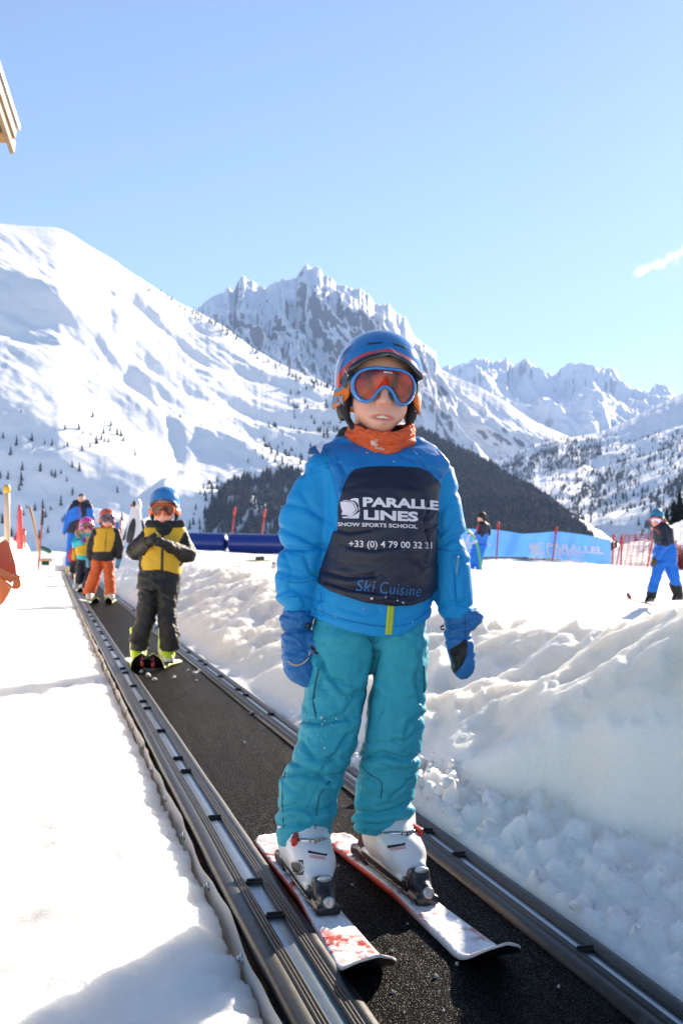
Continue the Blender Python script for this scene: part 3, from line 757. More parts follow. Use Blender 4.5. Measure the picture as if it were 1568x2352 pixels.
def ski(label, tip, tail, top, base, s=1.0, cat='ski', grp=None, heel=True, detail=True, tipk=1.0, n=150, rise=.06, width=1.0, bind=(None, None), boot_at=None):
    """tip and tail are the centre line's ends (x, y, z of the running surface)"""
    tip = np.asarray(tip, float); tail = np.asarray(tail, float); L = np.linalg.norm((tip - tail)[:2])
    f = np.array([*(tip - tail)[:2] / L, 0.0]); r = np.array([-f[1], f[0], 0.0]); r = -r
    e = empty('ski', tail, label, cat, grp)
    t = np.linspace(0, 1, n); m = 13
    hw = np.interp(t, [0, .02, .05, .35, .5, .8, .90, .945, .972, .988, 1], np.array([.026, .040, .044, .036, .0335, .045, .0505, .050, .043, .030, .004]) * width * s)
    zt = rise * np.maximum(0, (t - .86) / .14) ** 2.0 + .008 * np.maximum(0, (.05 - t) / .05) ** 2
    zb = tail[2] + (tip[2] - tail[2]) * t
    th = .0125 * s * np.interp(t, [0, .1, .5, .85, 1], [.7, .9, 1.3, .9, .5])
    u = np.linspace(-1, 1, m)
    c = tail[None] + f[None] * (t * L)[:, None]
    X = c[:, None, :] + r[None, None, :] * (u[None, :, None] * hw[:, None, None])
    topz = (zb + zt + th)[:, None] - .0015 * (np.abs(u[None]) > .99)
    if detail:
        wx, wy = X[..., 0], X[..., 1]
        topz = topz + .0045 * np.clip(fbm(wx * 55, wy * 55, 0, 4, int(abs(tip[0] * 91))) + .35, 0, 1) * (1 - np.abs(u[None]) ** 8) * sstep(0.0, 0.03, 1 - t)[:, None]
    A = np.concatenate([X[..., :2], topz[..., None]], -1).reshape(-1, 3)
    Bz = (zb + zt)[:, None] + 0 * u[None]
    Bv = np.concatenate([X[..., :2], Bz[..., None]], -1).reshape(-1, 3)
    V_ = np.concatenate([A, Bv]); o = n * m
    Fc = [tuple(x) for x in grid_faces(n, m)] + [tuple(x[::-1] + o) for x in grid_faces(n, m)]
    for i in range(n - 1):
        Fc += [(i * m, o + i * m, o + (i + 1) * m, (i + 1) * m), (i * m + m - 1, (i + 1) * m + m - 1, o + (i + 1) * m + m - 1, o + i * m + m - 1)]
    Fc += [tuple(range(m)) + tuple(o + k for k in range(m))[::-1], tuple((n - 1) * m + k for k in range(m))[::-1] + tuple(o + (n - 1) * m + k for k in range(m))]
    side = np.concatenate([np.repeat((np.abs(u)[None] > .98) * np.ones((n, 1)), 1).ravel(), np.ones(n * m)])
    tt = np.concatenate([np.repeat(t, m)] * 2)
    me = mesh('board', V_, Fc, [top, base], e, True, {'along': tt, 'edgeband': np.concatenate([np.tile(np.abs(u), n), np.ones(n * m) * 2])})
    bm = bmesh.new(); bm.from_mesh(me.data); bmesh.ops.recalc_face_normals(bm, faces=bm.faces)
    for fa in bm.faces:
        if fa.normal.z < -.4: fa.material_index = 1
    bm.to_mesh(me.data); bm.free()
    return e, f, r
# ================================================================ the boy in front
M_jkt = mat('blue_jacket_cloth', (0.010, 0.27, 0.60), rough=0.55, var=0.07, vs=14, bump=0.2, bs=700, bd=0.001, spec=0.22, sheen=0.0, wr=[(6.0, .30, .030), (17.0, .18, .010)])
M_glove = mat('blue_glove_cloth', (0.018, 0.115, 0.36), rough=0.5, var=0.12, vs=25, bump=0.3, bs=700, bd=0.001, spec=0.35, wr=[(14.0, .35, .016), (36.0, .2, .006)])
M_pants = mat('teal_trouser_cloth', (0.032, 0.32, 0.42), rough=0.58, var=0.10, vs=10, bump=0.25, bs=700, bd=0.001, spec=0.2, sheen=0.0, wr=[(6.5, .35, .035), (18.0, .2, .012)], dirt=((0.018, 0.10, 0.13), 16.0, 0.64))
NAVY = (0.010, 0.013, 0.034)
M_bib = two_tone('blue_and_navy_bib', dict(c=(0.008, 0.17, 0.46), rough=0.36, var=0.05, vs=10, bump=0.15, bs=700, bd=0.001, spec=0.4, wr=[(4.0, .3, .025), (12.0, .15, .008)]), NAVY, 'panel', 0.0012)
M_white_txt = mat('white_print', (0.72, 0.70, 0.76), rough=0.4, var=0.03)
M_blue_txt = mat('blue_print', (0.02, 0.17, 0.48), rough=0.4, var=0.03)
M_gait = mat('orange_gaiter_cloth', (0.66, 0.10, 0.022), rough=0.75, var=0.15, vs=40, bump=0.3, bs=600, bd=0.001, wr=[(22.0, .7, .012)])
M_helm = two_tone('glossy_blue_helmet', dict(c=(0.006, 0.15, 0.42), rough=0.12, var=0.03, vs=5, spec=0.5, coat=0.5), [(0.50, 0.035, 0.02), (0.012, 0.012, 0.012)], ['stripe', 'edge'], 0.0008)
M_gog = mat('light_blue_frame', (0.02, 0.22, 0.60), rough=0.25, var=0.04, coat=0.5)
M_strap = two_tone('orange_blue_strap', dict(c=(0.72, 0.16, 0.01), rough=0.65, var=0.08, vs=60, bump=0.2, bs=800, bd=0.001), (0.05, 0.36, 0.58), 'band', 0.0005)
def lens_mat(name, c0, c1):
    m, nt, b = newmat(name); L = nt.links.new
    tc = N(nt, 'ShaderNodeTexCoord'); no = N(nt, 'ShaderNodeTexNoise', Scale=18.0, Detail=4.0); L(tc.outputs['Object'], no.inputs[0])
    mx = N(nt, 'ShaderNodeMix', data_type='RGBA'); mx.inputs[6].default_value = (*c0, 1); mx.inputs[7].default_value = (*c1, 1)
    rp = N(nt, 'ShaderNodeValToRGB'); rp.color_ramp.elements[0].position = 0.4; rp.color_ramp.elements[1].position = 0.62
    L(no.outputs['Fac'], rp.inputs[0]); L(rp.outputs[0], mx.inputs[0]); L(mx.outputs[2], b.inputs['Base Color'])
    b.inputs['Roughness'].default_value = 0.06; b.inputs['Specular IOR Level'].default_value = 0.35; b.inputs['Coat Weight'].default_value = 0.25; b.inputs['Coat Roughness'].default_value = 0.02
    return m
M_lens = lens_mat('red_goggle_lens', (0.07, 0.008, 0.006), (0.58, 0.040, 0.008))
Yb = 2.66
boy = empty('person', (W(800, 2040, Yb)[0], Yb, 0.0), 'boy in front wearing a bright blue jacket, navy lettered bib and teal trousers', 'person')
Cb = W(869, 893, Yb) + np.array([0, .0, 0])
HY_, HP_, HR_ = 7.0, 4.0, 4.0      # a little turned, chin slightly down, tilted
# body: one continuous mesh
S = Sdf((-.22, Yb - .2, 0.10), (.34, Yb + .2, 1.36), 0.0048)
s_ = Yb / F
lips, HPt = head_sdf(S, Cb, 1.0, HY_, HP_, HR_)
for a, b_, r1, r2 in (((870, 1060), (862, 1250), 90, 100), ((862, 1250), (852, 1370), 100, 96), ((770, 1090), (690, 1240), 42, 36), ((690, 1240), (688, 1410), 34, 26), ((985, 1090), (1028, 1240), 40, 34), ((1028, 1240), (1048, 1410), 32, 24),
                      ((688, 1410), (690, 1530), 26, 22), ((1048, 1410), (1058, 1520), 24, 22), ((790, 1440), (765, 1700), 60, 48), ((765, 1700), (700, 1900), 48, 40), ((910, 1440), (900, 1700), 58, 46), ((900, 1700), (876, 1890), 46, 38)):
    S.add(S.rcone(PP(Yb, a), PP(Yb, b_), r1 * s_ * .8, r2 * s_ * .8), .02)
v, q = S.get(1)
# the head is re-modelled finely and kept in the same skin: one mesh, two resolutions joined at the neck
S2 = Sdf(Cb + (-.10, -.13, -.14), Cb + (.10, .12, .13), 0.0021)
lips, HPt = head_sdf(S2, Cb, 1.0, HY_, HP_, HR_, mouth_open=True)
S2.cut(-(S2.Z - (Cb[2] - .135)))
vh, qh = S2.get(1)
zcut = Cb[2] - .125
keep = (v[q][:, :, 2].max(1) < zcut)
q = q[keep]; used = np.unique(q); mp_ = -np.ones(len(v), int); mp_[used] = np.arange(len(used)); v = v[used]; q = mp_[q]
V_ = np.concatenate([v, vh]); Q_ = np.concatenate([q, qh + len(v)])
bob = mesh('body', V_, Q_, M_skin, boy, True, lips(V_))
# teeth and mouth
tl = []
for i, x in enumerate((-.0155, -.0095, -.0033, .0033, .0095, .0155)):
    tl.append(box((x, -.0965 + abs(x) * .25, -.0698 + (.0006 if i % 2 else 0)), (.0060, .005, .0086 - (.0016 if i in (0, 5) else 0)), None, .0008))
v_, f_ = join_geo(tl); Rm = np.array(Euler((R(HP_), R(HR_), R(HY_)), 'XYZ').to_matrix())
mesh('teeth', np.array(v_) @ Rm.T + Cb, f_, M_teeth, bob)
S = Sdf((-.025, -.11, -.09), (.025, -.07, -.055), .002); S.add(S.ell((0, -.086, -.0715), (.0185, .006, .007))); v_, q_ = S.get(1)
mesh('mouth', v_ @ Rm.T + Cb, q_, M_dark, bob)
# short brown hair under the helmet's edge
S = Sdf((-.09, -.10, .02), (.09, .12, .13), .003); S.add(S.ell((0, .012, .030), (.0795, .0965, .0895))); S.cut(-(S.Z - .080 + .55 * np.maximum(-S.Y - .03, 0) * 0 - .25 * np.minimum(S.Y + .05, 0)))
v_, q_ = S.get(1); mesh('hair', v_ @ Rm.T + Cb, q_, mat('brown_hair', (0.10, 0.055, 0.03), rough=0.6, var=0.3, vs=200, bump=0.6, bs=500, bd=.003), boy)
Th_, hob = headgear(boy, Cb, 1.0, HY_, HP_, HR_, M_helm, M_gog, M_lens, M_strap)

# jacket
hem = [(690, 1395), (715, 1412), (760, 1428), (800, 1441), (850, 1451), (890, 1456), (930, 1448), (985, 1418), (1010, 1405)]
torso = [(1022, 800, 940, 45), (1034, 758, 985, 62), (1050, 735, 1012, 80), (1080, 728, 1022, 100), (1130, 738, 1016, 118), (1200, 742, 1006, 128), (1280, 738, 1001, 132), (1340, 724, 997, 130), (1400, 715, 988, 126), (1470, 714, 983, 124)]
armL = [(1075, 712, 800, 52), (1100, 683, 796, 58), (1140, 660, 786, 62), (1185, 641, 780, 63), (1215, 638, 773, 62), (1245, 645, 763, 60, -.004), (1262, 651, 758, 58, -.008), (1285, 637, 750, 60, -.012), (1330, 633, 745, 60, -.018), (1372, 633, 736, 56, -.022), (1384, 643, 726, 48, -.024), (1392, 652, 721, 42, -.024), (1412, 650, 720, 41, -.026)]
armR = [(1075, 972, 1040, 50), (1100, 978, 1046, 55), (1150, 986, 1056, 56), (1200, 992, 1065, 56), (1222, 996, 1067, 55), (1238, 995, 1061, 54), (1250, 993, 1066, 54, -.004), (1280, 990, 1077, 54, -.008), (1330, 990, 1082, 54, -.012), (1375, 996, 1085, 52, -.016), (1405, 1006, 1084, 46, -.018), (1418, 1014, 1078, 40, -.02)]
def hemcut(S):
    px = CX + F * S.X / S.Y; z = HC - (np.interp(px, [h[0] for h in hem], [h[1] for h in hem]) - HY) * Yb / F
    near = (np.abs(S.X - W(850, 1400, Yb)[0]) < .148)
    return np.where(near, z - S.Z, -1).astype(np.float32)
jw = addf(crumple(.0030, .17, 3, .6, 1.0, .4), creases(Yb, .62, [
    ([(640, 1212), (690, 1232), (748, 1262)], 9, .010), ([(650, 1258), (700, 1262), (752, 1252)], 8, .010), ([(636, 1150), (700, 1165), (770, 1205)], 9, .006), ([(760, 1060), (775, 1120), (788, 1190)], 8, .008),
    ([(700, 1085), (690, 1130), (725, 1180)], 10, .006), ([(636, 1310), (690, 1325), (742, 1318)], 9, .006), ([(634, 1365), (668, 1352), (730, 1378)], 7, .008), ([(655, 1275), (668, 1310), (664, 1350)], 8, .005), ([(700, 1280), (712, 1310), (740, 1330)], 7, .005),
    ([(1062, 1226), (1035, 1238), (1000, 1258)], 8, .009), ([(1050, 1130), (1020, 1160), (1000, 1190)], 9, .006), ([(1040, 1180), (1025, 1215), (1000, 1232)], 8, .006), ([(1075, 1290), (1052, 1300), (1046, 1340), (1050, 1385)], 6, .006), ([(1000, 1395), (1040, 1385), (1085, 1392)], 6, .007),
    ([(722, 1405), (800, 1424), (880, 1436)], 5, .004), ([(905, 1436), (950, 1420), (985, 1398)], 5, .004), ([(732, 1368), (740, 1400), (738, 1420)], 4, .003), ([(790, 1400), (840, 1412), (872, 1405)], 7, .004)]))
jk, jv, jq = solid('jacket', M_jkt, boy, Yb, 0.0032, [('L', torso), ('L', armL), ('L', armR), ('C', (752, 1085), (770, 1095), 52, 56), ('C', (990, 1085), (985, 1100), 44, 48)], 12, [hemcut], jw)
# collar and lining behind the neck
solid('collar', mat('black_collar_lining', (0.012, 0.012, 0.015), rough=0.8, var=0.3, bump=0.5, bs=200, bd=.003), boy, Yb, 0.004, [('L', [(978, 785, 940, 50), (992, 776, 950, 60), (1012, 768, 958, 70), (1040, 758, 972, 72)], .035)], 0, [], crumple(.004, .05, 8))
solid('hood', M_jkt, boy, Yb, 0.004, [('L', [(988, 774, 930, 30), (1004, 764, 960, 55), (1030, 750, 980, 62), (1060, 745, 985, 60)], .062)], 0, [], crumple(.006, .06, 18))
# zip at the hem
def on_front(px, py, o, bvh):
    Y = Yb - .1; d = Vector((0, 1, 0)); p = W(px, py, Yb - .13); h = bvh.ray_cast(Vector((p[0], Yb - .6, p[2])), d)
    return None if h[0] is None else np.array([h[0].x, h[0].y - o, h[0].z])
bv = BVHTree.FromPolygons([tuple(x) for x in jv], [tuple(x) for x in jq])
M_zip = mat('lime_zip', (0.42, 0.50, 0.02), rough=0.5, var=0.15, vs=200)
V_, Fc = [], []
rows = np.linspace(1372, 1457, 20)
for py in rows:
    t = (py - 1372) / 85
    for dx, o in ((-8.0 + t * -.5, .000), (-7.5, .0035), (-1.2, .004), (0, .0022), (1.2, .004), (7.5, .0035), (8, .0)):
        p = on_front(899 - 6 * t + dx, min(py, 1450), o, bv)
        if p is None: p = V_[-1]
        if py > 1450: p = p + np.array([0, 0, -(py - 1450) * Yb / F])
        V_.append(p)
mesh('zip', V_, grid_faces(len(rows), 7), M_zip, jk)
# sleeve pocket with a zip pull on the image's right arm, cuff tab on the left
def patch(name, pts, o, m, parent, bvh, th=.003):
    """a flat sewn-on piece following the cloth: pts is a px outline"""
    P = smooth_closed(np.array(pts, float), 4); c = P.mean(0); V_, Fc, n = [], [], len(P)
    for k_, oo in ((1.0, .0), (.97, o), (.6, o), (.25, o)):
        for p in c + (P - c) * k_:
            w_ = on_front(p[0], p[1], oo, bvh); V_.append(w_ if w_ is not None else (V_[-1] if V_ else W(p[0], p[1], Yb - .12)))
    for r_ in range(3): Fc += [(r_ * n + k, r_ * n + (k + 1) % n, (r_ + 1) * n + (k + 1) % n, (r_ + 1) * n + k) for k in range(n)]
    Fc.append(tuple(3 * n + k for k in range(n)))
    return mesh(name, V_, Fc, m, parent)
patch('sleeve_pocket', [(1046, 1275), (1062, 1272), (1068, 1285), (1071, 1320), (1072, 1380), (1055, 1382), (1052, 1330), (1046, 1300)], .0045, M_jkt, jk, bv)
p = [on_front(x, y, .006, bv) for x, y in ((1056, 1276), (1057, 1295), (1054, 1310), (1055, 1322))]
v_, f_ = tube([x for x in p if x is not None], .0035, 8); mesh('zip_pull', v_, f_, mat('pale_blue_cord', (0.10, 0.32, 0.55), rough=0.6), jk)
patch('cuff_tab', [(655, 1376), (688, 1373), (692, 1403), (650, 1404)], .005, M_jkt, jk, bv)

M_jseam = mat('dark_blue_stitching', (0.006, 0.11, 0.30), rough=.7)
def seam0(pts, r_=.0009):
    P = smooth_closed(np.array(pts + pts[::-1], float), 3)[: len(pts) * 3 - 2]
    w_ = [on_front(x, y, .0003, bv) for x, y in P]; w_ = [x for x in w_ if x is not None]
    v_, f_ = tube(w_, r_, 6); mesh('stitching', v_, f_, M_jseam, jk)
seam0([(720, 1402), (760, 1415), (810, 1428), (850, 1436), (886, 1440)]); seam0([(908, 1440), (935, 1435), (962, 1422), (982, 1410)]); seam0([(735, 1362), (738, 1385), (740, 1408)])
seam0([(640, 1330), (670, 1340), (705, 1338), (738, 1330)]); seam0([(1000, 1250), (1020, 1262), (1045, 1266), (1072, 1262)]); seam0([(1008, 1270), (1012, 1320), (1018, 1380)])
# bib
bibhem = [(700, 1325), (738, 1340), (760, 1353), (790, 1364), (820, 1373), (860, 1381), (900, 1386), (950, 1384), (985, 1372), (1003, 1352), (1020, 1340)]
def bibcut(S):
    px = CX + F * S.X / S.Y; py = HY - (S.Z - HC) * F / Yb
    a = (py - np.interp(px, [h[0] for h in bibhem], [h[1] for h in bibhem])) * Yb / F
    l = (np.interp(py, [1000, 1030, 1060, 1130, 1200, 1300, 1400], [728, 736, 752, 776, 775, 735, 722]) - px) * Yb / F
    r_ = (px - np.interp(py, [1000, 1040, 1066, 1085, 1110, 1200, 1400], [980, 1012, 1032, 1030, 1010, 1006, 1004])) * Yb / F
    nk = .058 - np.sqrt(((px - 876) * Yb / F * .92) ** 2 + ((py - 985) * Yb / F) ** 2 * 1.3 + 0 * S.Y)
    nk = np.where(S.Y < Yb + .02, nk, -1)
    return np.maximum.reduce([a, l, r_, nk]).astype(np.float32)
PAN = [(775, 1165), (781, 1140), (790, 1110), (800, 1090), (815, 1077), (840, 1072), (880, 1070), (925, 1071), (960, 1073), (985, 1083), (1000, 1098), (1012, 1110)]
def panel(v):
    px, py = pxof(v)
    top = np.interp(px, [p[0] for p in PAN], [p[1] for p in PAN], left=1220, right=1130)
    lx = np.interp(py, [1060, 1075, 1090, 1110, 1140, 1165, 1230, 1300, 1345], [840, 815, 801, 790, 781, 775, 755, 738, 715])
    return np.minimum(np.minimum(py - top, px - lx), 1e3) * Yb / F * .9
bw = addf(crumple(.0030, .10, 31, .15, .5), creases(Yb, [([(745, 1335), (800, 1352), (870, 1362)], 6, .005), ([(742, 1312), (800, 1326), (860, 1322)], 7, .004), ([(800, 1255), (860, 1262), (930, 1250)], 8, .0025), ([(770, 1215), (800, 1222), (850, 1216)], 6, .0025),
    ([(985, 1160), (975, 1200), (985, 1250), (978, 1290)], 6, .007), ([(1000, 1175), (985, 1190), (970, 1192)], 4, .004), ([(1000, 1210), (985, 1222), (974, 1222)], 4, .004), ([(780, 1065), (792, 1090), (786, 1120)], 7, .006), ([(965, 1052), (985, 1075), (1010, 1090)], 7, .006), ([(920, 1045), (960, 1060), (1000, 1100)], 7, .004), ([(890, 1370), (940, 1376), (990, 1360)], 6, .004)]))
bb, bvv, bqq = solid('bib', M_bib, boy, Yb, 0.0028, [('L', torso), ('C', (752, 1070), (800, 1046), 40, 34), ('C', (1000, 1078), (950, 1048), 38, 34)], 18, [bibcut], bw, {'panel': panel}, 1, .0105)
bvb = BVHTree.FromPolygons([tuple(x) for x in bvv], [tuple(x) for x in bqq])
# shoulder wings of the bib that stand off, pale inside
M_wing = mat('pale_bib_lining', (0.62, 0.60, 0.72), rough=0.5, var=0.06)
def wing(pts, m):
    v_, f_ = [], []
    n = len(pts)
    for o in (0, .004):
        for (x, y, d) in pts: v_.append(W(x, y, Yb + d + o))
    f_.append(tuple(range(n))); f_.append(tuple(range(n, 2 * n))[::-1])
    for k in range(n): f_.append((k, (k + 1) % n, n + (k + 1) % n, n + k))
    return v_, f_
v_, f_ = wing([(1000, 1046, -.065), (1016, 1055, -.058), (1032, 1063, -.035), (1033, 1072, -.033), (1028, 1088, -.045), (1022, 1084, -.06), (1010, 1062, -.068)], None); mesh('shoulder_flap', v_, f_, M_wing, bb, False)
v_, f_ = wing([(725, 1024, -.045), (738, 1013, -.055), (746, 1014, -.070), (740, 1028, -.078), (736, 1042, -.085), (728, 1032, -.07)], None); mesh('shoulder_flap', v_, f_, M_wing, bb, False)
v_, f_ = wing([(706, 1042, -.045), (710, 1029, -.035), (726, 1022, -.045), (736, 1040, -.080), (716, 1044, -.075)], None); mesh('shoulder_flap', v_, f_, M_bib, bb, False)

# lettering printed on cloth
def text_geo(s, bold=.018, space=1.0, shear=0.0):
    cu_ = bpy.data.curves.new('t', 'FONT'); cu_.body = s; cu_.offset = bold; cu_.space_character = space; cu_.shear = shear; cu_.resolution_u = 3
    o = bpy.data.objects.new('t', cu_); col.objects.link(o); bpy.context.view_layer.update()
    me = o.to_mesh(); v = np.array([x.co[:] for x in me.vertices]); f = [list(p.vertices) for p in me.polygons]
    o.to_mesh_clear(); bpy.data.objects.remove(o); bpy.data.curves.remove(cu_)
    return v, f
def refine(v, f, mx):
    bm = bmesh.new(); vs_2 = [bm.verts.new(Vector((x[0], x[1], 0))) for x in v]
    for q in f:
        try: bm.faces.new([vs_2[i] for i in q])
        except ValueError: pass
    bmesh.ops.triangulate(bm, faces=bm.faces)
    for _ in range(4):
        ed = [e for e in bm.edges if e.calc_length() > mx]
        if not ed: break
        bmesh.ops.subdivide_edges(bm, edges=ed, cuts=1); bmesh.ops.triangulate(bm, faces=bm.faces)
    bm.verts.index_update()
    v = np.array([x.co[:2] for x in bm.verts]); f = [[x.index for x in p.verts] for p in bm.faces]; bm.free(); return v, f
def printed(name, geo, quad, m, parent, cast, off=.0012, mx=None):
    """geo normalised to its own bounds, laid in a px quad (x0, top y0, x1, bottom y1 [, rise]) and pressed onto the cloth"""
    v, f = geo; v = np.asarray(v)[:, :2]; lo, hi = v.min(0), v.max(0); v = (v - lo) / (hi - lo)
    x0, y0, x1, y1 = quad[:4]; sl = quad[4] if len(quad) > 4 else 0.0; cv = quad[5] if len(quad) > 5 else 0.0
    P = np.stack([x0 + v[:, 0] * (x1 - x0), y1 + v[:, 1] * (y0 - y1)], 1)
    P, f = refine(P, f, mx or 5.0)
    tt = (P[:, 0] - x0) / (x1 - x0)
    out = [cast(px, py + sl * t + cv * t * t, off) for (px, py), t in zip(P, tt)]
    okv = [o is not None for o in out]; mp2 = np.cumsum(okv) - 1
    f = [[int(mp2[i]) for i in q] for q in f if all(okv[i] for i in q)]
    o = mesh(name, [x for x in out if x is not None], f, m, parent, True)
    return o
castb = lambda px, py, o: on_front(px, py, o, bvb)
printed('lettering', text_geo('PARALLEL', .042, 1.0), (833, 1142, 1034, 1164, 4, 4), M_white_txt, bb, castb)
printed('lettering', text_geo('LINES', .042, 1.0), (835, 1171, 960, 1194, 4.5), M_white_txt, bb, castb)
printed('lettering', text_geo('SNOW SPORTS SCHOOL', .022, 1.0), (775, 1199, 958, 1208, 6), M_white_txt, bb, castb)
printed('lettering', text_geo('+33 (0) 4 79 00 32 21', .012, 1.0), (801, 1241, 994, 1261, 4), M_white_txt, bb, castb)
printed('lettering', text_geo('Ski', -.006, 1.05, .22), (817, 1331, 861, 1357, 2), M_blue_txt, bb, castb)
printed('lettering', text_geo('Cuisine', -.012, 1.1, .22), (872, 1335, 968, 1362, 10), M_blue_txt, bb, castb)
gob = [o for o in boy.children if o.name.startswith('goggles')][0]
tv_, tf_ = text_geo('NEVICA', .03); tv_ = tv_[:, :2]; tv_ = (tv_ - tv_.min(0)) / (tv_.max(0) - tv_.min(0))
P_, tf1 = refine(tv_ * [.020, .004], tf_, .004); mesh('lettering', Th_(np.stack([P_[:, 0] - .008, -.1175 + (P_[:, 0] - .008) ** 2 / .17 - .0005 + 0 * P_[:, 0], P_[:, 1] + .0265], 1)), tf1, M_white_txt, gob)
P_, tf1 = refine(tv_ * [.075, .021], tf_, .004); aa = np.radians(264 + P_[:, 0] / .075 * 40)
mesh('lettering', Th_(np.stack([.1052 * np.sin(aa), .014 - .1304 * np.cos(aa), -.047 + P_[:, 1]], 1)), tf1, mat('pale_blue_print', (.07, .38, .60), rough=.6), gob)
def emblem():
    """rounded block split by sweeping curves"""
    V_, Fc = [], []
    def blade(top, bot):
        i0 = len(V_); n = len(top)
        V_.extend(top); V_.extend(bot)
        Fc.extend([[i0 + k, i0 + k + 1, i0 + n + k + 1, i0 + n + k] for k in range(n - 1)])
    X = np.linspace(0, 1, 14)
    arc = lambda x0, y0, x1, y1, b: [(x0 + (x1 - x0) * t + 0 * t, y0 + (y1 - y0) * t + b * 4 * t * (1 - t)) for t in X]
    blade(arc(.00, .80, .55, .75, .04) , arc(.02, .62, .12, .36, -.02))
    blade(arc(.55, .75, .78, .40, .10), arc(.12, .36, .05, .22, .0))
    blade(arc(.78, .40, .50, .16, -.02), arc(.05, .22, .10, .20, .0))
    blade(arc(.12, .86, .62, .78, .05), arc(.14, .84, .60, .74, .05))
    blade(arc(.62, .80, .90, .40, .12), arc(.58, .755, .82, .40, .11))
    blade(arc(.90, .40, .12, .06, -.14), arc(.82, .38, .10, .12, -.10))
    blade(arc(.50, .90, .93, .94, .04), arc(.60, .83, .95, .60, .10))
    blade(arc(.95, .62, 1.0, .40, .0), arc(.92, .56, .96, .40, .0))
    blade(arc(1.0, .34, .94, .02, .0), arc(.93, .30, .40, .03, -.02))
    return np.array([(x, y, 0) for x, y in V_]), Fc
printed('emblem', emblem(), (781, 1144, 826, 1191), M_white_txt, bb, castb)
# snow flecks on the bib and a small printed star at the neck
fl = []
for px, py, r_ in ((853, 1374, 3.2), (885, 1371, 1.8), (912, 1379, 2), (925, 1384, 2.2), (843, 1036, 2.5), (905, 1058, 1.3), (835, 1398, 1.8), (770, 1418, 1.4), (948, 1430, 1.4)):
    c = castb(px, py, .001)
    if c is None: c = on_front(px, py, .001, bv)
    if c is not None: fl.append(chunk(c, r_ * .001, int(px)))
v_, f_ = join_geo(fl); tag(mesh('snow_flecks', v_, f_, M_ice, bb), kind='stuff')

# neck gaiter
def gcut(S):
    px = CX + F * S.X / S.Y; py = HY - (S.Z - HC) * F / Yb
    return np.where(S.Y < Yb - .0, (1002 - 26 * ((px - 880) / 70) ** 2 - py) * Yb / F, -1).astype(np.float32)
gt, gv, gq = solid('neck_gaiter', M_gait, boy, Yb, 0.003, [('L', [(974, 806, 948, 72), (985, 796, 953, 80), (1003, 792, 953, 84), (1018, 806, 952, 86), (1030, 820, 945, 84), (1046, 835, 925, 78)], -.012)], 0, [gcut], addf(crumple(.006, .035, 14, -.3, .4), creases(Yb, [([(800, 990), (840, 1012), (900, 1020), (950, 1005)], 5, .006), ([(815, 1008), (850, 1026), (910, 1030)], 4, .005)])))
S = None
bvg = BVHTree.FromPolygons([tuple(x) for x in gv], [tuple(x) for x in gq])
castg = lambda px, py, o: on_front(px, py, o, bvg)
M_gtxt = mat('pale_print', (0.75, 0.55, 0.45), rough=0.6)
printed('lettering', text_geo('Basics', .02), (862, 1020, 884, 1027, 4), M_gtxt, gt, castg)
printed('emblem', emblem(), (851, 1006, 869, 1021), M_gtxt, gt, castg)

# trousers
legL = [(1400, 724, 872, 92), (1462, 714, 872, 106), (1520, 710, 858, 100), (1560, 704, 846, 90, -.01), (1620, 694, 836, 84, -.02), (1662, 690, 828, 80, -.03), (1700, 684, 818, 80, -.04), (1735, 668, 806, 78, -.042), (1775, 648, 786, 72, -.036), (1815, 641, 778, 70, -.03), (1870, 638, 769, 68, -.026), (1905, 636, 760, 68, -.024), (1928, 637, 757, 66, -.024)]
legR = [(1400, 856, 974, 92), (1462, 852, 982, 104), (1520, 856, 981, 96), (1560, 853, 979, 86, -.004), (1620, 843, 975, 80, -.01), (1700, 831, 970, 76, -.012), (1745, 826, 962, 74, -.006), (1790, 820, 956, 70, .008), (1840, 815, 950, 68, .02), (1885, 812, 943, 66, .03), (1916, 814, 937, 64, .036)]
pw = addf(crumple(.0075, .085, 51, .35, .45, .4), creases(Yb, [
    ([(692, 1655), (740, 1660), (800, 1650)], 7, .010), ([(690, 1700), (720, 1740), (770, 1745)], 9, .008), ([(645, 1780), (690, 1775), (730, 1790), (775, 1782)], 8, .011), ([(664, 1745), (700, 1765), (760, 1800)], 8, .007), ([(800, 1690), (770, 1735), (745, 1760)], 8, .006),
    ([(640, 1860), (680, 1850), (720, 1868), (765, 1855)], 8, .008), ([(637, 1900), (690, 1893), (755, 1905)], 5, .006), ([(735, 1520), (760, 1560), (790, 1570)], 7, .006), ([(728, 1500), (745, 1545), (718, 1600)], 6, .007), ([(770, 1570), (800, 1600), (830, 1590)], 7, .005), ([(820, 1590), (790, 1640), (750, 1650)], 7, .005),
    ([(865, 1500), (850, 1560), (838, 1630), (828, 1700)], 8, .010), ([(966, 1500), (955, 1560), (965, 1610)], 6, .008), ([(972, 1640), (940, 1660), (930, 1690)], 6, .007), ([(832, 1740), (880, 1732), (925, 1745), (966, 1735)], 8, .010), ([(960, 1680), (935, 1700), (905, 1702)], 7, .006), ([(822, 1780), (850, 1790), (880, 1820)], 6, .005),
    ([(815, 1865), (860, 1872), (905, 1862), (945, 1845)], 8, .010), ([(812, 1890), (860, 1895), (930, 1885)], 5, .006), ([(945, 1790), (925, 1810), (900, 1830)], 6, .006), ([(880, 1560), (890, 1600), (870, 1640)], 8, .004)]))
tr, tv, tq = solid('trousers', M_pants, boy, Yb, 0.0034, [('L', legL), ('L', legR)], 10, [], pw)
bvt = BVHTree.FromPolygons([tuple(x) for x in tv], [tuple(x) for x in tq])
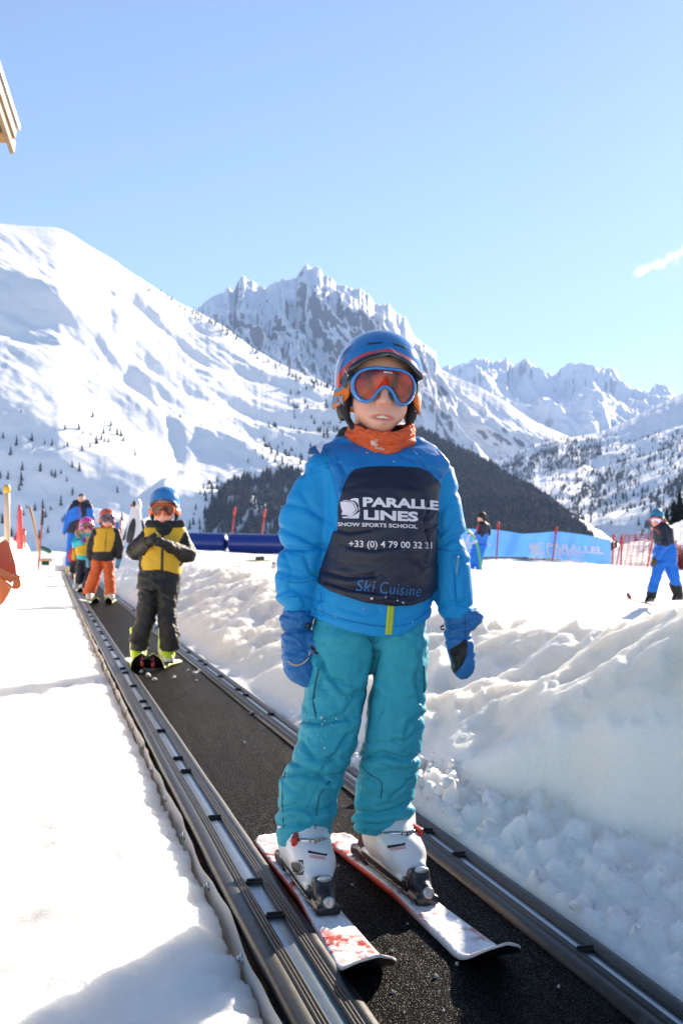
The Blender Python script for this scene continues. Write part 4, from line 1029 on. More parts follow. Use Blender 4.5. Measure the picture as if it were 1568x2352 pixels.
def seam(name, pts, r_, m, parent, bvh, o=.0005):
    P = smooth_closed(np.array(pts + pts[::-1], float), 3)[: len(pts) * 3 - 2]
    w_ = [on_front(x, y, o, bvh) for x, y in P]; w_ = [x for x in w_ if x is not None]
    if len(w_) > 2: v_, f_ = tube(w_, r_, 6); mesh(name, v_, f_, m, parent)
M_seam = mat('dark_teal_seam', (0.008, 0.07, 0.09), rough=0.7)
seam('seam', [(731, 1540), (722, 1580), (718, 1620), (726, 1655)], .0018, M_seam, tr, bvt); seam('seam', [(757, 1800), (735, 1830), (728, 1860), (722, 1920)], .0012, M_seam, tr, bvt)
seam('seam', [(826, 1742), (830, 1770), (846, 1790), (878, 1810), (876, 1850)], .0012, M_seam, tr, bvt); seam('seam', [(653, 1778), (645, 1830), (648, 1915)], .0012, M_seam, tr, bvt)
seam('seam', [(977, 1535), (979, 1560), (980, 1600)], .0022, M_seam, tr, bvt, .001); seam('seam', [(846, 1470), (858, 1490), (855, 1530)], .0012, M_seam, tr, bvt)
fl = []
for px, py, r_ in ((738, 1652, 3), (700, 1650, 2.5), (746, 1660, 2), (739, 1668, 2.4), (772, 1655, 3), (745, 1720, 2.2), (728, 1690, 1.5), (790, 1605, 1.5), (716, 1655, 1.5), (760, 1668, 1.4), (700, 1668, 1.2)):
    c = on_front(px, py, .001, bvt)
    if c is not None: fl.append(chunk(c, r_ * .001, int(px) + 77))
v_, f_ = join_geo(fl); tag(mesh('snow_flecks', v_, f_, M_ice, tr), kind='stuff')

# mittens
M_palm = (0.008, 0.008, 0.009)
M_mit = two_tone('blue_mitten_black_palm', dict(c=(0.016, 0.14, 0.38), rough=0.5, var=0.12, vs=25, bump=0.3, bs=700, bd=0.001, spec=0.35, wr=[(14.0, .35, .016), (36.0, .2, .006)]), M_palm, 'palm', .001)
mitL = [(1398, 655, 722, 40), (1412, 646, 722, 42), (1436, 645, 718, 40), (1447, 650, 712, 34), (1456, 650, 712, 34), (1475, 647, 717, 38), (1505, 649, 730, 38), (1535, 654, 734, 36), (1552, 662, 733, 32), (1565, 676, 729, 24), (1573, 692, 721, 12)]
def palmL(v):
    px, py = pxof(v); a = (px - np.interp(py, [1478, 1490, 1508], [712, 714, 728])); b_ = py - np.interp(px, [708, 725, 740, 756], [1478, 1490, 1500, 1508]); c = 1520 - py
    return np.minimum(np.minimum(a, b_), c) * .001
gl, glv, glq = solid('mitten', M_mit, boy, Yb, 0.003, [('L', mitL, -.03), ('C', (706, 1462, -.035), (728, 1484, -.05), 20, 17), ('C', (728, 1484, -.05), (749, 1506, -.06), 17, 11)], 10, [], addf(crumple(.005, .04, 61, .2, .5), creases(Yb, [([(650, 1452), (680, 1450), (715, 1446)], 5, .007), ([(650, 1412), (690, 1422), (722, 1410)], 5, .004), ([(665, 1500), (700, 1490), (722, 1482)], 6, .004), ([(660, 1535), (690, 1530), (712, 1520)], 6, .003)])), {'palm': palmL})
bvl = BVHTree.FromPolygons([tuple(x) for x in glv], [tuple(x) for x in glq])
seam('piping', [(657, 1524), (672, 1534), (690, 1532), (706, 1518), (710, 1500)], .0022, mat('tan_piping', (0.45, 0.36, 0.28), rough=0.5), gl, bvl, .001)
M_tog = mat('black_toggle', (0.01, 0.01, 0.01), rough=0.4)
c = on_front(706, 1441, .003, bvl); S = Sdf(c - .012, c + .012, .002); S.add(S.ell(c, (.006, .006, .008))); v_, q_ = S.get(1); mesh('toggle', v_, q_, M_tog, gl)
mitR = [(1398, 1010, 1098, 40), (1412, 1014, 1106, 42), (1428, 1018, 1105, 40), (1442, 1020, 1086, 36), (1450, 1018, 1077, 34), (1470, 1020, 1083, 36), (1495, 1024, 1088, 36), (1525, 1034, 1089, 34), (1542, 1038, 1084, 28), (1553, 1046, 1075, 18), (1559, 1055, 1068, 8)]
def palmR(v):
    px, py = pxof(v)
    l = px - np.interp(py, [1468, 1480, 1492, 1510, 1550], [1066, 1052, 1030, 1036, 1034]); r_ = np.interp(py, [1466, 1480, 1500, 1525, 1549], [1068, 1073, 1072, 1063, 1042]) - px
    return np.minimum(l, r_) * .001
gr, grv, grq = solid('mitten', M_mit, boy, Yb, 0.003, [('L', mitR, -.02), ('C', (1040, 1455, -.025), (1032, 1490, -.05), 17, 11)], 9, [], addf(crumple(.0045, .04, 67, -.3, .5), creases(Yb, [([(1018, 1446), (1050, 1438), (1080, 1432)], 5, .007), ([(1022, 1468), (1050, 1462), (1080, 1468)], 5, .003), ([(1084, 1490), (1072, 1512), (1050, 1548)], 4, .003)])), {'palm': palmR})
bvr = BVHTree.FromPolygons([tuple(x) for x in grv], [tuple(x) for x in grq])
pts = [W(1018, 1436, Yb - .045), W(1012, 1440, Yb - .05), W(1013, 1446, Yb - .052), W(1020, 1445, Yb - .05)]
v_, f_ = tube(pts, .0022, 6); mesh('toggle', v_, f_, M_tog, gr)

# boots and skis
M_boot = two_tone('white_boot_shell', dict(c=(0.70, 0.69, 0.68), rough=0.32, var=0.06, vs=25, spec=0.5, dirt=((0.30, 0.28, 0.26), 40.0, 0.70)), (0.02, 0.02, 0.02), 'sole', .001)
M_chrome = mat('buckle_steel', (0.55, 0.54, 0.53), rough=0.22, metal=1.0)
M_redb = mat('red_buckle', (0.55, 0.04, 0.02), rough=0.35)
def ski_top(name, snow=(0.86, 0.82, 0.80), red=(0.50, 0.045, 0.03), side=(0.62, 0.05, 0.03), edge=(0.62, 0.58, 0.55), thr=0.47):
    m, nt, b = newmat(name); L = nt.links.new
    tc = N(nt, 'ShaderNodeTexCoord'); n1 = N(nt, 'ShaderNodeTexNoise', Scale=28.0, Detail=7.0, Roughness=0.7); L(tc.outputs['Object'], n1.inputs[0])
    rp = N(nt, 'ShaderNodeValToRGB'); rp.color_ramp.elements[0].position = thr; rp.color_ramp.elements[1].position = thr + .07; L(n1.outputs['Fac'], rp.inputs[0])
    n0 = N(nt, 'ShaderNodeTexNoise', Scale=7.0, Detail=3.0); L(tc.outputs['Object'], n0.inputs[0]); r0 = N(nt, 'ShaderNodeValToRGB'); r0.color_ramp.elements[0].position = .44; r0.color_ramp.elements[1].position = .60; L(n0.outputs['Fac'], r0.inputs[0])
    mu = N(nt, 'ShaderNodeMath', operation='MULTIPLY'); L(rp.outputs[0], mu.inputs[0]); L(r0.outputs[0], mu.inputs[1])
    mx = N(nt, 'ShaderNodeMix', data_type='RGBA'); mx.inputs[6].default_value = (*snow, 1); mx.inputs[7].default_value = (*red, 1); L(mu.outputs[0], mx.inputs[0])
    at = N(nt, 'ShaderNodeAttribute', attribute_name='edgeband'); al = N(nt, 'ShaderNodeAttribute', attribute_name='along')
    g1 = N(nt, 'ShaderNodeMapRange'); g1.inputs[1].default_value = .93; g1.inputs[2].default_value = .97; L(at.outputs['Fac'], g1.inputs[0])
    g2 = N(nt, 'ShaderNodeMapRange'); g2.inputs[1].default_value = .55; g2.inputs[2].default_value = .75; L(al.outputs['Fac'], g2.inputs[0])
    ms = N(nt, 'ShaderNodeMix', data_type='RGBA'); ms.inputs[6].default_value = (*side, 1); ms.inputs[7].default_value = (*edge, 1); L(g2.outputs[0], ms.inputs[0])
    m2 = N(nt, 'ShaderNodeMix', data_type='RGBA'); L(g1.outputs[0], m2.inputs[0]); L(mx.outputs[2], m2.inputs[6]); L(ms.outputs[2], m2.inputs[7]); L(m2.outputs[2], b.inputs['Base Color'])
    n2 = N(nt, 'ShaderNodeTexNoise', Scale=420.0, Detail=4.0); L(tc.outputs['Object'], n2.inputs[0]); bp = N(nt, 'ShaderNodeBump', Strength=.5, Distance=.002); L(n2.outputs['Fac'], bp.inputs['Height']); L(bp.outputs[0], b.inputs['Normal'])
    b.inputs['Roughness'].default_value = .5; return m
M_ski = ski_top('snow_dusted_red_white_ski')
M_base = mat('black_ski_base', (0.012, 0.012, 0.013), rough=0.3)
M_bind = mat('black_binding_plastic', (0.014, 0.014, 0.016), rough=0.3, var=0.3, bump=0.1, bs=200)
M_scr = mat('grey_screw', (0.45, 0.44, 0.42), rough=0.35, metal=0.6)
M_cap = mat('pearl_cap', (0.55, 0.56, 0.58), rough=0.2, metal=0.3)
def binding(e, toe, ang, lift):
    """toe and heel pieces on the ski e; toe = front of the boot on the ski's top"""
    f = np.array([math.sin(ang), -math.cos(ang), 0.0]); r = np.array([math.cos(ang), math.sin(ang), 0]); Rm = np.stack([r, -f, np.array([0, 0, 1.0])], 1)
    T = lambda v: np.asarray(v) @ Rm.T + toe
    S = Sdf((-.045, -.085, -.012), (.045, .03, .085), .0026)
    S.add(S.bx((0, -.020, .002), (.027, .050, .010), None, .006)); S.add(S.bx((0, -.014, .036), (.023, .024, .026), Euler((-.30, 0, 0)).to_matrix(), .014), .012)
    S.add(S.rcone((0, -.03, .022), (0, -.054, .020), .019, .017), .012); S.add(S.bx((-.024, .006, .026), (.008, .016, .012), None, .006), .008); S.add(S.bx((.024, .006, .026), (.008, .016, .012), None, .006), .008)
    v, q = S.get(1); tp = mesh('toe_piece', T(v), q, M_bind, e)
    M_ = np.array(Euler((R(82), 0, 0)).to_matrix())
    v_, f_ = lathe((0, -.0715, .021), [(.0125, -.004), (.0125, .002), (.010, .0035), (.004, .002)], 18, M_); mesh('screw', T(v_), f_, M_scr, tp)
    S = Sdf((-.035, -.06, .03), (.035, .03, .10), .0024); S.add(S.ell((0, -.022, .056), (.017, .022, .008), Euler((-.45, 0, 0)).to_matrix())); v, q = S.get(1); mesh('cap', T(v), q, M_cap, tp)
    S = Sdf((-.045, .26, -.012), (.045, .40, .10), .003)
    S.add(S.bx((0, .335, .004), (.030, .058, .014), None, .006)); S.add(S.bx((0, .318, .040), (.026, .030, .034), Euler((.25, 0, 0)).to_matrix(), .012), .012); S.add(S.rcone((0, .335, .06), (0, .365, .085), .014, .010), .01)
    v, q = S.get(1); mesh('heel_piece', T(v), q, M_bind, e)
    S = Sdf((-.05, -.10, -.008), (.05, .42, .016), .004); S.add(S.bx((0, .16, .003), (.030, .22, .004), None, .003))
    v, q = S.get(1); v = v + np.array([0, 0, 1]) * (.006 * np.clip(fbm(v[:, 0] * 60, v[:, 1] * 60, 0, 3, 8), 0, 1))[:, None]; mesh('binding_plate', T(v), q, M_bind, e)
sk1 = ((.066, 2.035, .004), (-.201, 3.092, .004)); sk2 = ((.306, 2.098, .004), (-.0107, 3.102, .004))
M_txtred = mat('red_print', (0.55, 0.05, 0.04), rough=0.4); M_txtblk = mat('black_print', (0.012, 0.012, 0.012), rough=0.4)
for (tip, tail), side, lab, toe_px in ((sk1, -1, 'snowy red and white ski of the boy in front, the one beside the left rail', (742, 2052)), (sk2, 1, 'snowy red and white ski of the boy in front, the one nearer the right rail', (937, 2030))):
    e, f, r = ski(lab, tip, tail, M_ski, M_base, 1.0, 'ski', None, rise=.062)
    ang = math.atan2(f[0], -f[1])
    tw = W(toe_px[0], toe_px[1], 2.47 if side < 0 else 2.53); tt = ((np.array(tip) - tw)[:2] @ f[:2]); tc_ = np.array(tip) - f * tt
    toe = np.array([tc_[0], tc_[1], .030]); binding(e, toe, ang, 0)
    T, bt = ski_boot(boy, toe - f * .148 + np.array([0, 0, .012]), ang, M_boot, None, (M_chrome, M_redb), 1.0, side, True, .0032)
    V0_ = np.array([v.co[:] for v in bt.data.vertices]); bvx = BVHTree.FromPolygons([tuple(x) for x in V0_], [tuple(p.vertices) for p in bt.data.polygons])
    def castx(px, py, o, bvx=bvx):
        d = Vector(((px - CX) / F, 1, -(py - HY) / F)).normalized(); h = bvx.ray_cast(Vector((0, 0, HC)), d)
        return None if h[0] is None else np.array(h[0] - d * o)
    if side < 0:
        printed('lettering', text_geo('ROSSIGNOL', .012), (712, 1963, 748, 1970, 5), M_txtred, bt, castx, .0008, 2)
        printed('stripe', (np.array([(0, 0, 0), (1, 0, 0), (1, 1, 0), (.85, .7, 0), (0, 1, 0)]), [[0, 1, 2, 3, 4]]), (707, 1953, 751, 1959, 7), M_txtblk, bt, castx, .0008, 3)
        printed('emblem', emblem(), (668, 1975, 698, 2010), M_txtblk, bt, castx, .0008, 3)
    else:
        printed('lettering', text_geo('ROSSIGNOL', .012), (896, 1948, 932, 1955, -6), M_txtred, bt, castx, .0008, 2)
        printed('stripe', (np.array([(0, 0, 0), (1, 0, 0), (1, 1, 0), (.85, .7, 0), (0, 1, 0)]), [[0, 1, 2, 3, 4]]), (889, 1942, 930, 1949, -8), M_txtblk, bt, castx, .0008, 3)
# ================================================================ the others on the snow
def cloth(name, c, **k):
    d = dict(rough=0.6, var=0.12, vs=9, bump=0.3, bs=60, bd=0.006, spec=0.3, wr=[(7.0, .4, .03)]); d.update(k); return mat(name, c, **d)
M_kblk = cloth('black_jacket_cloth', (0.011, 0.011, 0.012), spec=0.4); M_kgry = cloth('charcoal_trouser_cloth', (0.026, 0.025, 0.024), dirt=((0.5, 0.5, 0.5), 9.0, 0.72))
M_yel = cloth('yellow_bib_cloth', (0.62, 0.37, 0.012)); M_org = cloth('orange_trouser_cloth', (0.55, 0.105, 0.025)); M_tea = cloth('turquoise_jacket_cloth', (0.02, 0.42, 0.52))
M_nav = cloth('navy_cloth', (0.010, 0.013, 0.030)); M_cob = cloth('cobalt_blue_cloth', (0.010, 0.16, 0.66)); M_ora = cloth('orange_neck_cloth', (0.62, 0.09, 0.02)); M_red = cloth('crimson_jacket_cloth', (0.42, 0.03, 0.05))
M_fur = mat('tan_fur', (0.42, 0.30, 0.20), rough=0.9, var=0.5, vs=60, bump=1.0, bs=140, bd=.02)
M_bootw = two_tone('pale_ski_boot', dict(c=(0.55, 0.52, 0.48), rough=0.35, var=0.2), (0.02, 0.02, 0.02), 'sole', .001)
M_bootl = two_tone('lime_ski_boot', dict(c=(0.62, 0.60, 0.52), rough=0.35, var=0.15), [(0.50, 0.66, 0.01), (0.02, 0.02, 0.02)], ['cuffpart', 'sole'], .002)
M_bootk = two_tone('black_ski_boot', dict(c=(0.02, 0.02, 0.022), rough=0.35, var=0.3), (0.01, 0.01, 0.01), 'sole', .001)
M_booty = two_tone('yellow_ski_boot', dict(c=(0.50, 0.36, 0.06), rough=0.4, var=0.2), (0.02, 0.02, 0.02), 'sole', .001)
M_lred = lens_mat('brown_goggle_lens', (0.05, 0.016, 0.012), (0.16, 0.04, 0.02)); M_lsil = lens_mat('silver_blue_lens', (0.35, 0.5, 0.8), (0.7, 0.8, 1.0))
def helm_mat(name, c, stripe, edge=(0.012, 0.012, 0.012), var=0.05, vs=5): return two_tone(name, dict(c=c, rough=0.2, var=var, vs=vs, coat=0.6), [stripe, edge], ['stripe', 'edge'], .001)
def plain(name, c, **k): return mat(name, c, **dict(dict(rough=0.4, var=0.05), **k))
def figure(label, Y, feet, wear, head, body, grp=None):
    """wear: (part, material, prims, k, crumple amp, attrs, cuts); head: dict; body: inner prims"""
    e = empty('person', W(feet[0], feet[1], Y), label, 'person', grp)
    vox = Y * 2.3 / F; s_ = Y / F
    C = W(head['c'][0], head['c'][1], Y) + np.array([0, head.get('dy', 0), 0]); s = head['w'] * s_ / .205
    pr = body; lo, hi = [], []
    for p in pr:
        for q_, r_ in ((p[1], p[3]), (p[2], p[4])):
            c = PP(Y, q_); lo.append(c - r_ * s_); hi.append(c + r_ * s_)
    lo.append(C - .2 * s); hi.append(C + .17 * s)
    S = Sdf(np.min(lo, 0), np.max(hi, 0), min(vox, .008) if Y < 12 else vox * .8)
    lips, HP2 = head_sdf(S, C, s, head.get('yaw', 0), head.get('pitch', 0), head.get('roll', 0))
    for p in pr: S.add(S.rcone(PP(Y, p[1]), PP(Y, p[2]), p[3] * s_, p[4] * s_), .02)
    v, q = S.get(1); mesh('body', v, q, M_skin, e, True, lips(v))
    for w_ in wear:
        nm, m, prims, k, amp = w_[:5]
        solid(nm, m, e, Y, vox, prims, k, w_[6] if len(w_) > 6 else [], crumple(amp, max(.10, 26 * s_), hash(nm) % 7, .3, .6) if amp else None, w_[5] if len(w_) > 5 else None)
    if 'helm' in head:
        headgear(e, C, s, head.get('yaw', 0), head.get('pitch', 0), head.get('roll', 0), head['helm'], head['gog'], head['lens'], head['strap'], detail=0)
    return e, C, s
def below(Y, pts):     # keep what lies above a px line
    return lambda S: ((CX * 0 + (HC - (np.interp(CX + F * S.X / S.Y, [p[0] for p in pts], [p[1] for p in pts]) - HY) * Y / F)) - S.Z).astype(np.float32)
def pxband(pts, w_, Y):  # attribute above zero on a line of width w_ px seen from the front
    def f(v):
        px, py = pxof(v); best = np.full(len(v), 1e9)
        for (x0, y0), (x1, y1) in zip(pts[:-1], pts[1:]):
            dx, dy = x1 - x0, y1 - y0; t = np.clip(((px - x0) * dx + (py - y0) * dy) / (dx * dx + dy * dy), 0, 1)
            best = np.minimum(best, np.hypot(px - x0 - t * dx, py - y0 - t * dy))
        return (w_ / 2 - best) * Y / F
    return f
M_yelz = two_tone('yellow_bib_with_black_zip', dict(c=(0.62, 0.37, 0.012), rough=0.6, var=0.12, vs=9, bump=0.3, bs=60, bd=.006), (0.012, 0.012, 0.012), 'zip', .003)
M_boyred = two_tone('red_zip_on_navy', dict(c=(0.010, 0.013, 0.030), rough=0.6, var=0.1, vs=9, bump=0.3, bs=60, bd=.006), [(0.010, 0.16, 0.66), (0.45, 0.03, 0.03)], ['blue', 'zip'], .006)
M_lime_ski = ski_top('snowy_lime_edged_ski', red=(0.5, .5, .45), side=(0.50, 0.62, 0.02), edge=(0.50, 0.62, 0.02), thr=.62)
M_plain_ski = ski_top('snowy_grey_ski', red=(0.35, .35, .36), side=(0.4, 0.4, 0.4), edge=(0.5, 0.5, 0.5), thr=.6)
M_red_ski = ski_top('red_edged_ski', snow=(.42, .10, .09), red=(0.2, .04, .04), side=(0.42, 0.05, 0.05), edge=(0.6, 0.3, 0.28), thr=.5)

# ---- child in black with a yellow bib, hands together
Y = 7.5
e, C, s = figure('child in black with a blue helmet, gloved hands together before a yellow zipped bib', Y, (358, 1530),
    [('jacket', M_kblk, [('L', [(1205, 340, 420, 26), (1222, 328, 430, 32), (1260, 322, 424, 38), (1310, 320, 416, 40), (1345, 315, 415, 42), (1366, 316, 412, 40)]), ('C', (340, 1232), (312, 1266, -.02), 18, 20), ('C', (312, 1266, -.02), (352, 1246, -.20), 18, 13), ('C', (418, 1236), (432, 1272, -.02), 18, 20), ('C', (432, 1272, -.02), (396, 1253, -.20), 18, 13)], 6, .012, None, [below(Y, [(310, 1352), (360, 1356), (420, 1366)])]),
     ('collar', M_kblk, [('L', [(1196, 338, 424, 24), (1208, 338, 422, 30), (1222, 346, 412, 32)], -.01), ('C', (345, 1202, -.03), (356, 1216, -.05), 9, 8), ('C', (418, 1204, -.03), (405, 1216, -.05), 10, 8)], 5, .012),
     ('bib', M_yelz, [('L', [(1212, 332, 428, 34), (1222, 330, 428, 36), (1250, 326, 422, 42), (1300, 322, 418, 44), (1325, 321, 417, 44)])], 0, .006, {'zip': pxband([(374, 1225), (372, 1325)], 6.5, Y)}, [below(Y, [(315, 1310), (372, 1308), (420, 1322)]), lambda S: (np.where(S.Y < Y, .16 * 0 + (20 - np.hypot((CX + F * S.X / S.Y) - 378, ((HY - (S.Z - HC) * F / S.Y) - 1205) * .8)) * Y / F, -1)).astype(np.float32)]),
     ('trousers', M_kgry, [('L', [(1345, 320, 365, 34), (1400, 317, 362, 32), (1430, 312, 356, 30, -.02), (1455, 302, 348, 30, -.03), (1478, 300, 342, 27), (1492, 302, 338, 25)]), ('L', [(1345, 360, 410, 34), (1400, 362, 406, 32), (1430, 364, 408, 30, -.02), (1460, 367, 413, 29, -.02), (1480, 368, 414, 27), (1494, 371, 408, 25)])], 4, .020),
     ('glove', M_kblk, [('C', (352, 1246, -.20), (366, 1238, -.25), 11, 10), ('C', (366, 1238, -.25), (374, 1229, -.26), 6, 4), ('C', (364, 1234, -.26), (372, 1226, -.27), 4, 3), ('C', (368, 1243, -.26), (378, 1238, -.27), 4, 3)], 3, 0),
     ('glove', M_kblk, [('C', (398, 1253, -.20), (380, 1245, -.24), 12, 11), ('C', (380, 1245, -.24), (368, 1247, -.26), 6, 4), ('C', (384, 1239, -.26), (374, 1236, -.27), 4, 3), ('C', (382, 1250, -.25), (372, 1252, -.26), 4, 3)], 3, 0)],
    dict(c=(378, 1166), w=72, yaw=2, pitch=10, roll=-1, helm=helm_mat('mottled_blue_helmet', (0.03, 0.20, 0.50), (0.03, 0.20, 0.50), (0.02, 0.05, 0.12), .55, 22), gog=plain('orange_frame', (0.75, 0.12, 0.01)), lens=M_lred, strap=plain('orange_band', (0.72, 0.13, 0.02))),
    [('C', (372, 1225), (368, 1320), 24, 24), ('C', (345, 1360), (325, 1470), 14, 11), ('C', (390, 1360), (392, 1470), 14, 11), ('C', (345, 1232), (312, 1266), 10, 8), ('C', (312, 1266), (355, 1246, -.18), 8, 6), ('C', (415, 1236), (432, 1272), 10, 8), ('C', (432, 1272), (390, 1252, -.18), 8, 6)])
for (x, y, an) in ((318, 1530, .12), (384, 1527, .25)):
    T, b_ = ski_boot(e, W(x, y, Y + .05) + np.array([0, 0, .02]), an, M_bootl, None, None, 36 * Y / F / .105 * .95, 1, False, .008)
c1 = W(338, 1552, 7.14); c1[2] = .018; c2 = W(392, 1556, 7.10); c2[2] = .018
ski('lime edged ski of the child in black, the one whose tip points straight ahead', W(324, 1541, 7.25) * (1, 1, 0) + (0, 0, .03), W(300, 1510, 8.0) * (1, 1, 0) + (0, 0, .02), M_lime_ski, M_base, 1.0, 'ski', None, detail=False, n=60, rise=.10, width=1.15)
ski('lime edged ski of the child in black, turned with its tail out to the right', W(352, 1541, 7.25) * (1, 1, 0) + (0, 0, .03), W(404, 1519, 7.86) * (1, 1, 0) + (0, 0, .02), M_lime_ski, M_base, 1.0, 'ski', None, detail=False, n=60, rise=.10, width=1.15)
tl_ = empty('tip_clip', W(340, 1530, 7.25), 'black looped clip with red ends joining the two ski tips of the child in black', 'ski tip clip')
a, b_ = W(327, 1520, 7.26), W(352, 1522, 7.26)
for p in (a, b_):
    v_, f_ = join_geo([box(p + np.array([0, 0, -.01]), (.022, .02, .045), None, .005), box(p + np.array([0, 0, .02]), (.012, .012, .03), None, .003)]); mesh('clamp', v_, f_, plain('red_clamp', (0.30, 0.01, 0.015)), tl_)
v_, f_ = tube([a + (b_ - a) * t + np.array([0, -.01, .03 * math.sin(math.pi * t) + .004]) for t in np.linspace(0, 1, 9)], .008, 8); mesh('loop', v_, f_, M_base, tl_)

# ---- child in orange trousers
Y = 15.8
e, C, s = figure('child in orange helmet and orange trousers looking to the right, arms hanging', Y, (228, 1383),
    [('jacket', M_kblk, [('L', [(1212, 222, 268, 14), (1222, 216, 272, 18), (1250, 214, 270, 21), (1289, 212, 262, 22)]), ('C', (221, 1222), (209, 1255), 10, 9), ('C', (209, 1255), (206, 1280), 9, 8), ('C', (268, 1224), (276, 1255), 10, 9), ('C', (276, 1255), (274, 1280), 9, 8)], 4, .012),
     ('bib', M_yelz, [('L', [(1213, 220, 266, 18), (1225, 217, 270, 20), (1250, 215, 268, 23), (1268, 214, 264, 24)])], 0, .008, {'zip': pxband([(245, 1222), (241, 1268)], 2.4, Y)}),
     ('neck_gaiter', M_ora, [('L', [(1206, 232, 262, 14), (1219, 230, 264, 17), (1226, 240, 258, 16)])], 0, .008),
     ('trousers', M_org, [('L', [(1284, 212, 240, 19), (1305, 210, 236, 17), (1335, 199, 228, 15), (1364, 190, 219, 14)]), ('L', [(1284, 234, 261, 19), (1305, 238, 261, 17), (1335, 241, 265, 15), (1367, 242, 267, 14)])], 3, .02),
     ('glove', cloth('bright_patterned_glove', (0.10, 0.30, 0.42), var=.9, vs=14), [('C', (204, 1282), (203, 1300), 6, 5), ('C', (205, 1290), (209, 1299), 3, 2)], 2, 0), ('glove', cloth('bright_patterned_glove', (0.10, 0.30, 0.42), var=.9), [('C', (274, 1284), (270, 1302), 6, 5), ('C', (276, 1286), (278, 1292), 3, 2)], 2, 0)],
    dict(c=(246, 1192), w=37, yaw=22, pitch=6, roll=3, helm=helm_mat('orange_helmet', (0.62, 0.09, 0.025), (0.25, 0.27, 0.30)), gog=plain('blue_frame', (0.04, 0.2, 0.6)), lens=M_lred, strap=plain('orange_strap', (0.65, 0.14, 0.02))),
    [('C', (245, 1225), (240, 1275), 14, 12), ('C', (226, 1290), (208, 1355), 9, 7), ('C', (250, 1290), (254, 1355), 9, 7), ('C', (222, 1225), (208, 1255), 6, 5), ('C', (208, 1255), (204, 1295), 5, 3), ('C', (266, 1225), (276, 1255), 6, 5), ('C', (276, 1255), (272, 1295), 5, 3)])
for (x, y, an) in ((207, 1378, .1), (252, 1379, .5)): ski_boot(e, W(x, y, Y), an, M_bootw, None, None, 1.0, 1, False, .014)
def onbelt(px, Y, dz=.012):
    p = W(px, 1300, Y); p[2] = float(zc(Y / .968)) + dz; return p
ski('lime edged ski under the left-hand boot of the child in orange trousers', onbelt(222, 15.3), onbelt(186, 16.3), M_lime_ski, M_base, 1.0, 'ski', None, detail=False, n=40, rise=.09)
ski('lime edged ski under the right-hand boot of the child in orange trousers', onbelt(249, 15.35), onbelt(262, 16.3), M_lime_ski, M_base, 1.0, 'ski', None, detail=False, n=40, rise=.09)

# ---- child in turquoise with a pink helmet
Y = 19.3
e, C, s = figure('child in a pink helmet and turquoise fur hooded jacket with a yellow bib', Y, (184, 1358),
    [('jacket', M_tea, [('L', [(1219, 184, 212, 12), (1232, 176, 214, 16), (1260, 176, 212, 18), (1287, 178, 210, 18)]), ('C', (182, 1234), (178, 1248, -.1), 10, 9), ('C', (178, 1248, -.1), (196, 1246, -.25), 9, 7), ('C', (208, 1236), (212, 1262), 8, 7)], 4, .02),
     ('hood', M_fur, [('C', (177, 1224), (184, 1219), 6, 6), ('C', (184, 1219), (193, 1222, -.1), 6, 5), ('C', (177, 1224), (188, 1234, -.15), 5, 4)], 3, .02),
     ('bib', M_yel, [('L', [(1232, 184, 212, 17), (1252, 174, 214, 21), (1276, 176, 212, 22)])], 0, .01),
     ('trousers', M_nav, [('L', [(1283, 178, 200, 15), (1312, 176, 197, 13), (1342, 172, 190, 12)]), ('L', [(1283, 192, 212, 15), (1312, 196, 212, 13), (1342, 198, 212, 12)])], 3, .02),
     ('glove', cloth('purple_glove', (0.16, 0.03, 0.25)), [('C', (196, 1245, -.25), (204, 1240, -.28), 6, 5), ('C', (200, 1240, -.28), (206, 1234, -.28), 3, 2)], 2, 0)],
    dict(c=(200, 1210), w=34, yaw=26, pitch=8, roll=6, helm=helm_mat('pink_helmet', (0.70, 0.06, 0.30), (0.35, 0.35, 0.38)), gog=plain('pale_pink_frame', (0.75, 0.25, 0.42)), lens=M_lred, strap=plain('pink_strap', (0.72, 0.22, 0.40))),
    [('C', (196, 1232), (195, 1285), 12, 14), ('C', (188, 1290), (182, 1335), 8, 6), ('C', (202, 1290), (205, 1335), 8, 6), ('C', (184, 1234), (178, 1248, -.1), 5, 4), ('C', (178, 1248, -.1), (200, 1243, -.25), 4, 3)])
for (x, y, an) in ((178, 1354, -.1), (206, 1352, .3)): ski_boot(e, W(x, y, Y), an, M_bootw, None, None, 1.05, 1, False, .018)
ski('dark tipped ski of the child in turquoise', onbelt(186, 18.7), onbelt(174, 19.8), M_plain_ski, M_base, 1.0, 'ski', None, detail=False, n=30, rise=.09)

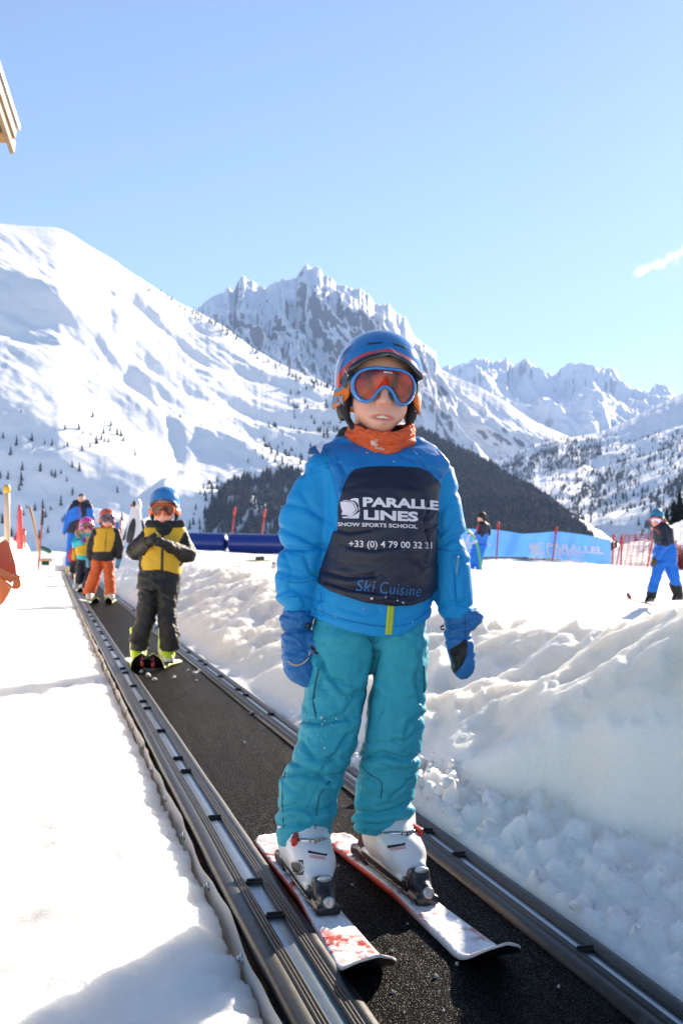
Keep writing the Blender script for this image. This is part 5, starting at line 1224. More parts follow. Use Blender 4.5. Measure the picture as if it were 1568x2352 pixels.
# ---- small child in crimson, bending
Y = 26.8
e, C, s = figure('small child in a crimson jacket and yellow bib bending over behind the turquoise child', Y, (168, 1324),
    [('jacket', M_red, [('L', [(1258, 165, 186, 10), (1268, 160, 186, 13), (1290, 162, 182, 13)]), ('C', (166, 1263), (160, 1275), 6, 5), ('C', (160, 1275), (162, 1288), 5, 4)], 3, .02),
     ('bib', M_yelz, [('L', [(1258, 167, 184, 12), (1270, 165, 184, 15), (1287, 166, 180, 15)])], 0, .01, {'zip': pxband([(180, 1262), (170, 1288)], 1.5, Y)}),
     ('trousers', M_kblk, [('L', [(1286, 162, 176, 10), (1303, 160, 174, 9), (1320, 158, 172, 9)]), ('L', [(1286, 170, 184, 10), (1303, 171, 184, 9), (1320, 170, 183, 9)])], 2, .02)],
    dict(c=(184, 1252), w=24, yaw=20, pitch=25, dy=-.2, helm=helm_mat('dark_red_helmet', (0.30, 0.02, 0.04), (0.3, 0.3, 0.3)), gog=plain('white_frame', (0.7, 0.7, 0.7)), lens=M_lred, strap=plain('white_strap', (0.6, 0.6, 0.6))),
    [('C', (180, 1262), (172, 1288), 8, 9), ('C', (168, 1290), (165, 1318), 5, 4), ('C', (176, 1290), (177, 1318), 5, 4), ('C', (166, 1263), (160, 1275), 3, 3)])
for (x, y, an) in ((163, 1324, .2), (176, 1325, .3)): ski_boot(e, W(x, y, Y), an, M_bootw, None, None, 1.0, 1, False, .022)
ski('pinkish ski of the small child in crimson', onbelt(172, 26.0), onbelt(160, 27.1), M_red_ski, M_base, 1.0, 'ski', None, detail=False, n=30, rise=.08)

# ---- instructor at the far end
Y = 28.5
def blue_man(v):
    px, py = pxof(v); y_ = np.interp(px, [150, 165, 172, 180, 186, 205, 214], [1178, 1168, 1164, 1163, 1166, 1166, 1170])
    lo_ = np.interp(px, [150, 160, 170, 180, 192, 212], [1230, 1200, 1196, 1193, 1194, 1190])
    mid = (px > 188) & (px < 198)
    return np.where(mid, -1, np.minimum(py - y_, lo_ - py) * Y / F)
e, C, s = figure('bearded bareheaded man in blue and navy at the far end of the lane', Y, (166, 1325),
    [('jacket', M_boyred, [('L', [(1150, 176, 200, 9), (1158, 168, 206, 12), (1170, 163, 211, 15), (1200, 159, 209, 17), (1227, 155, 204, 17)]), ('C', (168, 1164), (153, 1196), 8, 7), ('C', (153, 1196), (148, 1224), 6, 4.5), ('C', (206, 1164), (212, 1196), 8, 7), ('C', (212, 1196), (211, 1222), 6, 5)], 4, .02, {'blue': blue_man, 'zip': pxband([(184, 1158), (184, 1190), (174, 1222)], 2.4, Y)}),
     ('hood', M_nav, [('C', (172, 1155, .05), (186, 1152, .12), 7, 8), ('C', (186, 1152, .12), (201, 1155, .05), 8, 7)], 3, 0),
     ('trousers', M_cob, [('L', [(1224, 156, 184, 15), (1250, 154, 176, 13), (1275, 152, 171, 12), (1300, 150, 166, 11)]), ('L', [(1224, 178, 203, 15), (1250, 182, 202, 13), (1275, 184, 202, 12), (1300, 185, 202, 11)])], 3, .02)],
    dict(c=(187.5, 1147), w=21.5, yaw=4, pitch=4),
    [('C', (185, 1165), (180, 1230), 12, 13), ('C', (170, 1235), (160, 1300), 7, 5), ('C', (192, 1235), (194, 1300), 7, 5), ('C', (168, 1164), (153, 1196), 5, 4), ('C', (153, 1196), (146, 1230), 4, 2.6), ('C', (146, 1230), (146, 1236), 2.6, 1.6), ('C', (206, 1164), (212, 1196), 5, 4), ('C', (212, 1196), (211, 1230), 4, 3)])
hm = mat('short_brown_hair', (0.07, 0.045, 0.03), rough=.7, var=.3)
S = Sdf(C - .16, C + .17, .012); S.add(S.ell(C + np.array([0, .016, .040]) * s, np.array([.080, .094, .088]) * s)); S.cut(-(S.Z - C[2] - .055 * s + .6 * np.minimum(-(S.Y - C[1]) - .0, 0) * 0 - .5 * np.minimum(S.Y - C[1] + .03, 0) * 0)); v, q = S.get(1); mesh('hair', v, q, hm, e)
S = Sdf(C - .16, C + .12, .012); S.add(S.ell(C + np.array([0, -.052, -.072]) * s, np.array([.058, .050, .042]) * s)); v, q = S.get(1); mesh('beard', v, q, mat('ginger_beard', (0.22, 0.09, 0.05), rough=.8, var=.3), e)
for (x, y, an) in ((158, 1324, .0), (193, 1324, .1)): ski_boot(e, W(x, y, Y), an, M_booty, None, None, 1.25, 1, False, .02)

# ---- man in a beanie on the field, seen from the side
Y = 34.4
Yg = Y
e, C, s = figure('man in a black beanie, navy and bright blue ski clothes standing before the blue banner', Y, (1096, 1332),
    [('jacket', M_boyred, [('L', [(1197, 1098, 1114, 8), (1206, 1094, 1122, 12), (1225, 1092, 1122, 13), (1256, 1088, 1118, 13)]), ('C', (1110, 1207, -.1), (1106, 1228, -.12), 8, 7), ('C', (1106, 1228, -.12), (1086, 1229, -.12), 6.5, 5), ('C', (1086, 1229), (1074, 1226, -.1), 5, 4)], 3, .02, {'blue': lambda v: (pxof(v)[1] - np.interp(pxof(v)[0], [1070, 1095, 1102, 1106, 1112, 1125], [1220, 1226, 1228, 1236, 1228, 1222])) * Y / F, 'zip': pxband([(1098, 1204), (1094, 1224)], 3.5, Y)}),
     ('trousers', M_cob, [('L', [(1250, 1084, 1108, 12), (1275, 1078, 1098, 11), (1300, 1076, 1090, 9), (1308, 1076, 1089, 9)], .03), ('L', [(1250, 1092, 1118, 12), (1275, 1089, 1110, 11), (1300, 1091, 1106, 9), (1316, 1093, 1106, 9)], -.05)], 3, .02),
     ('gaiter', M_kblk, [('L', [(1303, 1078, 1088, 8), (1324, 1077, 1087, 8)], .03), ('L', [(1312, 1094, 1106, 8), (1324, 1093, 1106, 8)], -.05)], 0, 0),
     ('beanie', cloth('black_knit', (0.012, 0.012, 0.012), bump=.8, bs=60), [('E', (1106, 1184), (9.5, 9.5, 9.0)), ('C', (1100, 1186), (1113, 1192), 5, 5)], 3, 0),
     ('backpack', M_nav, [('C', (1118, 1207, .02), (1120, 1224, .02), 7, 8)], 2, 0)],
    dict(c=(1104, 1189), w=18, yaw=-72, pitch=6),
    [('C', (1108, 1206), (1104, 1255), 9, 10), ('C', (1096, 1255), (1083, 1310), 6, 4), ('C', (1106, 1255), (1100, 1315), 6, 4), ('C', (1110, 1207), (1106, 1228), 4, 4), ('C', (1106, 1228, -.12), (1076, 1228, -.1), 4, 2.5), ('C', (1076, 1228, -.1), (1072, 1231, -.1), 2.6, 2)])
for (x, y, d_) in ((1082, 1328, .03), (1099, 1330, -.05)):
    ski_boot(e, W(x, y, Y + d_), -1.4, M_bootk, None, None, 1.15, 1, False, .022)
def onsnow(px, Y, dz=.01):
    p = W(px, 1300, Y); p[2] = gz(p[0], p[1]) + dz; return p
p0, p1 = W(1078, 1333.5, Y - .05), W(1110, 1333.5, Y - .05)
ski('dark ski of the man in the beanie', p0 + np.array([-.3, 0, .0]), p1 + np.array([.05, 0, .0]), M_plain_ski, M_base, 1.0, 'ski', None, detail=False, n=30, rise=.06)

# ---- woman on skis at the right
Y = 20.6
e, C, s = figure('woman in a teal helmet and pink goggles skiing at the right edge', Y, (1506, 1385),
    [('jacket', M_boyred, [('L', [(1200, 1504, 1530, 11), (1212, 1498, 1542, 16), (1235, 1499, 1546, 20), (1254, 1503, 1548, 20)]), ('C', (1514, 1216, -.1), (1520, 1250, -.2), 11, 10), ('C', (1520, 1250, -.2), (1497, 1280, -.28), 9.5, 7), ('C', (1538, 1216, .1), (1546, 1245, .15), 10, 8)], 5, .02, {'blue': lambda v: np.maximum((pxof(v)[1] - np.interp(pxof(v)[0], [1490, 1505, 1512, 1516, 1530, 1550], [1246, 1248, 1256, 1252, 1256, 1248])), -1) * Y / F, 'zip': pxband([(1500, 1217), (1504, 1217), (1514, 1224)], 2.4, Y)}),
     ('trousers', M_cob, [('L', [(1246, 1506, 1546, 20), (1270, 1500, 1554, 21), (1290, 1497, 1552, 20), (1300, 1496, 1544, 18)]), ('L', [(1290, 1496, 1528, 17, -.05), (1317, 1492, 1518, 15, -.08), (1340, 1487, 1512, 13, -.05), (1362, 1484, 1508, 12)]), ('C', (1536, 1292), (1546, 1322), 16, 13), ('C', (1546, 1322), (1556, 1345, .1), 13, 11.5)], 5, .03),
     ('gaiter', M_kblk, [('L', [(1356, 1485, 1509, 11), (1376, 1482, 1505, 11)])], 0, .01), ('gaiter', M_kblk, [('C', (1552, 1343, .1), (1560, 1368, .1), 13.5, 11)], 0, .01),
     ('glove', mat('olive_glove', (0.06, 0.05, 0.02), rough=.7, var=.4), [('C', (1494, 1284, -.28), (1489, 1291, -.3), 6, 5.5), ('C', (1488, 1289, -.3), (1482, 1296, -.31), 2.6, 2), ('C', (1490, 1291, -.3), (1487, 1299, -.31), 2.5, 2), ('C', (1493, 1292, -.3), (1492, 1299, -.31), 2.4, 2), ('C', (1495, 1290, -.3), (1497, 1296, -.31), 2.3, 1.8), ('C', (1490, 1286, -.32), (1484, 1287, -.34), 2.4, 1.8)], 1.5, 0),
     ('hair', mat('blond_hair', (0.33, 0.20, 0.08), rough=.6, var=.3), [('C', (1494, 1192), (1496, 1206), 4, 3), ('C', (1524, 1192, .05), (1532, 1202, .05), 5, 4), ('C', (1510, 1190, .15), (1514, 1206, .16), 12, 7)], 2, .01)],
    dict(c=(1506, 1190), w=33, yaw=-14, pitch=20, roll=8, helm=helm_mat('teal_helmet', (0.02, 0.20, 0.34), (0.02, 0.16, 0.30)), gog=plain('pink_frame', (0.70, 0.06, 0.22)), lens=M_lsil, strap=plain('magenta_strap', (0.65, 0.05, 0.25))),
    [('C', (1520, 1220), (1526, 1260), 14, 16), ('C', (1512, 1270), (1504, 1318), 12, 9), ('C', (1504, 1318), (1496, 1372), 9, 6), ('C', (1536, 1280), (1546, 1322), 12, 8), ('C', (1546, 1322), (1558, 1365, .1), 8, 6), ('C', (1514, 1216, -.1), (1520, 1250, -.2), 7, 6), ('C', (1520, 1250, -.2), (1492, 1288, -.28), 6, 3)])
for (x, y, an, d_) in ((1492, 1383, -.75, 0), (1556, 1379, -1.0, .1)): ski_boot(e, W(x, y, Y + d_), an, M_bootk, None, None, 1.1, 1, False, .016)
ski('red ski with upturned tip under the near boot of the woman at right', W(1440, 1375, Y + .4) , W(1512, 1394, Y - .55), M_red_ski, M_base, 1.0, 'ski', None, detail=False, n=50, rise=.12)
ski('red ski under the far boot of the woman at the right edge', W(1502, 1383, Y + .5), W(1590, 1390, Y - .2), M_red_ski, M_base, 1.0, 'ski', None, detail=False, n=40, rise=.06)
# ================================================================ things round the beginners' area
M_pole = plain('red_slalom_pole', (0.55, 0.035, 0.03)); M_wood = mat('weathered_wood', (0.42, 0.27, 0.15), rough=.7, var=.3, vs=30)
def pole(label, a, b_, Y, r_, m, grp=None, top=None):
    A, B = W(*a, Y), W(*b_, Y); A2 = A - (B - A) / np.linalg.norm(B - A) * .35
    e = empty('slalom_pole', A, label, 'pole', grp)
    v_, f_ = tube([A2, A, (A + B) / 2, B], r_, 8); mesh('shaft', v_, f_, m, e)
    d = (B - A) / np.linalg.norm(B - A)
    v_, f_ = tube([B - d * .25, B, B + d * .02], [r_ * 1.7, r_ * 1.7, r_ * .8], 8); mesh('sleeve', v_, f_, top or m, e)
    return e
pole('red pole left of the seam, standing behind the blue inflatable tube', (533, 1226), (540, 1165), 36, .022, M_pole); pole('red pole right of the seam, standing behind the blue inflatable tube', (600, 1236), (609, 1170), 36, .022, M_pole)
pole('red pole holding the banner behind the man in the beanie', (1139, 1290), (1144, 1200), 43.5, .028, M_pole); pole('red pole in front of the emblem end of the banner', (1267, 1294), (1277, 1212), 43.5, .028, M_pole)
pole('red pole at the right end of the banner', (1404, 1314), (1409, 1228), 43, .03, M_pole); pole('leaning red pole between the banner end and the net', (1412, 1314), (1426, 1232), 42, .024, M_pole)

# blue inflatable tube
M_tube = mat('royal_blue_vinyl', (0.010, 0.030, 0.22), rough=0.28, var=0.06, coat=0.3, bump=.1, bs=6, bd=.02)
P0, P1 = W(300, 1241, 33.6), W(760, 1252, 32.2)
e = empty('inflatable_barrier', W(540, 1270, 33), 'long royal blue inflatable tube lying on the snow below the dark wood', 'inflatable barrier')
seg = [0.0, .18, .498, .80, 1.0]
for a, b_ in zip(seg[:-1], seg[1:]):
    t = np.linspace(a + .0012, b_ - .0012, 22); k = (t - a) / (b_ - a); rr = .30 * np.clip(np.minimum(k, 1 - k) * 40, 0, 1) ** .6 * .985 + .005
    pts = [P0 + (P1 - P0) * x + np.array([0, 0, -.03 * math.sin(3 * x)]) for x in t]
    v_, f_ = tube(pts, list(rr), 20); mesh('chamber', v_, f_, M_tube, e)

# banner
M_ban = mat('sky_blue_banner', (0.17, 0.42, 0.84), rough=0.55, var=0.04, bump=.2, bs=3, bd=.05)
def translucent(m, c, k):
    nt = m.node_tree; b = nt.nodes['Principled BSDF']; o = nt.nodes['Material Output']
    tl = N(nt, 'ShaderNodeBsdfTranslucent'); tl.inputs[0].default_value = (*c, 1); mx = N(nt, 'ShaderNodeMixShader'); mx.inputs[0].default_value = k
    nt.links.new(b.outputs[0], mx.inputs[1]); nt.links.new(tl.outputs[0], mx.inputs[2]); nt.links.new(mx.outputs[0], o.inputs[0])
translucent(M_ban, (0.08, 0.26, 0.74), .30)
e = empty('banner', W(1230, 1290, 44), 'long sky blue lettered banner stretched between red poles', 'banner')
xs = np.linspace(1036, 1402, 90)
top = np.interp(xs, [1036, 1060, 1143, 1200, 1240, 1277, 1340, 1402], [1212, 1214, 1217, 1226, 1224, 1220, 1228, 1240]); bot = np.interp(xs, [1036, 1143, 1200, 1277, 1340, 1402], [1276, 1279, 1279, 1282, 1291, 1300])
rows = 8; V_ = []
bY = lambda x, t: 43.8 + .10 * math.sin(x / 17.0) + .06 * math.sin(x / 7.0 + t * 3)
for o in (0,):
    for k in range(rows):
        t = k / (rows - 1)
        for x, a, b_ in zip(xs, top, bot): V_.append(W(x, a + (b_ - a) * t, bY(x, t) + o))
n = len(xs); Fc = [tuple(q) for q in grid_faces(rows, n)]
sheet = mesh('sheet', V_, Fc, M_ban, e)
def castn(px, py, o): return W(px, py, bY(px, .5) - .09)
M_btxt = mat('banner_print', (0.80, 0.83, 0.92), rough=.5)
for dx, dy in ((0, 0), (-256, -20)):
    printed('lettering', text_geo('PARALLEL', .045), (1254 + dx, 1246 + dy, 1385 + dx, 1262 + dy, 11), M_btxt, sheet, castn, 0, 6)
    printed('lettering', text_geo('LINES', .045), (1255 + dx, 1260 + dy, 1342 + dx, 1276 + dy, 6), M_btxt, sheet, castn, 0, 6)
    printed('lettering', text_geo('SNOW SPORTS SCHOOL', .025), (1212 + dx, 1277 + dy, 1340 + dx, 1283 + dy, 8), M_btxt, sheet, castn, 0, 6)
    printed('emblem', emblem(), (1214 + dx, 1245 + dy, 1250 + dx, 1276 + dy), M_btxt, sheet, castn, 0, 8)

# red safety nets
M_net = plain('red_net_cord', (0.50, 0.03, 0.03))
def net(label, tl, tr, br, bl, Y0, Y1, nx, ny, poles):
    e = empty('safety_net', W(*bl, Y0), label, 'safety net')
    P = lambda a, b_: (W(*(np.array(tl) * (1 - a) * (1 - b_) + np.array(tr) * a * (1 - b_) + np.array(br) * a * b_ + np.array(bl) * (1 - a) * b_), Y0 + (Y1 - Y0) * a))
    gs = []
    for i in range(nx + 1): gs.append(tube([P(i / nx, t) + np.array([.03 * math.sin(i * 1.7 + t * 5), 0, 0]) for t in np.linspace(0, 1, 6)], .008, 4))
    for j in range(ny + 1): gs.append(tube([P(t, j / ny) + np.array([0, 0, -.05 * math.sin(t * math.pi * 2) ** 2]) for t in np.linspace(0, 1, 12)], .008 if 0 < j < ny else .016, 4))
    v_, f_ = join_geo(gs); mesh('mesh_net', v_, f_, M_net, e)
    for (a, b_) in poles:
        A, B = W(*a, Y0), W(*b_, Y0); v_, f_ = tube([A - (B - A) * .2, A, B], .03, 8); mesh('post', v_, f_, M_pole, e)
net('red mesh safety net behind the woman skiing at the right', (1428, 1228), (1500, 1225), (1498, 1308), (1424, 1303), 42, 40, 22, 12, [((1424, 1304), (1428, 1226)), ((1484, 1312), (1500, 1226))])
net('darker red mesh net at the right edge in front of a brush fence', (1540, 1246), (1640, 1262), (1640, 1318), (1540, 1312), 36, 36, 26, 12, [((1545, 1312), (1552, 1242))])

# dark brush fence behind the second net
M_brush = mat('dark_brushwood', (0.035, 0.028, 0.022), rough=.9, var=.6, vs=8)
rs = np.random.default_rng(5); gs = []
for i in range(260):
    x = 1546 + rs.random() * 100; yb = 1312 + rs.uniform(-3, 3); h_ = rs.uniform(30, 62)
    gs.append(tube([W(x, yb, 36.5 + rs.random() * .5), W(x + rs.uniform(-5, 5), yb - h_, 36.5 + rs.random() * .6)], [.03, .012], 4))
v_, f_ = join_geo(gs); tag(mesh('brush_fence', v_, f_, M_brush), 'dark brushwood heaped behind the net at the right edge', 'brushwood', kind='stuff')

# penguin figure
M_pk = plain('black_inflatable', (0.012, 0.012, 0.014), rough=.3); M_pw = plain('white_inflatable', (0.75, 0.74, 0.78), rough=.3)
Yp = 24.0
e = empty('penguin_figure', W(302, 1236, Yp), 'tall black and white penguin figure standing in the snow behind the children', 'penguin figure')
solid('torso', two_tone('penguin_coat', dict(c=(0.70, 0.69, 0.74), rough=.35, var=.05), (0.012, 0.012, 0.014), 'dark', .01), e, Yp, .02, [('L', [(1160, 303, 322, 9), (1172, 300, 324, 11), (1195, 294, 326, 14), (1220, 288, 328, 16), (1246, 284, 332, 16)])], 3, [], None, {'dark': lambda v: (1 - np.hypot((pxof(v)[0] - np.interp(pxof(v)[1], [1190, 1240], [308, 298])) / 9.0, (pxof(v)[1] - 1224) / 34.0)) * .2})
solid('head', two_tone('penguin_head', dict(c=(0.72, 0.71, 0.76), rough=.35, var=.05), (0.012, 0.012, 0.014), 'dark', .01), e, Yp, .02, [('E', (315, 1161), (11, 11, 12)), ('C', (315, 1152), (314, 1166), 8, 10)], 4, [], None, {'dark': lambda v: (1 - np.hypot((pxof(v)[0] - 306) / 6.0, (pxof(v)[1] - 1157) / 9.5)) * .2})
solid('flipper', M_pk, e, Yp, .02, [('C', (298, 1200, -.05), (286, 1240, -.1), 4, 3)], 2); solid('flipper', M_pk, e, Yp, .02, [('C', (325, 1196, 0), (336, 1236, .05), 4.5, 3.5)], 2)
v_, f_ = tube([W(305, 1160, Yp - .1), W(299, 1163, Yp - .25)], [.035, .005], 8); mesh('beak', v_, f_, plain('orange_beak', (.6, .2, .02)), e)

# small framed sign behind the children
e = empty('sign', W(268, 1240, 30), 'small blue sign in a red tube frame on the snow behind the children', 'sign')
fr = [W(x, y, 30) for x, y in ((277, 1262), (278, 1196), (262, 1194), (262, 1262))]
v_, f_ = tube(fr, .03, 8); mesh('frame', v_, f_, M_pole, e)
v_, f_ = box(W(270, 1215, 30.02), (.10, .02, .36), None, .005); mesh('panel', v_, f_, plain('blue_sign_panel', (.04, .22, .55)), e)

# green hoop
M_hoop = plain('green_hoop_tube', (0.07, 0.36, 0.06), rough=.35)
Yh = 33.0
e = empty('hoop_arch', W(1103, 1337, Yh), 'thin green hoop arch with white joints beside the man in the beanie', 'hoop')
th = np.linspace(0, math.pi, 30); cx_, ry, rx = 1063, 123, 41
pts = [W(cx_ + rx * math.cos(a) ** 1 if True else 0, 1337 - ry * math.sin(a) ** .8, Yh) for a in th]
v_, f_ = tube(pts, .032, 10); mesh('arch', v_, f_, M_hoop, e)
for i in (7, 11, 15, 19):
    v_, f_ = tube([pts[i], (pts[i] + pts[i + 1]) / 2], .036, 10); mesh('joint', v_, f_, plain('white_joint', (.7, .7, .7)), e)

# left foreground
Yl = 9.2
e = empty('marker_post', W(20, 1250, Yl), 'pale wooden marker post with a yellow collar stuck in the left snow bank', 'post')
v_, f_ = tube([W(18, 1330, Yl), W(17, 1180, Yl), W(16.5, 1113, Yl)], .0235, 14); mesh('shaft', v_, f_, mat('pale_post_wood', (0.62, 0.50, 0.38), rough=.5, var=.15, vs=20), e)
v_, f_ = lathe(W(16.5, 1126, Yl), [(.027, -.02), (.028, 0), (.028, .022), (.025, .03)], 14); mesh('collar', v_, f_, plain('yellow_collar', (.72, .48, .02)), e)
v_, f_ = tube([W(36, 1166, 16), W(37, 1150, 16)], .022, 8)
e = empty('net_roll', W(44, 1240, 16), 'red safety net bundled round its pole on the left snow bank', 'net roll')
v_, f_ = tube([W(46, 1262, 16), W(46.5, 1172, 16), W(37.5 + 8, 1160, 16)], [.05, .032, .015], 10); mesh('pole', v_, f_, plain('pale_red_pole', (.65, .10, .12)), e)
solid('net', mat('red_net_bundle', (.32, .03, .05), rough=.8, var=.4, vs=20, bump=.8, bs=30, bd=.02), e, 16, .014, [('C', (45, 1205, .03), (37, 1238, .03), 1.5, 6.5), ('C', (46, 1195), (44, 1245), 2, 4)], 4, [], crumple(.02, .12, 5))
for i, (x0, x1) in enumerate(((52, 53), (57.5, 57.5))):
    e = empty('stake', W(x0, 1240, 18), 'short orange stake on the left snow bank, ' + ('beside the net roll' if i == 0 else 'the one farther from the net roll'), 'stake')
    v_, f_ = tube([W(x0, 1258, 18), W(x1, 1216, 18)], .016, 8); mesh('shaft', v_, f_, plain('orange_stake', (.65, .18, .05)), e); v_, f_ = tube([W(x1, 1218, 18), W(x1, 1214.5, 18)], .02, 8); mesh('cap', v_, f_, plain('dark_cap', (.3, .05, .02)), e)
e = empty('broom', W(90, 1268, 17), 'thin wooden stick leaning out of the left snow bank', 'stick'); v_, f_ = tube([W(92, 1275, 17), W(80, 1208, 17), W(68.5, 1163, 17)], .02, 8); mesh('handle', v_, f_, M_wood, e); e.name = 'wooden_stick'
pole('thin red pole with a dark tip on the left snow bank', (92, 1262), (99.5, 1172), 19, .014, plain('dull_red_pole', (.45, .06, .06)), None, plain('dark_tip', (.06, .02, .02)))
Yg2 = 21.0
solid_o, _, _ = solid('green_mat', mat('green_pad', (0.01, .10, .07), rough=.6, var=.3), None, Yg2, .02, [('C', (96, 1258), (114, 1266), 5, 6)], 2); tag(solid_o, 'dark green padded mat half buried at the top of the left bank', 'mat')
e = empty('brush_head', W(106, 1292, 22), 'green bristled brush with a wooden back lying at the end of the left bank', 'brush')
v_, f_ = box(W(105, 1286, 22), (.22, .10, .045), None, .012); mesh('back', v_, f_, M_wood, e)
gs = [box(W(98 + k * 1.7, 1293, 22 + (k % 2) * .04), (.018, .05, .09), None) for k in range(9)]; v_, f_ = join_geo(gs); tag(mesh('bristles', v_, f_, mat('green_bristle', (.01, .07, .05), rough=.8, var=.3), e), kind='stuff')
for x0, x1, y0, lab in ((503, 513, 1304, 'small dark green pad poking from the bank crest, nearer the child in black'), (528, 553, 1301, 'thin dark green strip poking from the bank crest, left of the boy in front')):
    o, _, _ = solid('green_pad', mat('bottle_green_pad', (.005, .09, .085), rough=.5, var=.3), None, 15.5, .012, [('C', (x0, y0 + 1.5), (x1, y0), 3.4 if x1 < 520 else 1.8, 3.0 if x1 < 520 else 2.2)], 0); tag(o, lab, 'pad')
# ski gear lying on the field
for (x, Yk, lab) in ((572, 25.0, 'pair of little skis lying flat on the field behind the bank'),):
    e = empty('resting_skis', onsnow(x, Yk), lab, 'skis')
    for k in (0, 1):
        a, b_ = onsnow(560 + 8 * k, Yk + .2 * k, .03), onsnow(615 + 8 * k, Yk + .2 * k, .03)
        v_, f_ = box((a + b_) / 2, (.5, .06, .02), None, .006); mesh('board', v_, f_, plain('grey_yellow_board', (.35, .32, .12)), e)
        v_, f_ = box((a * .4 + b_ * .6) + np.array([0, 0, .05]), (.12, .06, .08), None, .015); mesh('binding', v_, f_, M_base, e)
e = empty('dropped_boot', onsnow(630, 23.0), 'grey ski boot left standing on the field behind the bank', 'ski boot')
T, b_ = ski_boot(e, onsnow(631, 23.0), 1.3, M_bootw, None, None, .8, 1, False, .016, name='shell')
v_, f_ = tube([T((0, .02, .24)), T((0, .012, .28))], [.045, .04], 10); mesh('liner', v_, f_, M_base, e)

# orange plastic hood of a machine half buried in the left bank
M_or = mat('orange_plastic', (0.50, 0.14, 0.045), rough=0.38, var=0.12, vs=4, spec=.5); M_riv = plain('pale_rivet', (.35, .26, .2), rough=.4)
Yo = 8.3
e = empty('orange_cover', W(20, 1380, Yo), 'orange plastic cover with folded flaps and rivets half buried in the left bank', 'cover')
def slab(name, pts, m, th=.02, parent=None):
    v_, f_ = [], []; n = len(pts)
    for o in (0, th):
        for p in pts: v_.append(W(p[0], p[1], Yo + p[2] + o))
    f_.append(tuple(range(n))); f_.append(tuple(range(n, 2 * n))[::-1])
    for k in range(n): f_.append((k, (k + 1) % n, n + (k + 1) % n, n + k))
    o = mesh(name, v_, f_, m, parent or e, False)
    bm = bmesh.new(); bm.from_mesh(o.data); bmesh.ops.recalc_face_normals(bm, faces=bm.faces); bmesh.ops.bevel(bm, geom=list(bm.edges), offset=.006, segments=2, affect='EDGES', clamp_overlap=True); bm.to_mesh(o.data); bm.free(); return o
slab('back_panel', [(-60, 1262, .12), (0, 1247, .12), (12, 1238, .12), (20.5, 1245, .10), (30, 1274, .08), (37, 1299, .06), (39, 1321, .05), (49, 1322, .05), (44, 1334, .05), (-60, 1334, .1)], mat('red_orange_plastic', (.33, .06, .022), rough=.45, var=.2, vs=5))
slab('flap', [(-60, 1278, -.10), (0, 1301, -.07), (20, 1313, -.05), (38, 1322, -.04), (26, 1341, -.08), (0, 1323, -.11), (-60, 1300, -.14)], M_or)
slab('lower_panel', [(-60, 1302, -.15), (0, 1324, -.14), (29, 1345, -.10), (26, 1355, -.11), (13, 1379, -.14), (5, 1389, -.16), (0, 1392, -.17), (-60, 1410, -.2)], M_or)
slab('hinge_plate', [(36, 1323, -.05), (42, 1324, -.04), (48, 1333, -.05), (50, 1348, -.06), (38, 1354, -.08), (27, 1353, -.09), (29, 1343, -.08)], M_or)
for (x, y, d_, rr) in ((21, 1349, -.13, .008), (31, 1322, -.07, .008), (38, 1335, -.07, .006), (13, 1243, .09, .007)):
    S = Sdf(W(x, y, Yo + d_) - .03, W(x, y, Yo + d_) + .03, .004); S.add(S.ell(W(x, y, Yo + d_), (rr, rr * .7, rr))); v_, q_ = S.get(1); mesh('rivet', v_, q_, M_riv, e)

# eaves of a wooden hut
M_old = mat('old_grey_timber', (0.28, 0.22, 0.155), rough=.75, var=.3, vs=6, bump=.5, bs=12, bd=.01); M_soff = mat('brown_soffit_boards', (0.24, 0.13, 0.07), rough=.75, var=.35, vs=5, bump=.5, bs=10, bd=.01)
M_sheet = mat('grey_roof_sheet', (0.40, 0.44, 0.48), rough=.4, metal=.4, var=.1); M_beam = mat('golden_beam', (0.36, 0.22, 0.10), rough=.7, var=.2, vs=8)
Yr_ = 12.0; A = W(32, 312, Yr_)
d1 = np.array([.02, -math.cos(R(24)), math.sin(R(24))]); d1 /= np.linalg.norm(d1); dx = np.array([-1.0, 0, 0]); dn = np.cross(dx, d1); dn = dn if dn[2] > 0 else -dn
e = empty('wooden_hut', A + np.array([-1.6, 0, -5]), 'weathered wooden hut roof corner jutting in at the upper left edge', 'hut')
def plank(a, b_, w_dir, wd, t_dir, th):
    V_ = [p + w_dir * i * wd + t_dir * j * th for p in (a, b_) for i in (0, 1) for j in (0, 1)]
    return V_, [(0, 1, 3, 2), (4, 6, 7, 5), (0, 4, 5, 1), (2, 3, 7, 6), (0, 2, 6, 4), (1, 5, 7, 3)]
def put(name, pl, m):
    v_, f_ = pl; o = mesh(name, v_, f_, m, e, False); bm = bmesh.new(); bm.from_mesh(o.data); bmesh.ops.recalc_face_normals(bm, faces=bm.faces); bm.to_mesh(o.data); bm.free(); return o
put('roof_sheet', plank(A + dn * .10 - d1 * .02 + np.array([.05, 0, 0]), A + d1 * 4 + dn * .10 + np.array([.05, 0, 0]), dx, 4.5, dn, .05), M_sheet)
put('barge_board', plank(A - d1 * .10, A + d1 * 4, dn, -.15, dx, .045), M_old)
put('barge_board', plank(A + dn * .09 + np.array([.025, 0, 0]), A + d1 * 4 + dn * .09 + np.array([.025, 0, 0]), dn, -.13, dx, .024), M_old)
for k in range(14):
    a = A + np.array([-.05, 0, 0]) + d1 * (.22 + k * .2) + dn * .02; put('soffit_board', plank(a, a + dx * 4.2, d1, .19, dn, .03), M_soff)
put('beam', plank(A + np.array([-.05, 0, -.02]) + d1 * .05 - dn * .12, A + np.array([-4.2, 0, -.02]) + d1 * .05 - dn * .12, d1, .14, dn, .13), M_beam)
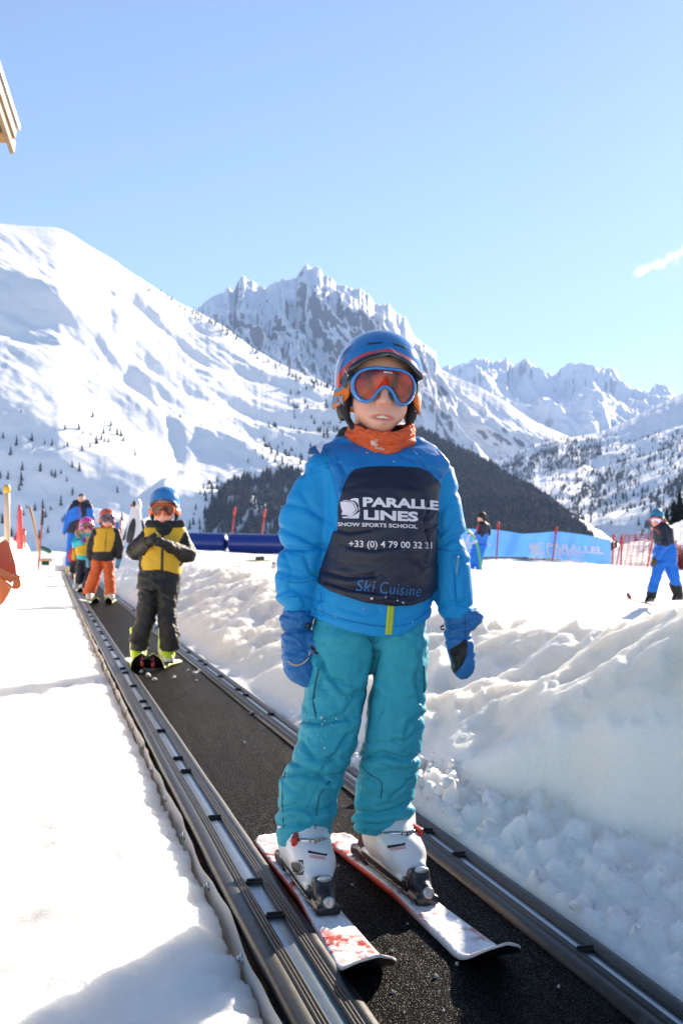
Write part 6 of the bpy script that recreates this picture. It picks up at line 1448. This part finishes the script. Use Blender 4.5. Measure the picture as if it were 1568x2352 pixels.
put('wall', plank(A + np.array([-1.3, -1.0, -5.2]), A + np.array([-1.3, -1.0, .3]), dx, 3.0, np.array([0, -1.0, 0]), 3.0), M_soff)

# snow clods on the belt
prot = None
for i in range(26):
    u = [2.0, 2.05, 2.15, 2.2, 2.3, 1.95, 2.4, 2.28, 1.85, 3.9, 4.6, 7.2, 7.25, 7.4, 7.3, 7.6, 7.35, 6.9, 6.8, 7.0, 5.4, 3.2, 2.6, 2.7, 1.9, 7.1][i]; v = [.70, .76, .66, .80, .74, .60, .84, .62, .66, .84, .78, .90, .92, .88, .94, .60, .58, .62, .86, .75, .95, .92, .70, .62, .90, .60][i]
    r_ = [.006, .005, .004, .003, .003, .004, .003, .0025, .004, .006, .007, .012, .01, .009, .012, .02, .014, .014, .008, .01, .012, .004, .003, .003, .004, .016][i]
    v_, f_ = chunk(np.zeros(3), 1.0, 400 + i)
    o = mesh('snow_clod', v_, f_, M_ice); o.location = Vector(UV(u, v, float(zc(u)) + r_ * .5)); o.scale = (r_,) * 3
    tag(o, 'small white snow clod lying on the black belt', 'snow clod', 'snow clods on the belt')

# little cloud at the right
V_, Q_ = None, None
Yc = 17000.0; s_ = Yc / F
ca, cb = W(1462, 628, Yc), W(1650, 545, Yc)
S = Sdf(W(1400, 700, Yc) - (0, 700, 0), W(1680, 480, Yc) + (0, 700, 0), 40.0)
S.add(S.rcone(ca, cb, 34 * s_, 40 * s_)); v_, q_ = S.get(2)
m, nt, b = newmat('cloud_vapour'); nt.nodes.remove(b); L = nt.links.new
pv = N(nt, 'ShaderNodeVolumePrincipled'); pv.inputs['Color'].default_value = (1, 1, 1, 1); pv.inputs['Anisotropy'].default_value = .4
tc = N(nt, 'ShaderNodeTexCoord'); no = N(nt, 'ShaderNodeTexNoise', Scale=.0075, Detail=5.0, Roughness=.6); L(tc.outputs['Object'], no.inputs[0])
cd = (cb - ca) / np.linalg.norm(cb - ca)
sb = N(nt, 'ShaderNodeVectorMath', operation='SUBTRACT'); L(tc.outputs['Object'], sb.inputs[0]); sb.inputs[1].default_value = ca
cr = N(nt, 'ShaderNodeVectorMath', operation='CROSS_PRODUCT'); L(sb.outputs[0], cr.inputs[0]); cr.inputs[1].default_value = cd
ln = N(nt, 'ShaderNodeVectorMath', operation='LENGTH'); L(cr.outputs[0], ln.inputs[0])
dt = N(nt, 'ShaderNodeVectorMath', operation='DOT_PRODUCT'); L(sb.outputs[0], dt.inputs[0]); dt.inputs[1].default_value = cd
en = N(nt, 'ShaderNodeMapRange'); en.inputs[1].default_value = -14 * s_; en.inputs[2].default_value = 14 * s_; L(dt.outputs['Value'], en.inputs[0])
fa = N(nt, 'ShaderNodeMapRange'); fa.inputs[1].default_value = 0; fa.inputs[2].default_value = 30 * s_; fa.inputs[3].default_value = .62; fa.inputs[4].default_value = -.35; L(ln.outputs['Value'], fa.inputs[0])
su = N(nt, 'ShaderNodeMath', operation='MULTIPLY_ADD'); L(no.outputs['Fac'], su.inputs[0]); su.inputs[1].default_value = 1.5; su.inputs[2].default_value = -.95
s2 = N(nt, 'ShaderNodeMath', operation='ADD'); L(su.outputs[0], s2.inputs[0]); L(fa.outputs[0], s2.inputs[1])
mr = N(nt, 'ShaderNodeMapRange'); mr.inputs[1].default_value = 0; mr.inputs[2].default_value = .5; mr.inputs[3].default_value = 0; mr.inputs[4].default_value = .005; L(s2.outputs[0], mr.inputs[0])
mm = N(nt, 'ShaderNodeMath', operation='MULTIPLY'); L(mr.outputs[0], mm.inputs[0]); L(en.outputs[0], mm.inputs[1]); L(mm.outputs[0], pv.inputs['Density'])
L(pv.outputs[0], nt.nodes['Material Output'].inputs['Volume'])
tag(mesh('cloud', v_, q_, m), 'small white wisp of cloud at the right edge of the sky', 'cloud', kind='thing')
# ================================================================ mountains
def ridge_y(prof, px): p = np.array(prof, float); return np.interp(px, p[:, 0], p[:, 1])
def relief(name, prof, yr, yf, zf, px0, px1, nx, nt, disp, m, power=1.1, jag=None, backn=14, attr=None, soft=0, e0=0.10):
    """one mountain as a height field that climbs from its foot (yf metres out, zf high) to its ridge (yr) and falls away behind"""
    px = np.linspace(px0, px1, nx)
    Yr = ridge_y(yr, px); Yf = ridge_y(yf, px); Zf = ridge_y(zf, px)
    py = ridge_y(prof, px)
    if soft:
        k = np.exp(-np.linspace(-2, 2, 2 * soft + 1) ** 2); k /= k.sum(); py = np.convolve(np.pad(py, soft, mode='edge'), k, 'valid')
    if jag is not None: py = py - jag(px)
    Zr = HC + (HY - py) * Yr / F
    t = np.concatenate([np.linspace(-0.5, -0.02, backn), np.linspace(0, 1, nt) ** 1.0])
    T = t[None, :]; tp = np.clip(T, 0, 1)
    Yc = Yr[:, None] + (Yf - Yr)[:, None] * T
    X = (px[:, None] - CX) / F * Yc
    Z = Zf[:, None] + (Zr - Zf)[:, None] * (1 - tp) ** power - np.maximum(-T, 0) * (Zr - Zf)[:, None] * 1.3
    env = sstep(0.0, e0, tp)
    Z = Z + disp(X, Yc, px[:, None] + 0 * T, tp) * env
    v = np.stack([X, Yc, Z], -1)
    at = {}
    if attr: 
        ipx = CX + F * X / Yc; ipy = HY - (Z - HC) * F / Yc
        at['forest'] = attr(ipx, ipy).ravel()
    o = mesh(name, v.reshape(-1, 3), grid_faces(*v.shape[:2]), m, None, True, at)
    if np.mean([p.normal.z for p in o.data.polygons[:2000]]) < 0: o.data.flip_normals()
    tag(o, kind='structure'); return o, v
def mount_mat(name, rock=(0.22, 0.20, 0.19), snow=(0.9, 0.9, 0.9), lo=0.62, hi=0.74, ns=0.004, namp=0.35, forest=None, bump=(0.6, 0.02, 8.0)):
    m, nt, b = newmat(name); L = nt.links.new
    tc = N(nt, 'ShaderNodeTexCoord'); ge = N(nt, 'ShaderNodeNewGeometry'); sp = N(nt, 'ShaderNodeSeparateXYZ'); L(ge.outputs['Normal'], sp.inputs[0])
    n1 = N(nt, 'ShaderNodeTexNoise', Scale=ns, Detail=9.0, Roughness=0.68); L(tc.outputs['Object'], n1.inputs['Vector'])
    a = N(nt, 'ShaderNodeMath', operation='MULTIPLY_ADD'); L(n1.outputs['Fac'], a.inputs[0]); a.inputs[1].default_value = namp; L(sp.outputs['Z'], a.inputs[2])
    mr = N(nt, 'ShaderNodeMapRange'); mr.inputs[1].default_value = lo + namp / 2; mr.inputs[2].default_value = hi + namp / 2; L(a.outputs[0], mr.inputs[0])
    n2 = N(nt, 'ShaderNodeTexNoise', Scale=ns * 4, Detail=6.0); L(tc.outputs['Object'], n2.inputs['Vector'])
    rk = N(nt, 'ShaderNodeMix', data_type='RGBA'); L(n2.outputs['Fac'], rk.inputs[0]); rk.inputs[6].default_value = (*[x * 0.55 for x in rock], 1); rk.inputs[7].default_value = (*[min(1, x * 1.5) for x in rock], 1)
    mx = N(nt, 'ShaderNodeMix', data_type='RGBA'); L(mr.outputs[0], mx.inputs[0]); L(rk.outputs[2], mx.inputs[6]); mx.inputs[7].default_value = (*snow, 1)
    out = mx.outputs[2]
    if forest:
        at = N(nt, 'ShaderNodeAttribute', attribute_name='forest')
        m2 = N(nt, 'ShaderNodeMix', data_type='RGBA'); L(at.outputs['Fac'], m2.inputs[0]); L(out, m2.inputs[6]); m2.inputs[7].default_value = (*forest, 1); out = m2.outputs[2]
    L(out, b.inputs['Base Color']); b.inputs['Roughness'].default_value = 0.7; b.inputs['Specular IOR Level'].default_value = 0.2
    n3 = N(nt, 'ShaderNodeTexNoise', Scale=bump[1], Detail=8.0, Roughness=0.6); L(tc.outputs['Object'], n3.inputs['Vector'])
    bp = N(nt, 'ShaderNodeBump', Strength=bump[0], Distance=bump[2]); L(n3.outputs['Fac'], bp.inputs['Height']); L(bp.outputs[0], b.inputs['Normal'])
    return m
def inpoly(x, y, P):
    P = np.array(P, float); c = np.zeros(np.shape(x), bool); j = len(P) - 1
    for i in range(len(P)):
        k = ((P[i, 1] > y) != (P[j, 1] > y)) & (x < (P[j, 0] - P[i, 0]) * (y - P[i, 1]) / (P[j, 1] - P[i, 1] + 1e-9) + P[i, 0])
        c ^= k; j = i
    return c
POLY_F = [(468, 1300), (470, 1180), (520, 1110), (560, 1105), (610, 1090), (660, 1075), (720, 1105), (800, 1090), (900, 1000), (950, 982), (1018, 1013), (1060, 1035), (1127, 1068), (1167, 1097), (1209, 1117), (1271, 1163), (1333, 1208), (1420, 1300)]
def dens_left(px, py):
    wob = 10 * noise(px / 40, py / 30, 0, 3) + 6 * noise(px / 13, py / 10, 0, 4)
    d = inpoly(px + wob, py + wob, POLY_F).astype(float)
    d = d * np.where(px < 760, 0.30 + 0.7 * (noise(px / 22 + py / 60, py / 70, 0, 8) > -0.18), np.where(py < np.interp(px, [940, 1340], [995, 1225]) + 14, 0.75, 1.0))
    return d
prof_left = [(-220, 505), (-60, 508), (0, 514), (60, 519), (135, 522), (170, 540), (200, 562), (260, 595), (300, 625), (350, 655), (400, 690), (450, 714), (513, 749), (590, 806), (666, 847), (743, 878), (830, 925), (900, 960), (950, 982), (1018, 1015), (1060, 1037), (1127, 1070), (1167, 1099), (1209, 1119), (1271, 1165), (1333, 1210), (1420, 1268), (1500, 1300)]
def disp_left(X, Y, px, t):
    wx = X + 90 * noise(X / 500, Y / 500, 0, 70); wy = Y + 90 * noise(X / 500, Y / 500, 0, 71)
    open_ = sstep(1000, 700, px)
    d = 60 * noise(wx / 850, wy / 480, 0, 72) + 52 * noise(wx / 430, wy / 230, 0, 73) + 22 * noise(wx / 200, wy / 125, 0, 74) + 4.5 * fbm(wx / 62, wy / 48, 0, 3, 75)
    # a groomed run that winds down the lower slope, cut into it like a shelf
    pth = np.interp(t, [.35, .5, .6, .68, .74, .80, .86, .92, 1], [250, 330, 395, 408, 385, 340, 300, 330, 300])
    dd = (px - pth) / 14.0
    d = d - 5 * np.exp(-dd ** 2) + 4 * np.exp(-(dd - 2.2) ** 2)
    d = d * (0.35 + 0.65 * open_)
    return d * (0.35 + 0.65 * sstep(1.0, 0.75, t))
M_hill = mount_mat('snowy_hillside', rock=(0.16, 0.14, 0.12), lo=0.05, hi=0.12, ns=0.01, namp=0.4, forest=(0.008, 0.010, 0.011), bump=(0.5, 0.02, 6.0))
hill, HV = relief('hillside', prof_left, [(-220, 2500), (0, 2680), (135, 2820), (300, 3100), (450, 3300), (750, 3150), (950, 2700), (1350, 2000), (1500, 1900)], [(-220, 1500), (700, 1650), (1000, 1400), (1500, 1000)], [(-220, -45), (1500, -40)], -220, 1500, 560, 300, disp_left, M_hill, 1.12, jag=lambda p: 2.2 * fbm(p / 18, 0.5, 0, 3, 5) * sstep(130, 260, p), attr=lambda a, b: dens_left(a, b) * 1.0, soft=12)
prof_peak = [(380, 760), (430, 725), (452, 711), (470, 695), (489, 679), (505, 676), (524, 660), (537, 668), (548, 645), (557, 631), (566, 640), (577, 643), (592, 655), (610, 660), (628, 650), (647, 640), (664, 640), (680, 635), (692, 616), (705, 606), (716, 618), (727, 611), (735, 613), (742, 634), (752, 633), (760, 638), (770, 650), (797, 658), (812, 664), (826, 661), (845, 675), (863, 700), (876, 698), (892, 699), (905, 715), (932, 731), (943, 757), (958, 779), (976, 790), (990, 802), (1000, 809), (1004, 835), (1010, 847), (1030, 858), (1055, 870), (1101, 889), (1167, 927), (1225, 967), (1308, 1004), (1380, 1040), (1450, 1090)]
def disp_peak(X, Y, px, t):
    wx = X + 120 * noise(X / 600, Y / 600, 0, 80); wy = Y + 120 * noise(X / 600, Y / 600, 0, 81)
    rough = 0.35 + 0.65 * sstep(1080, 960, px) * sstep(0.95, 0.5, t)
    # buttresses and couloirs run down the fall line, slanting to the left
    s1 = wx + 0.25 * (wy - 7000)
    d = 170 * ridged(s1 / 560, wy / 2600, 0, 2, 82) - 150 + rough * (85 * ridged(s1 / 170, wy / 900, 0, 3, 83, 0.5) + 22 * ridged(s1 / 45, wy / 160, 0, 3, 84))
    return d
M_peak = mount_mat('snow_and_rock', rock=(0.16, 0.148, 0.145), lo=0.47, hi=0.54, ns=0.013, namp=0.55, bump=(0.8, 0.012, 30.0))
relief('mountain', prof_peak, [(380, 7000), (1000, 6600), (1450, 5600)], [(380, 4300), (1450, 4300)], [(380, 150), (1450, 60)], 380, 1450, 560, 300, disp_peak, M_peak, 1.15, e0=0.30, jag=lambda p: (3.2 * ridged(p / 11, 0.3, 0, 3, 3) - 3.2) * (p < 1005) + 1.0 * fbm(p / 12, 0.2, 0, 3, 9))
prof_far = [(960, 900), (1030, 872), (1060, 866), (1080, 858), (1105, 846), (1130, 838), (1150, 840), (1163, 838), (1172, 850), (1180, 860), (1192, 858), (1204, 855), (1222, 862), (1246, 855), (1262, 860), (1279, 871), (1304, 871), (1330, 858), (1345, 852), (1358, 846), (1372, 856), (1387, 867), (1402, 880), (1416, 892), (1440, 912), (1465, 929), (1480, 925), (1490, 930), (1505, 922), (1520, 928), (1560, 930), (1700, 925)]
def disp_far(X, Y, px, t):
    return 170 * ridged(X / 900, Y / 1600, 0, 3, 90) - 90 + 50 * ridged(X / 260, Y / 500, 0, 3, 91)
M_far = mount_mat('far_snow_and_rock', rock=(0.22, 0.21, 0.21), lo=0.42, hi=0.56, ns=0.004, namp=0.4, bump=(0.6, 0.006, 40.0))
relief('far_range', prof_far, [(960, 11500), (1700, 11500)], [(960, 8000), (1700, 8000)], [(960, 500), (1700, 500)], 960, 1700, 380, 160, disp_far, M_far, 1.2, jag=lambda p: 3.0 * ridged(p / 10, 0.7, 0, 3, 23) - 2)
prof_right = [(1040, 1110), (1080, 1085), (1126, 1066), (1167, 1050), (1225, 1021), (1275, 1008), (1312, 1004), (1370, 995), (1420, 975), (1470, 953), (1519, 925), (1568, 902), (1700, 850), (1800, 830)]
def dens_right(px, py):
    a = inpoly(px, py, [(1120, 1075), (1230, 1025), (1390, 1002), (1380, 1050), (1330, 1075), (1240, 1085), (1190, 1120), (1150, 1110)]) * 0.8
    b = inpoly(px, py, [(1280, 1125), (1345, 1085), (1440, 1085), (1480, 1130), (1400, 1180), (1300, 1180)]) * 0.6
    c = inpoly(px, py, [(1470, 1260), (1500, 1150), (1530, 1110), (1600, 1060), (1700, 1060), (1700, 1260)]) * 0.75
    e = inpoly(px, py, [(1180, 1110), (1260, 1125), (1280, 1190), (1400, 1250), (1300, 1260), (1200, 1150)]) * 0.4
    g_ = inpoly(px, py, [(1380, 1060), (1500, 1010), (1568, 1000), (1568, 1060), (1450, 1090)]) * 0.35
    base = 0.10 * (py > np.interp(px, [1200, 1400, 1568], [1010, 1000, 985])) 
    k = np.maximum.reduce([a, b, c, e, g_]) * (0.25 + 0.75 * (noise(px / 24, py / 30, 0, 12) > -0.1))
    return np.maximum(k, base)
def disp_right(X, Y, px, t):
    return 60 * noise(X / 700, Y / 900, 0, 95) + 22 * fbm(X / 260, Y / 380, 0, 4, 96)
M_right = mount_mat('shaded_snow_slope', rock=(0.2, 0.18, 0.17), lo=0.45, hi=0.55, ns=0.008, namp=0.3, bump=(0.5, 0.012, 10.0), forest=(0.06, 0.06, 0.055))
slope, RV = relief('snow_slope', prof_right, [(1040, 4600), (1800, 4200)], [(1040, 1900), (1800, 1500)], [(1040, -90), (1800, -80)], 1040, 1800, 380, 240, disp_right, M_right, 1.05, jag=lambda p: 1.5 * fbm(p / 14, 0.9, 0, 3, 33), attr=lambda a, b: (dens_right(a, b) > 0.5) * 0.25)
# the sunny knoll behind the net on the right
prof_kn = [(1340, 1330), (1385, 1292), (1405, 1262), (1427, 1251), (1460, 1244), (1500, 1237), (1525, 1216), (1545, 1204), (1568, 1194), (1640, 1170), (1760, 1150)]
relief('knoll', prof_kn, [(1340, 95), (1760, 95)], [(1340, 58), (1760, 58)], [(1340, -5.0), (1760, -5.0)], 1340, 1760, 140, 60, lambda X, Y, px, t: 0.35 * fbm(X / 6, Y / 6, 0, 4, 97), M_snow, 0.7, jag=lambda p: 1.5 * fbm(p / 14, 0.9, 0, 3, 35))
v_ = [(-16000, 47, -12), (16000, 47, -12), (16000, 14000, -110), (-16000, 14000, -110)]
tag(mesh('valley_floor', v_, [(0, 1, 2, 3)], M_snow, smooth=False), kind='structure')

# ---------------------------------------------------------------- conifers
M_tree = mat('dark_conifer_needles', (0.006, 0.010, 0.011), rough=0.9, var=0.8, vs=0.25, spec=0.2)
def conifer_geo(seed, layers=5, n=7, h=12.0, r=2.6):
    rs = np.random.default_rng(seed); V, Fc = [], []
    z0 = 0.04 * h
    for k in range(layers):
        a = k / layers; zb = z0 + h * 0.94 * a; zt = min(h, zb + h * (1.75 / layers)); rr = r * (1 - a) ** 0.8 + 0.12
        i0 = len(V); V.append((rs.normal(0, .08), rs.normal(0, .08), zt))
        for j in range(n):
            w = 2 * math.pi * (j + rs.uniform(-.3, .3)) / n; q = rr * rs.uniform(0.6, 1.2)
            V.append((q * math.cos(w), q * math.sin(w), zb - rs.uniform(0, .06) * h / layers))
        for j in range(n): Fc.append((i0, i0 + 1 + j, i0 + 1 + (j + 1) % n))
        Fc.append(tuple(i0 + 1 + j for j in range(n))[::-1])
    i0 = len(V)
    for q, z in ((0.25, -1.0), (0.2, z0 + 1)):
        for j in range(4): V.append((q * math.cos(j * 1.57), q * math.sin(j * 1.57), z))
    for j in range(4): Fc.append((i0 + j, i0 + (j + 1) % 4, i0 + 4 + (j + 1) % 4, i0 + 4 + j))
    return np.array(V, float), Fc
def scatter(V, dens, n, seed):
    rs = np.random.default_rng(seed); out = []
    a, b = V.shape[:2]; k0 = 14
    i = rs.integers(0, a - 1, n); j = rs.integers(k0, b - 1, n)
    w1 = rs.random((n, 1)); w2 = rs.random((n, 1))
    P = V[i, j] * (1 - w1) * (1 - w2) + V[i + 1, j] * w1 * (1 - w2) + V[i, j + 1] * (1 - w1) * w2 + V[i + 1, j + 1] * w1 * w2
    px = CX + F * P[:, 0] / P[:, 1]; py = HY - (P[:, 2] - HC) * F / P[:, 1]
    return P, px, py, dens(px, py) > rs.random(n)
def sparse_left(px, py):
    z1 = inpoly(px, py, [(700, 860), (800, 900), (800, 1080), (640, 1090), (560, 1060), (600, 1000), (640, 930)]) * 0.10
    z2 = inpoly(px, py, [(-50, 1000), (120, 1010), (200, 1060), (170, 1130), (150, 1240), (-50, 1260)]) * 0.12
    z3 = inpoly(px, py, [(100, 985), (300, 985), (300, 1030), (100, 1040)]) * 0.05
    z4 = inpoly(px, py, [(430, 1180), (480, 1100), (520, 1110), (480, 1260), (420, 1260)]) * 0.2
    z5 = (np.abs(py - np.interp(px, [p[0] for p in prof_left], [p[1] for p in prof_left]) - 12) < 12) * inpoly(px, py, [(340, 600), (440, 650), (800, 850), (800, 960), (330, 700)]) * 0.10
    cl = (noise(px / 14, py / 12, 0, 55) > 0.1)
    return np.maximum.reduce([z1 * cl * 2.2, z2 * (0.12 + 1.3 * cl), z3, z4, z5, 0.004 * (py > 930)])
Ps, PXs, PYs, ok = scatter(HV, lambda a, b: np.minimum(1, sparse_left(a, b)), 42000, 5)
A = Ps[ok]
P2, X2, Y2, ok2 = scatter(HV, lambda a, b: dens_left(a, b), 85000, 6)
B = P2[ok2]
P3, X3, Y3, ok3 = scatter(RV, lambda a, b: np.minimum(1, dens_right(a, b)) * 0.8, 22000, 7)
Cc = P3[ok3]
K = np.array([[W(px, py, Y)[0], Y, W(px, py, Y)[2]] for px, py, Y in ((1546, 1212, 100), (1560, 1206, 104), (1574, 1200, 99), (1530, 1224, 108), (1404, 1268, 102), (1413, 1264, 110), (1590, 1196, 102))])
allP = np.concatenate([A, B, Cc]); zone = np.concatenate([np.zeros(len(A)), np.ones(len(B)), np.full(len(Cc), 2)])
order = np.argsort(allP[:, 1]); allP = allP[order]; zone = zone[order]
vis = (CX + F * allP[:, 0] / allP[:, 1] > -5) & (CX + F * allP[:, 0] / allP[:, 1] < 1575) & (HY - (allP[:, 2] + 9 - HC) * F / allP[:, 1] < 1238)
allP = allP[vis]; zone = zone[vis]
NI = 285
protos = []
for s in range(6):
    V_, F_ = conifer_geo(s + 1, 6, 8, 12.0, 2.5)
    me = bpy.data.meshes.new('conifer'); me.from_pydata([tuple(x) for x in V_], [], F_); me.update(); me.materials.append(M_tree); protos.append(me)
LAB = ['small dark conifer standing alone on the open snow of the left hillside', 'dark conifer at the near edge of the wood below the rocky peak', 'grey conifer on the shaded slope at the right']
GRP = ['scattered conifers on the open hillside', 'conifers along the near edge of the wood', 'conifers on the shaded slope']
def add_tree(p, s, lab, grp):
    o = bpy.data.objects.new('conifer', protos[random.randrange(6)]); o.location = Vector(p); o.scale = (s * random.uniform(0.85, 1.2),) * 2 + (s,)
    o.rotation_euler = (0, 0, random.uniform(0, 6.28)); col.objects.link(o); tag(o, lab, 'tree', grp); return o
for ik, p in enumerate(K): add_tree(p - np.array([0, 0, .6]), 0.14 if ik in (4, 5) else random.uniform(0.22, 0.36), 'young dark spruce behind the red net on the sunny knoll', 'young spruces on the knoll')
# a tree behind a nearer thing shows nothing: the ones listed are the nearest in view
for p, zn in zip(allP[:NI], zone[:NI]):
    add_tree(p, random.uniform(0.75, 1.6), LAB[int(zn)], GRP[int(zn)])
V0, F0 = conifer_geo(11, 3, 6, 12.0, 2.5)
tri = []
for f in F0:
    for k in range(1, len(f) - 1): tri.append((f[0], f[k], f[k + 1]))
tri = np.array(tri)
Q = allP[NI:]; n = len(Q)
sc = rng.uniform(0.55, 1.45, n); ang = rng.uniform(0, 6.28, n)
ca, sa = np.cos(ang)[:, None], np.sin(ang)[:, None]
vx = (V0[None, :, 0] * ca - V0[None, :, 1] * sa) * sc[:, None] + Q[:, 0:1]
vy = (V0[None, :, 0] * sa + V0[None, :, 1] * ca) * sc[:, None] + Q[:, 1:2]
vz = V0[None, :, 2] * sc[:, None] * rng.uniform(0.8, 1.2, (n, 1)) + Q[:, 2:3]
fc = (tri[None] + (np.arange(n) * len(V0))[:, None, None]).reshape(-1, 3)
o = mesh('forest', np.stack([vx, vy, vz], -1).reshape(-1, 3), fc, M_tree, None, False)
tag(o, 'dark conifer woods covering the lower mountain slopes', 'forest', kind='stuff')
print('trees', n, NI)

# ---------------------------------------------------------------- air
HAZE = True
if HAZE:
    top = 2600.0
    v_, f_ = box((0, 5900, (top - 113) / 2), (30000, 14000, top + 113))
    m, nt, b = newmat('pale_air'); nt.nodes.remove(b)
    pv = N(nt, 'ShaderNodeVolumePrincipled'); pv.inputs['Color'].default_value = (0.38, 0.57, 1.0, 1); pv.inputs['Density'].default_value = 5.5e-5; pv.inputs['Anisotropy'].default_value = 0.0
    nt.links.new(pv.outputs[0], nt.nodes['Material Output'].inputs['Volume'])
    tag(mesh('haze', v_, f_, m, smooth=False), 'thin bright mountain air in front of the far peaks', 'haze', kind='stuff')
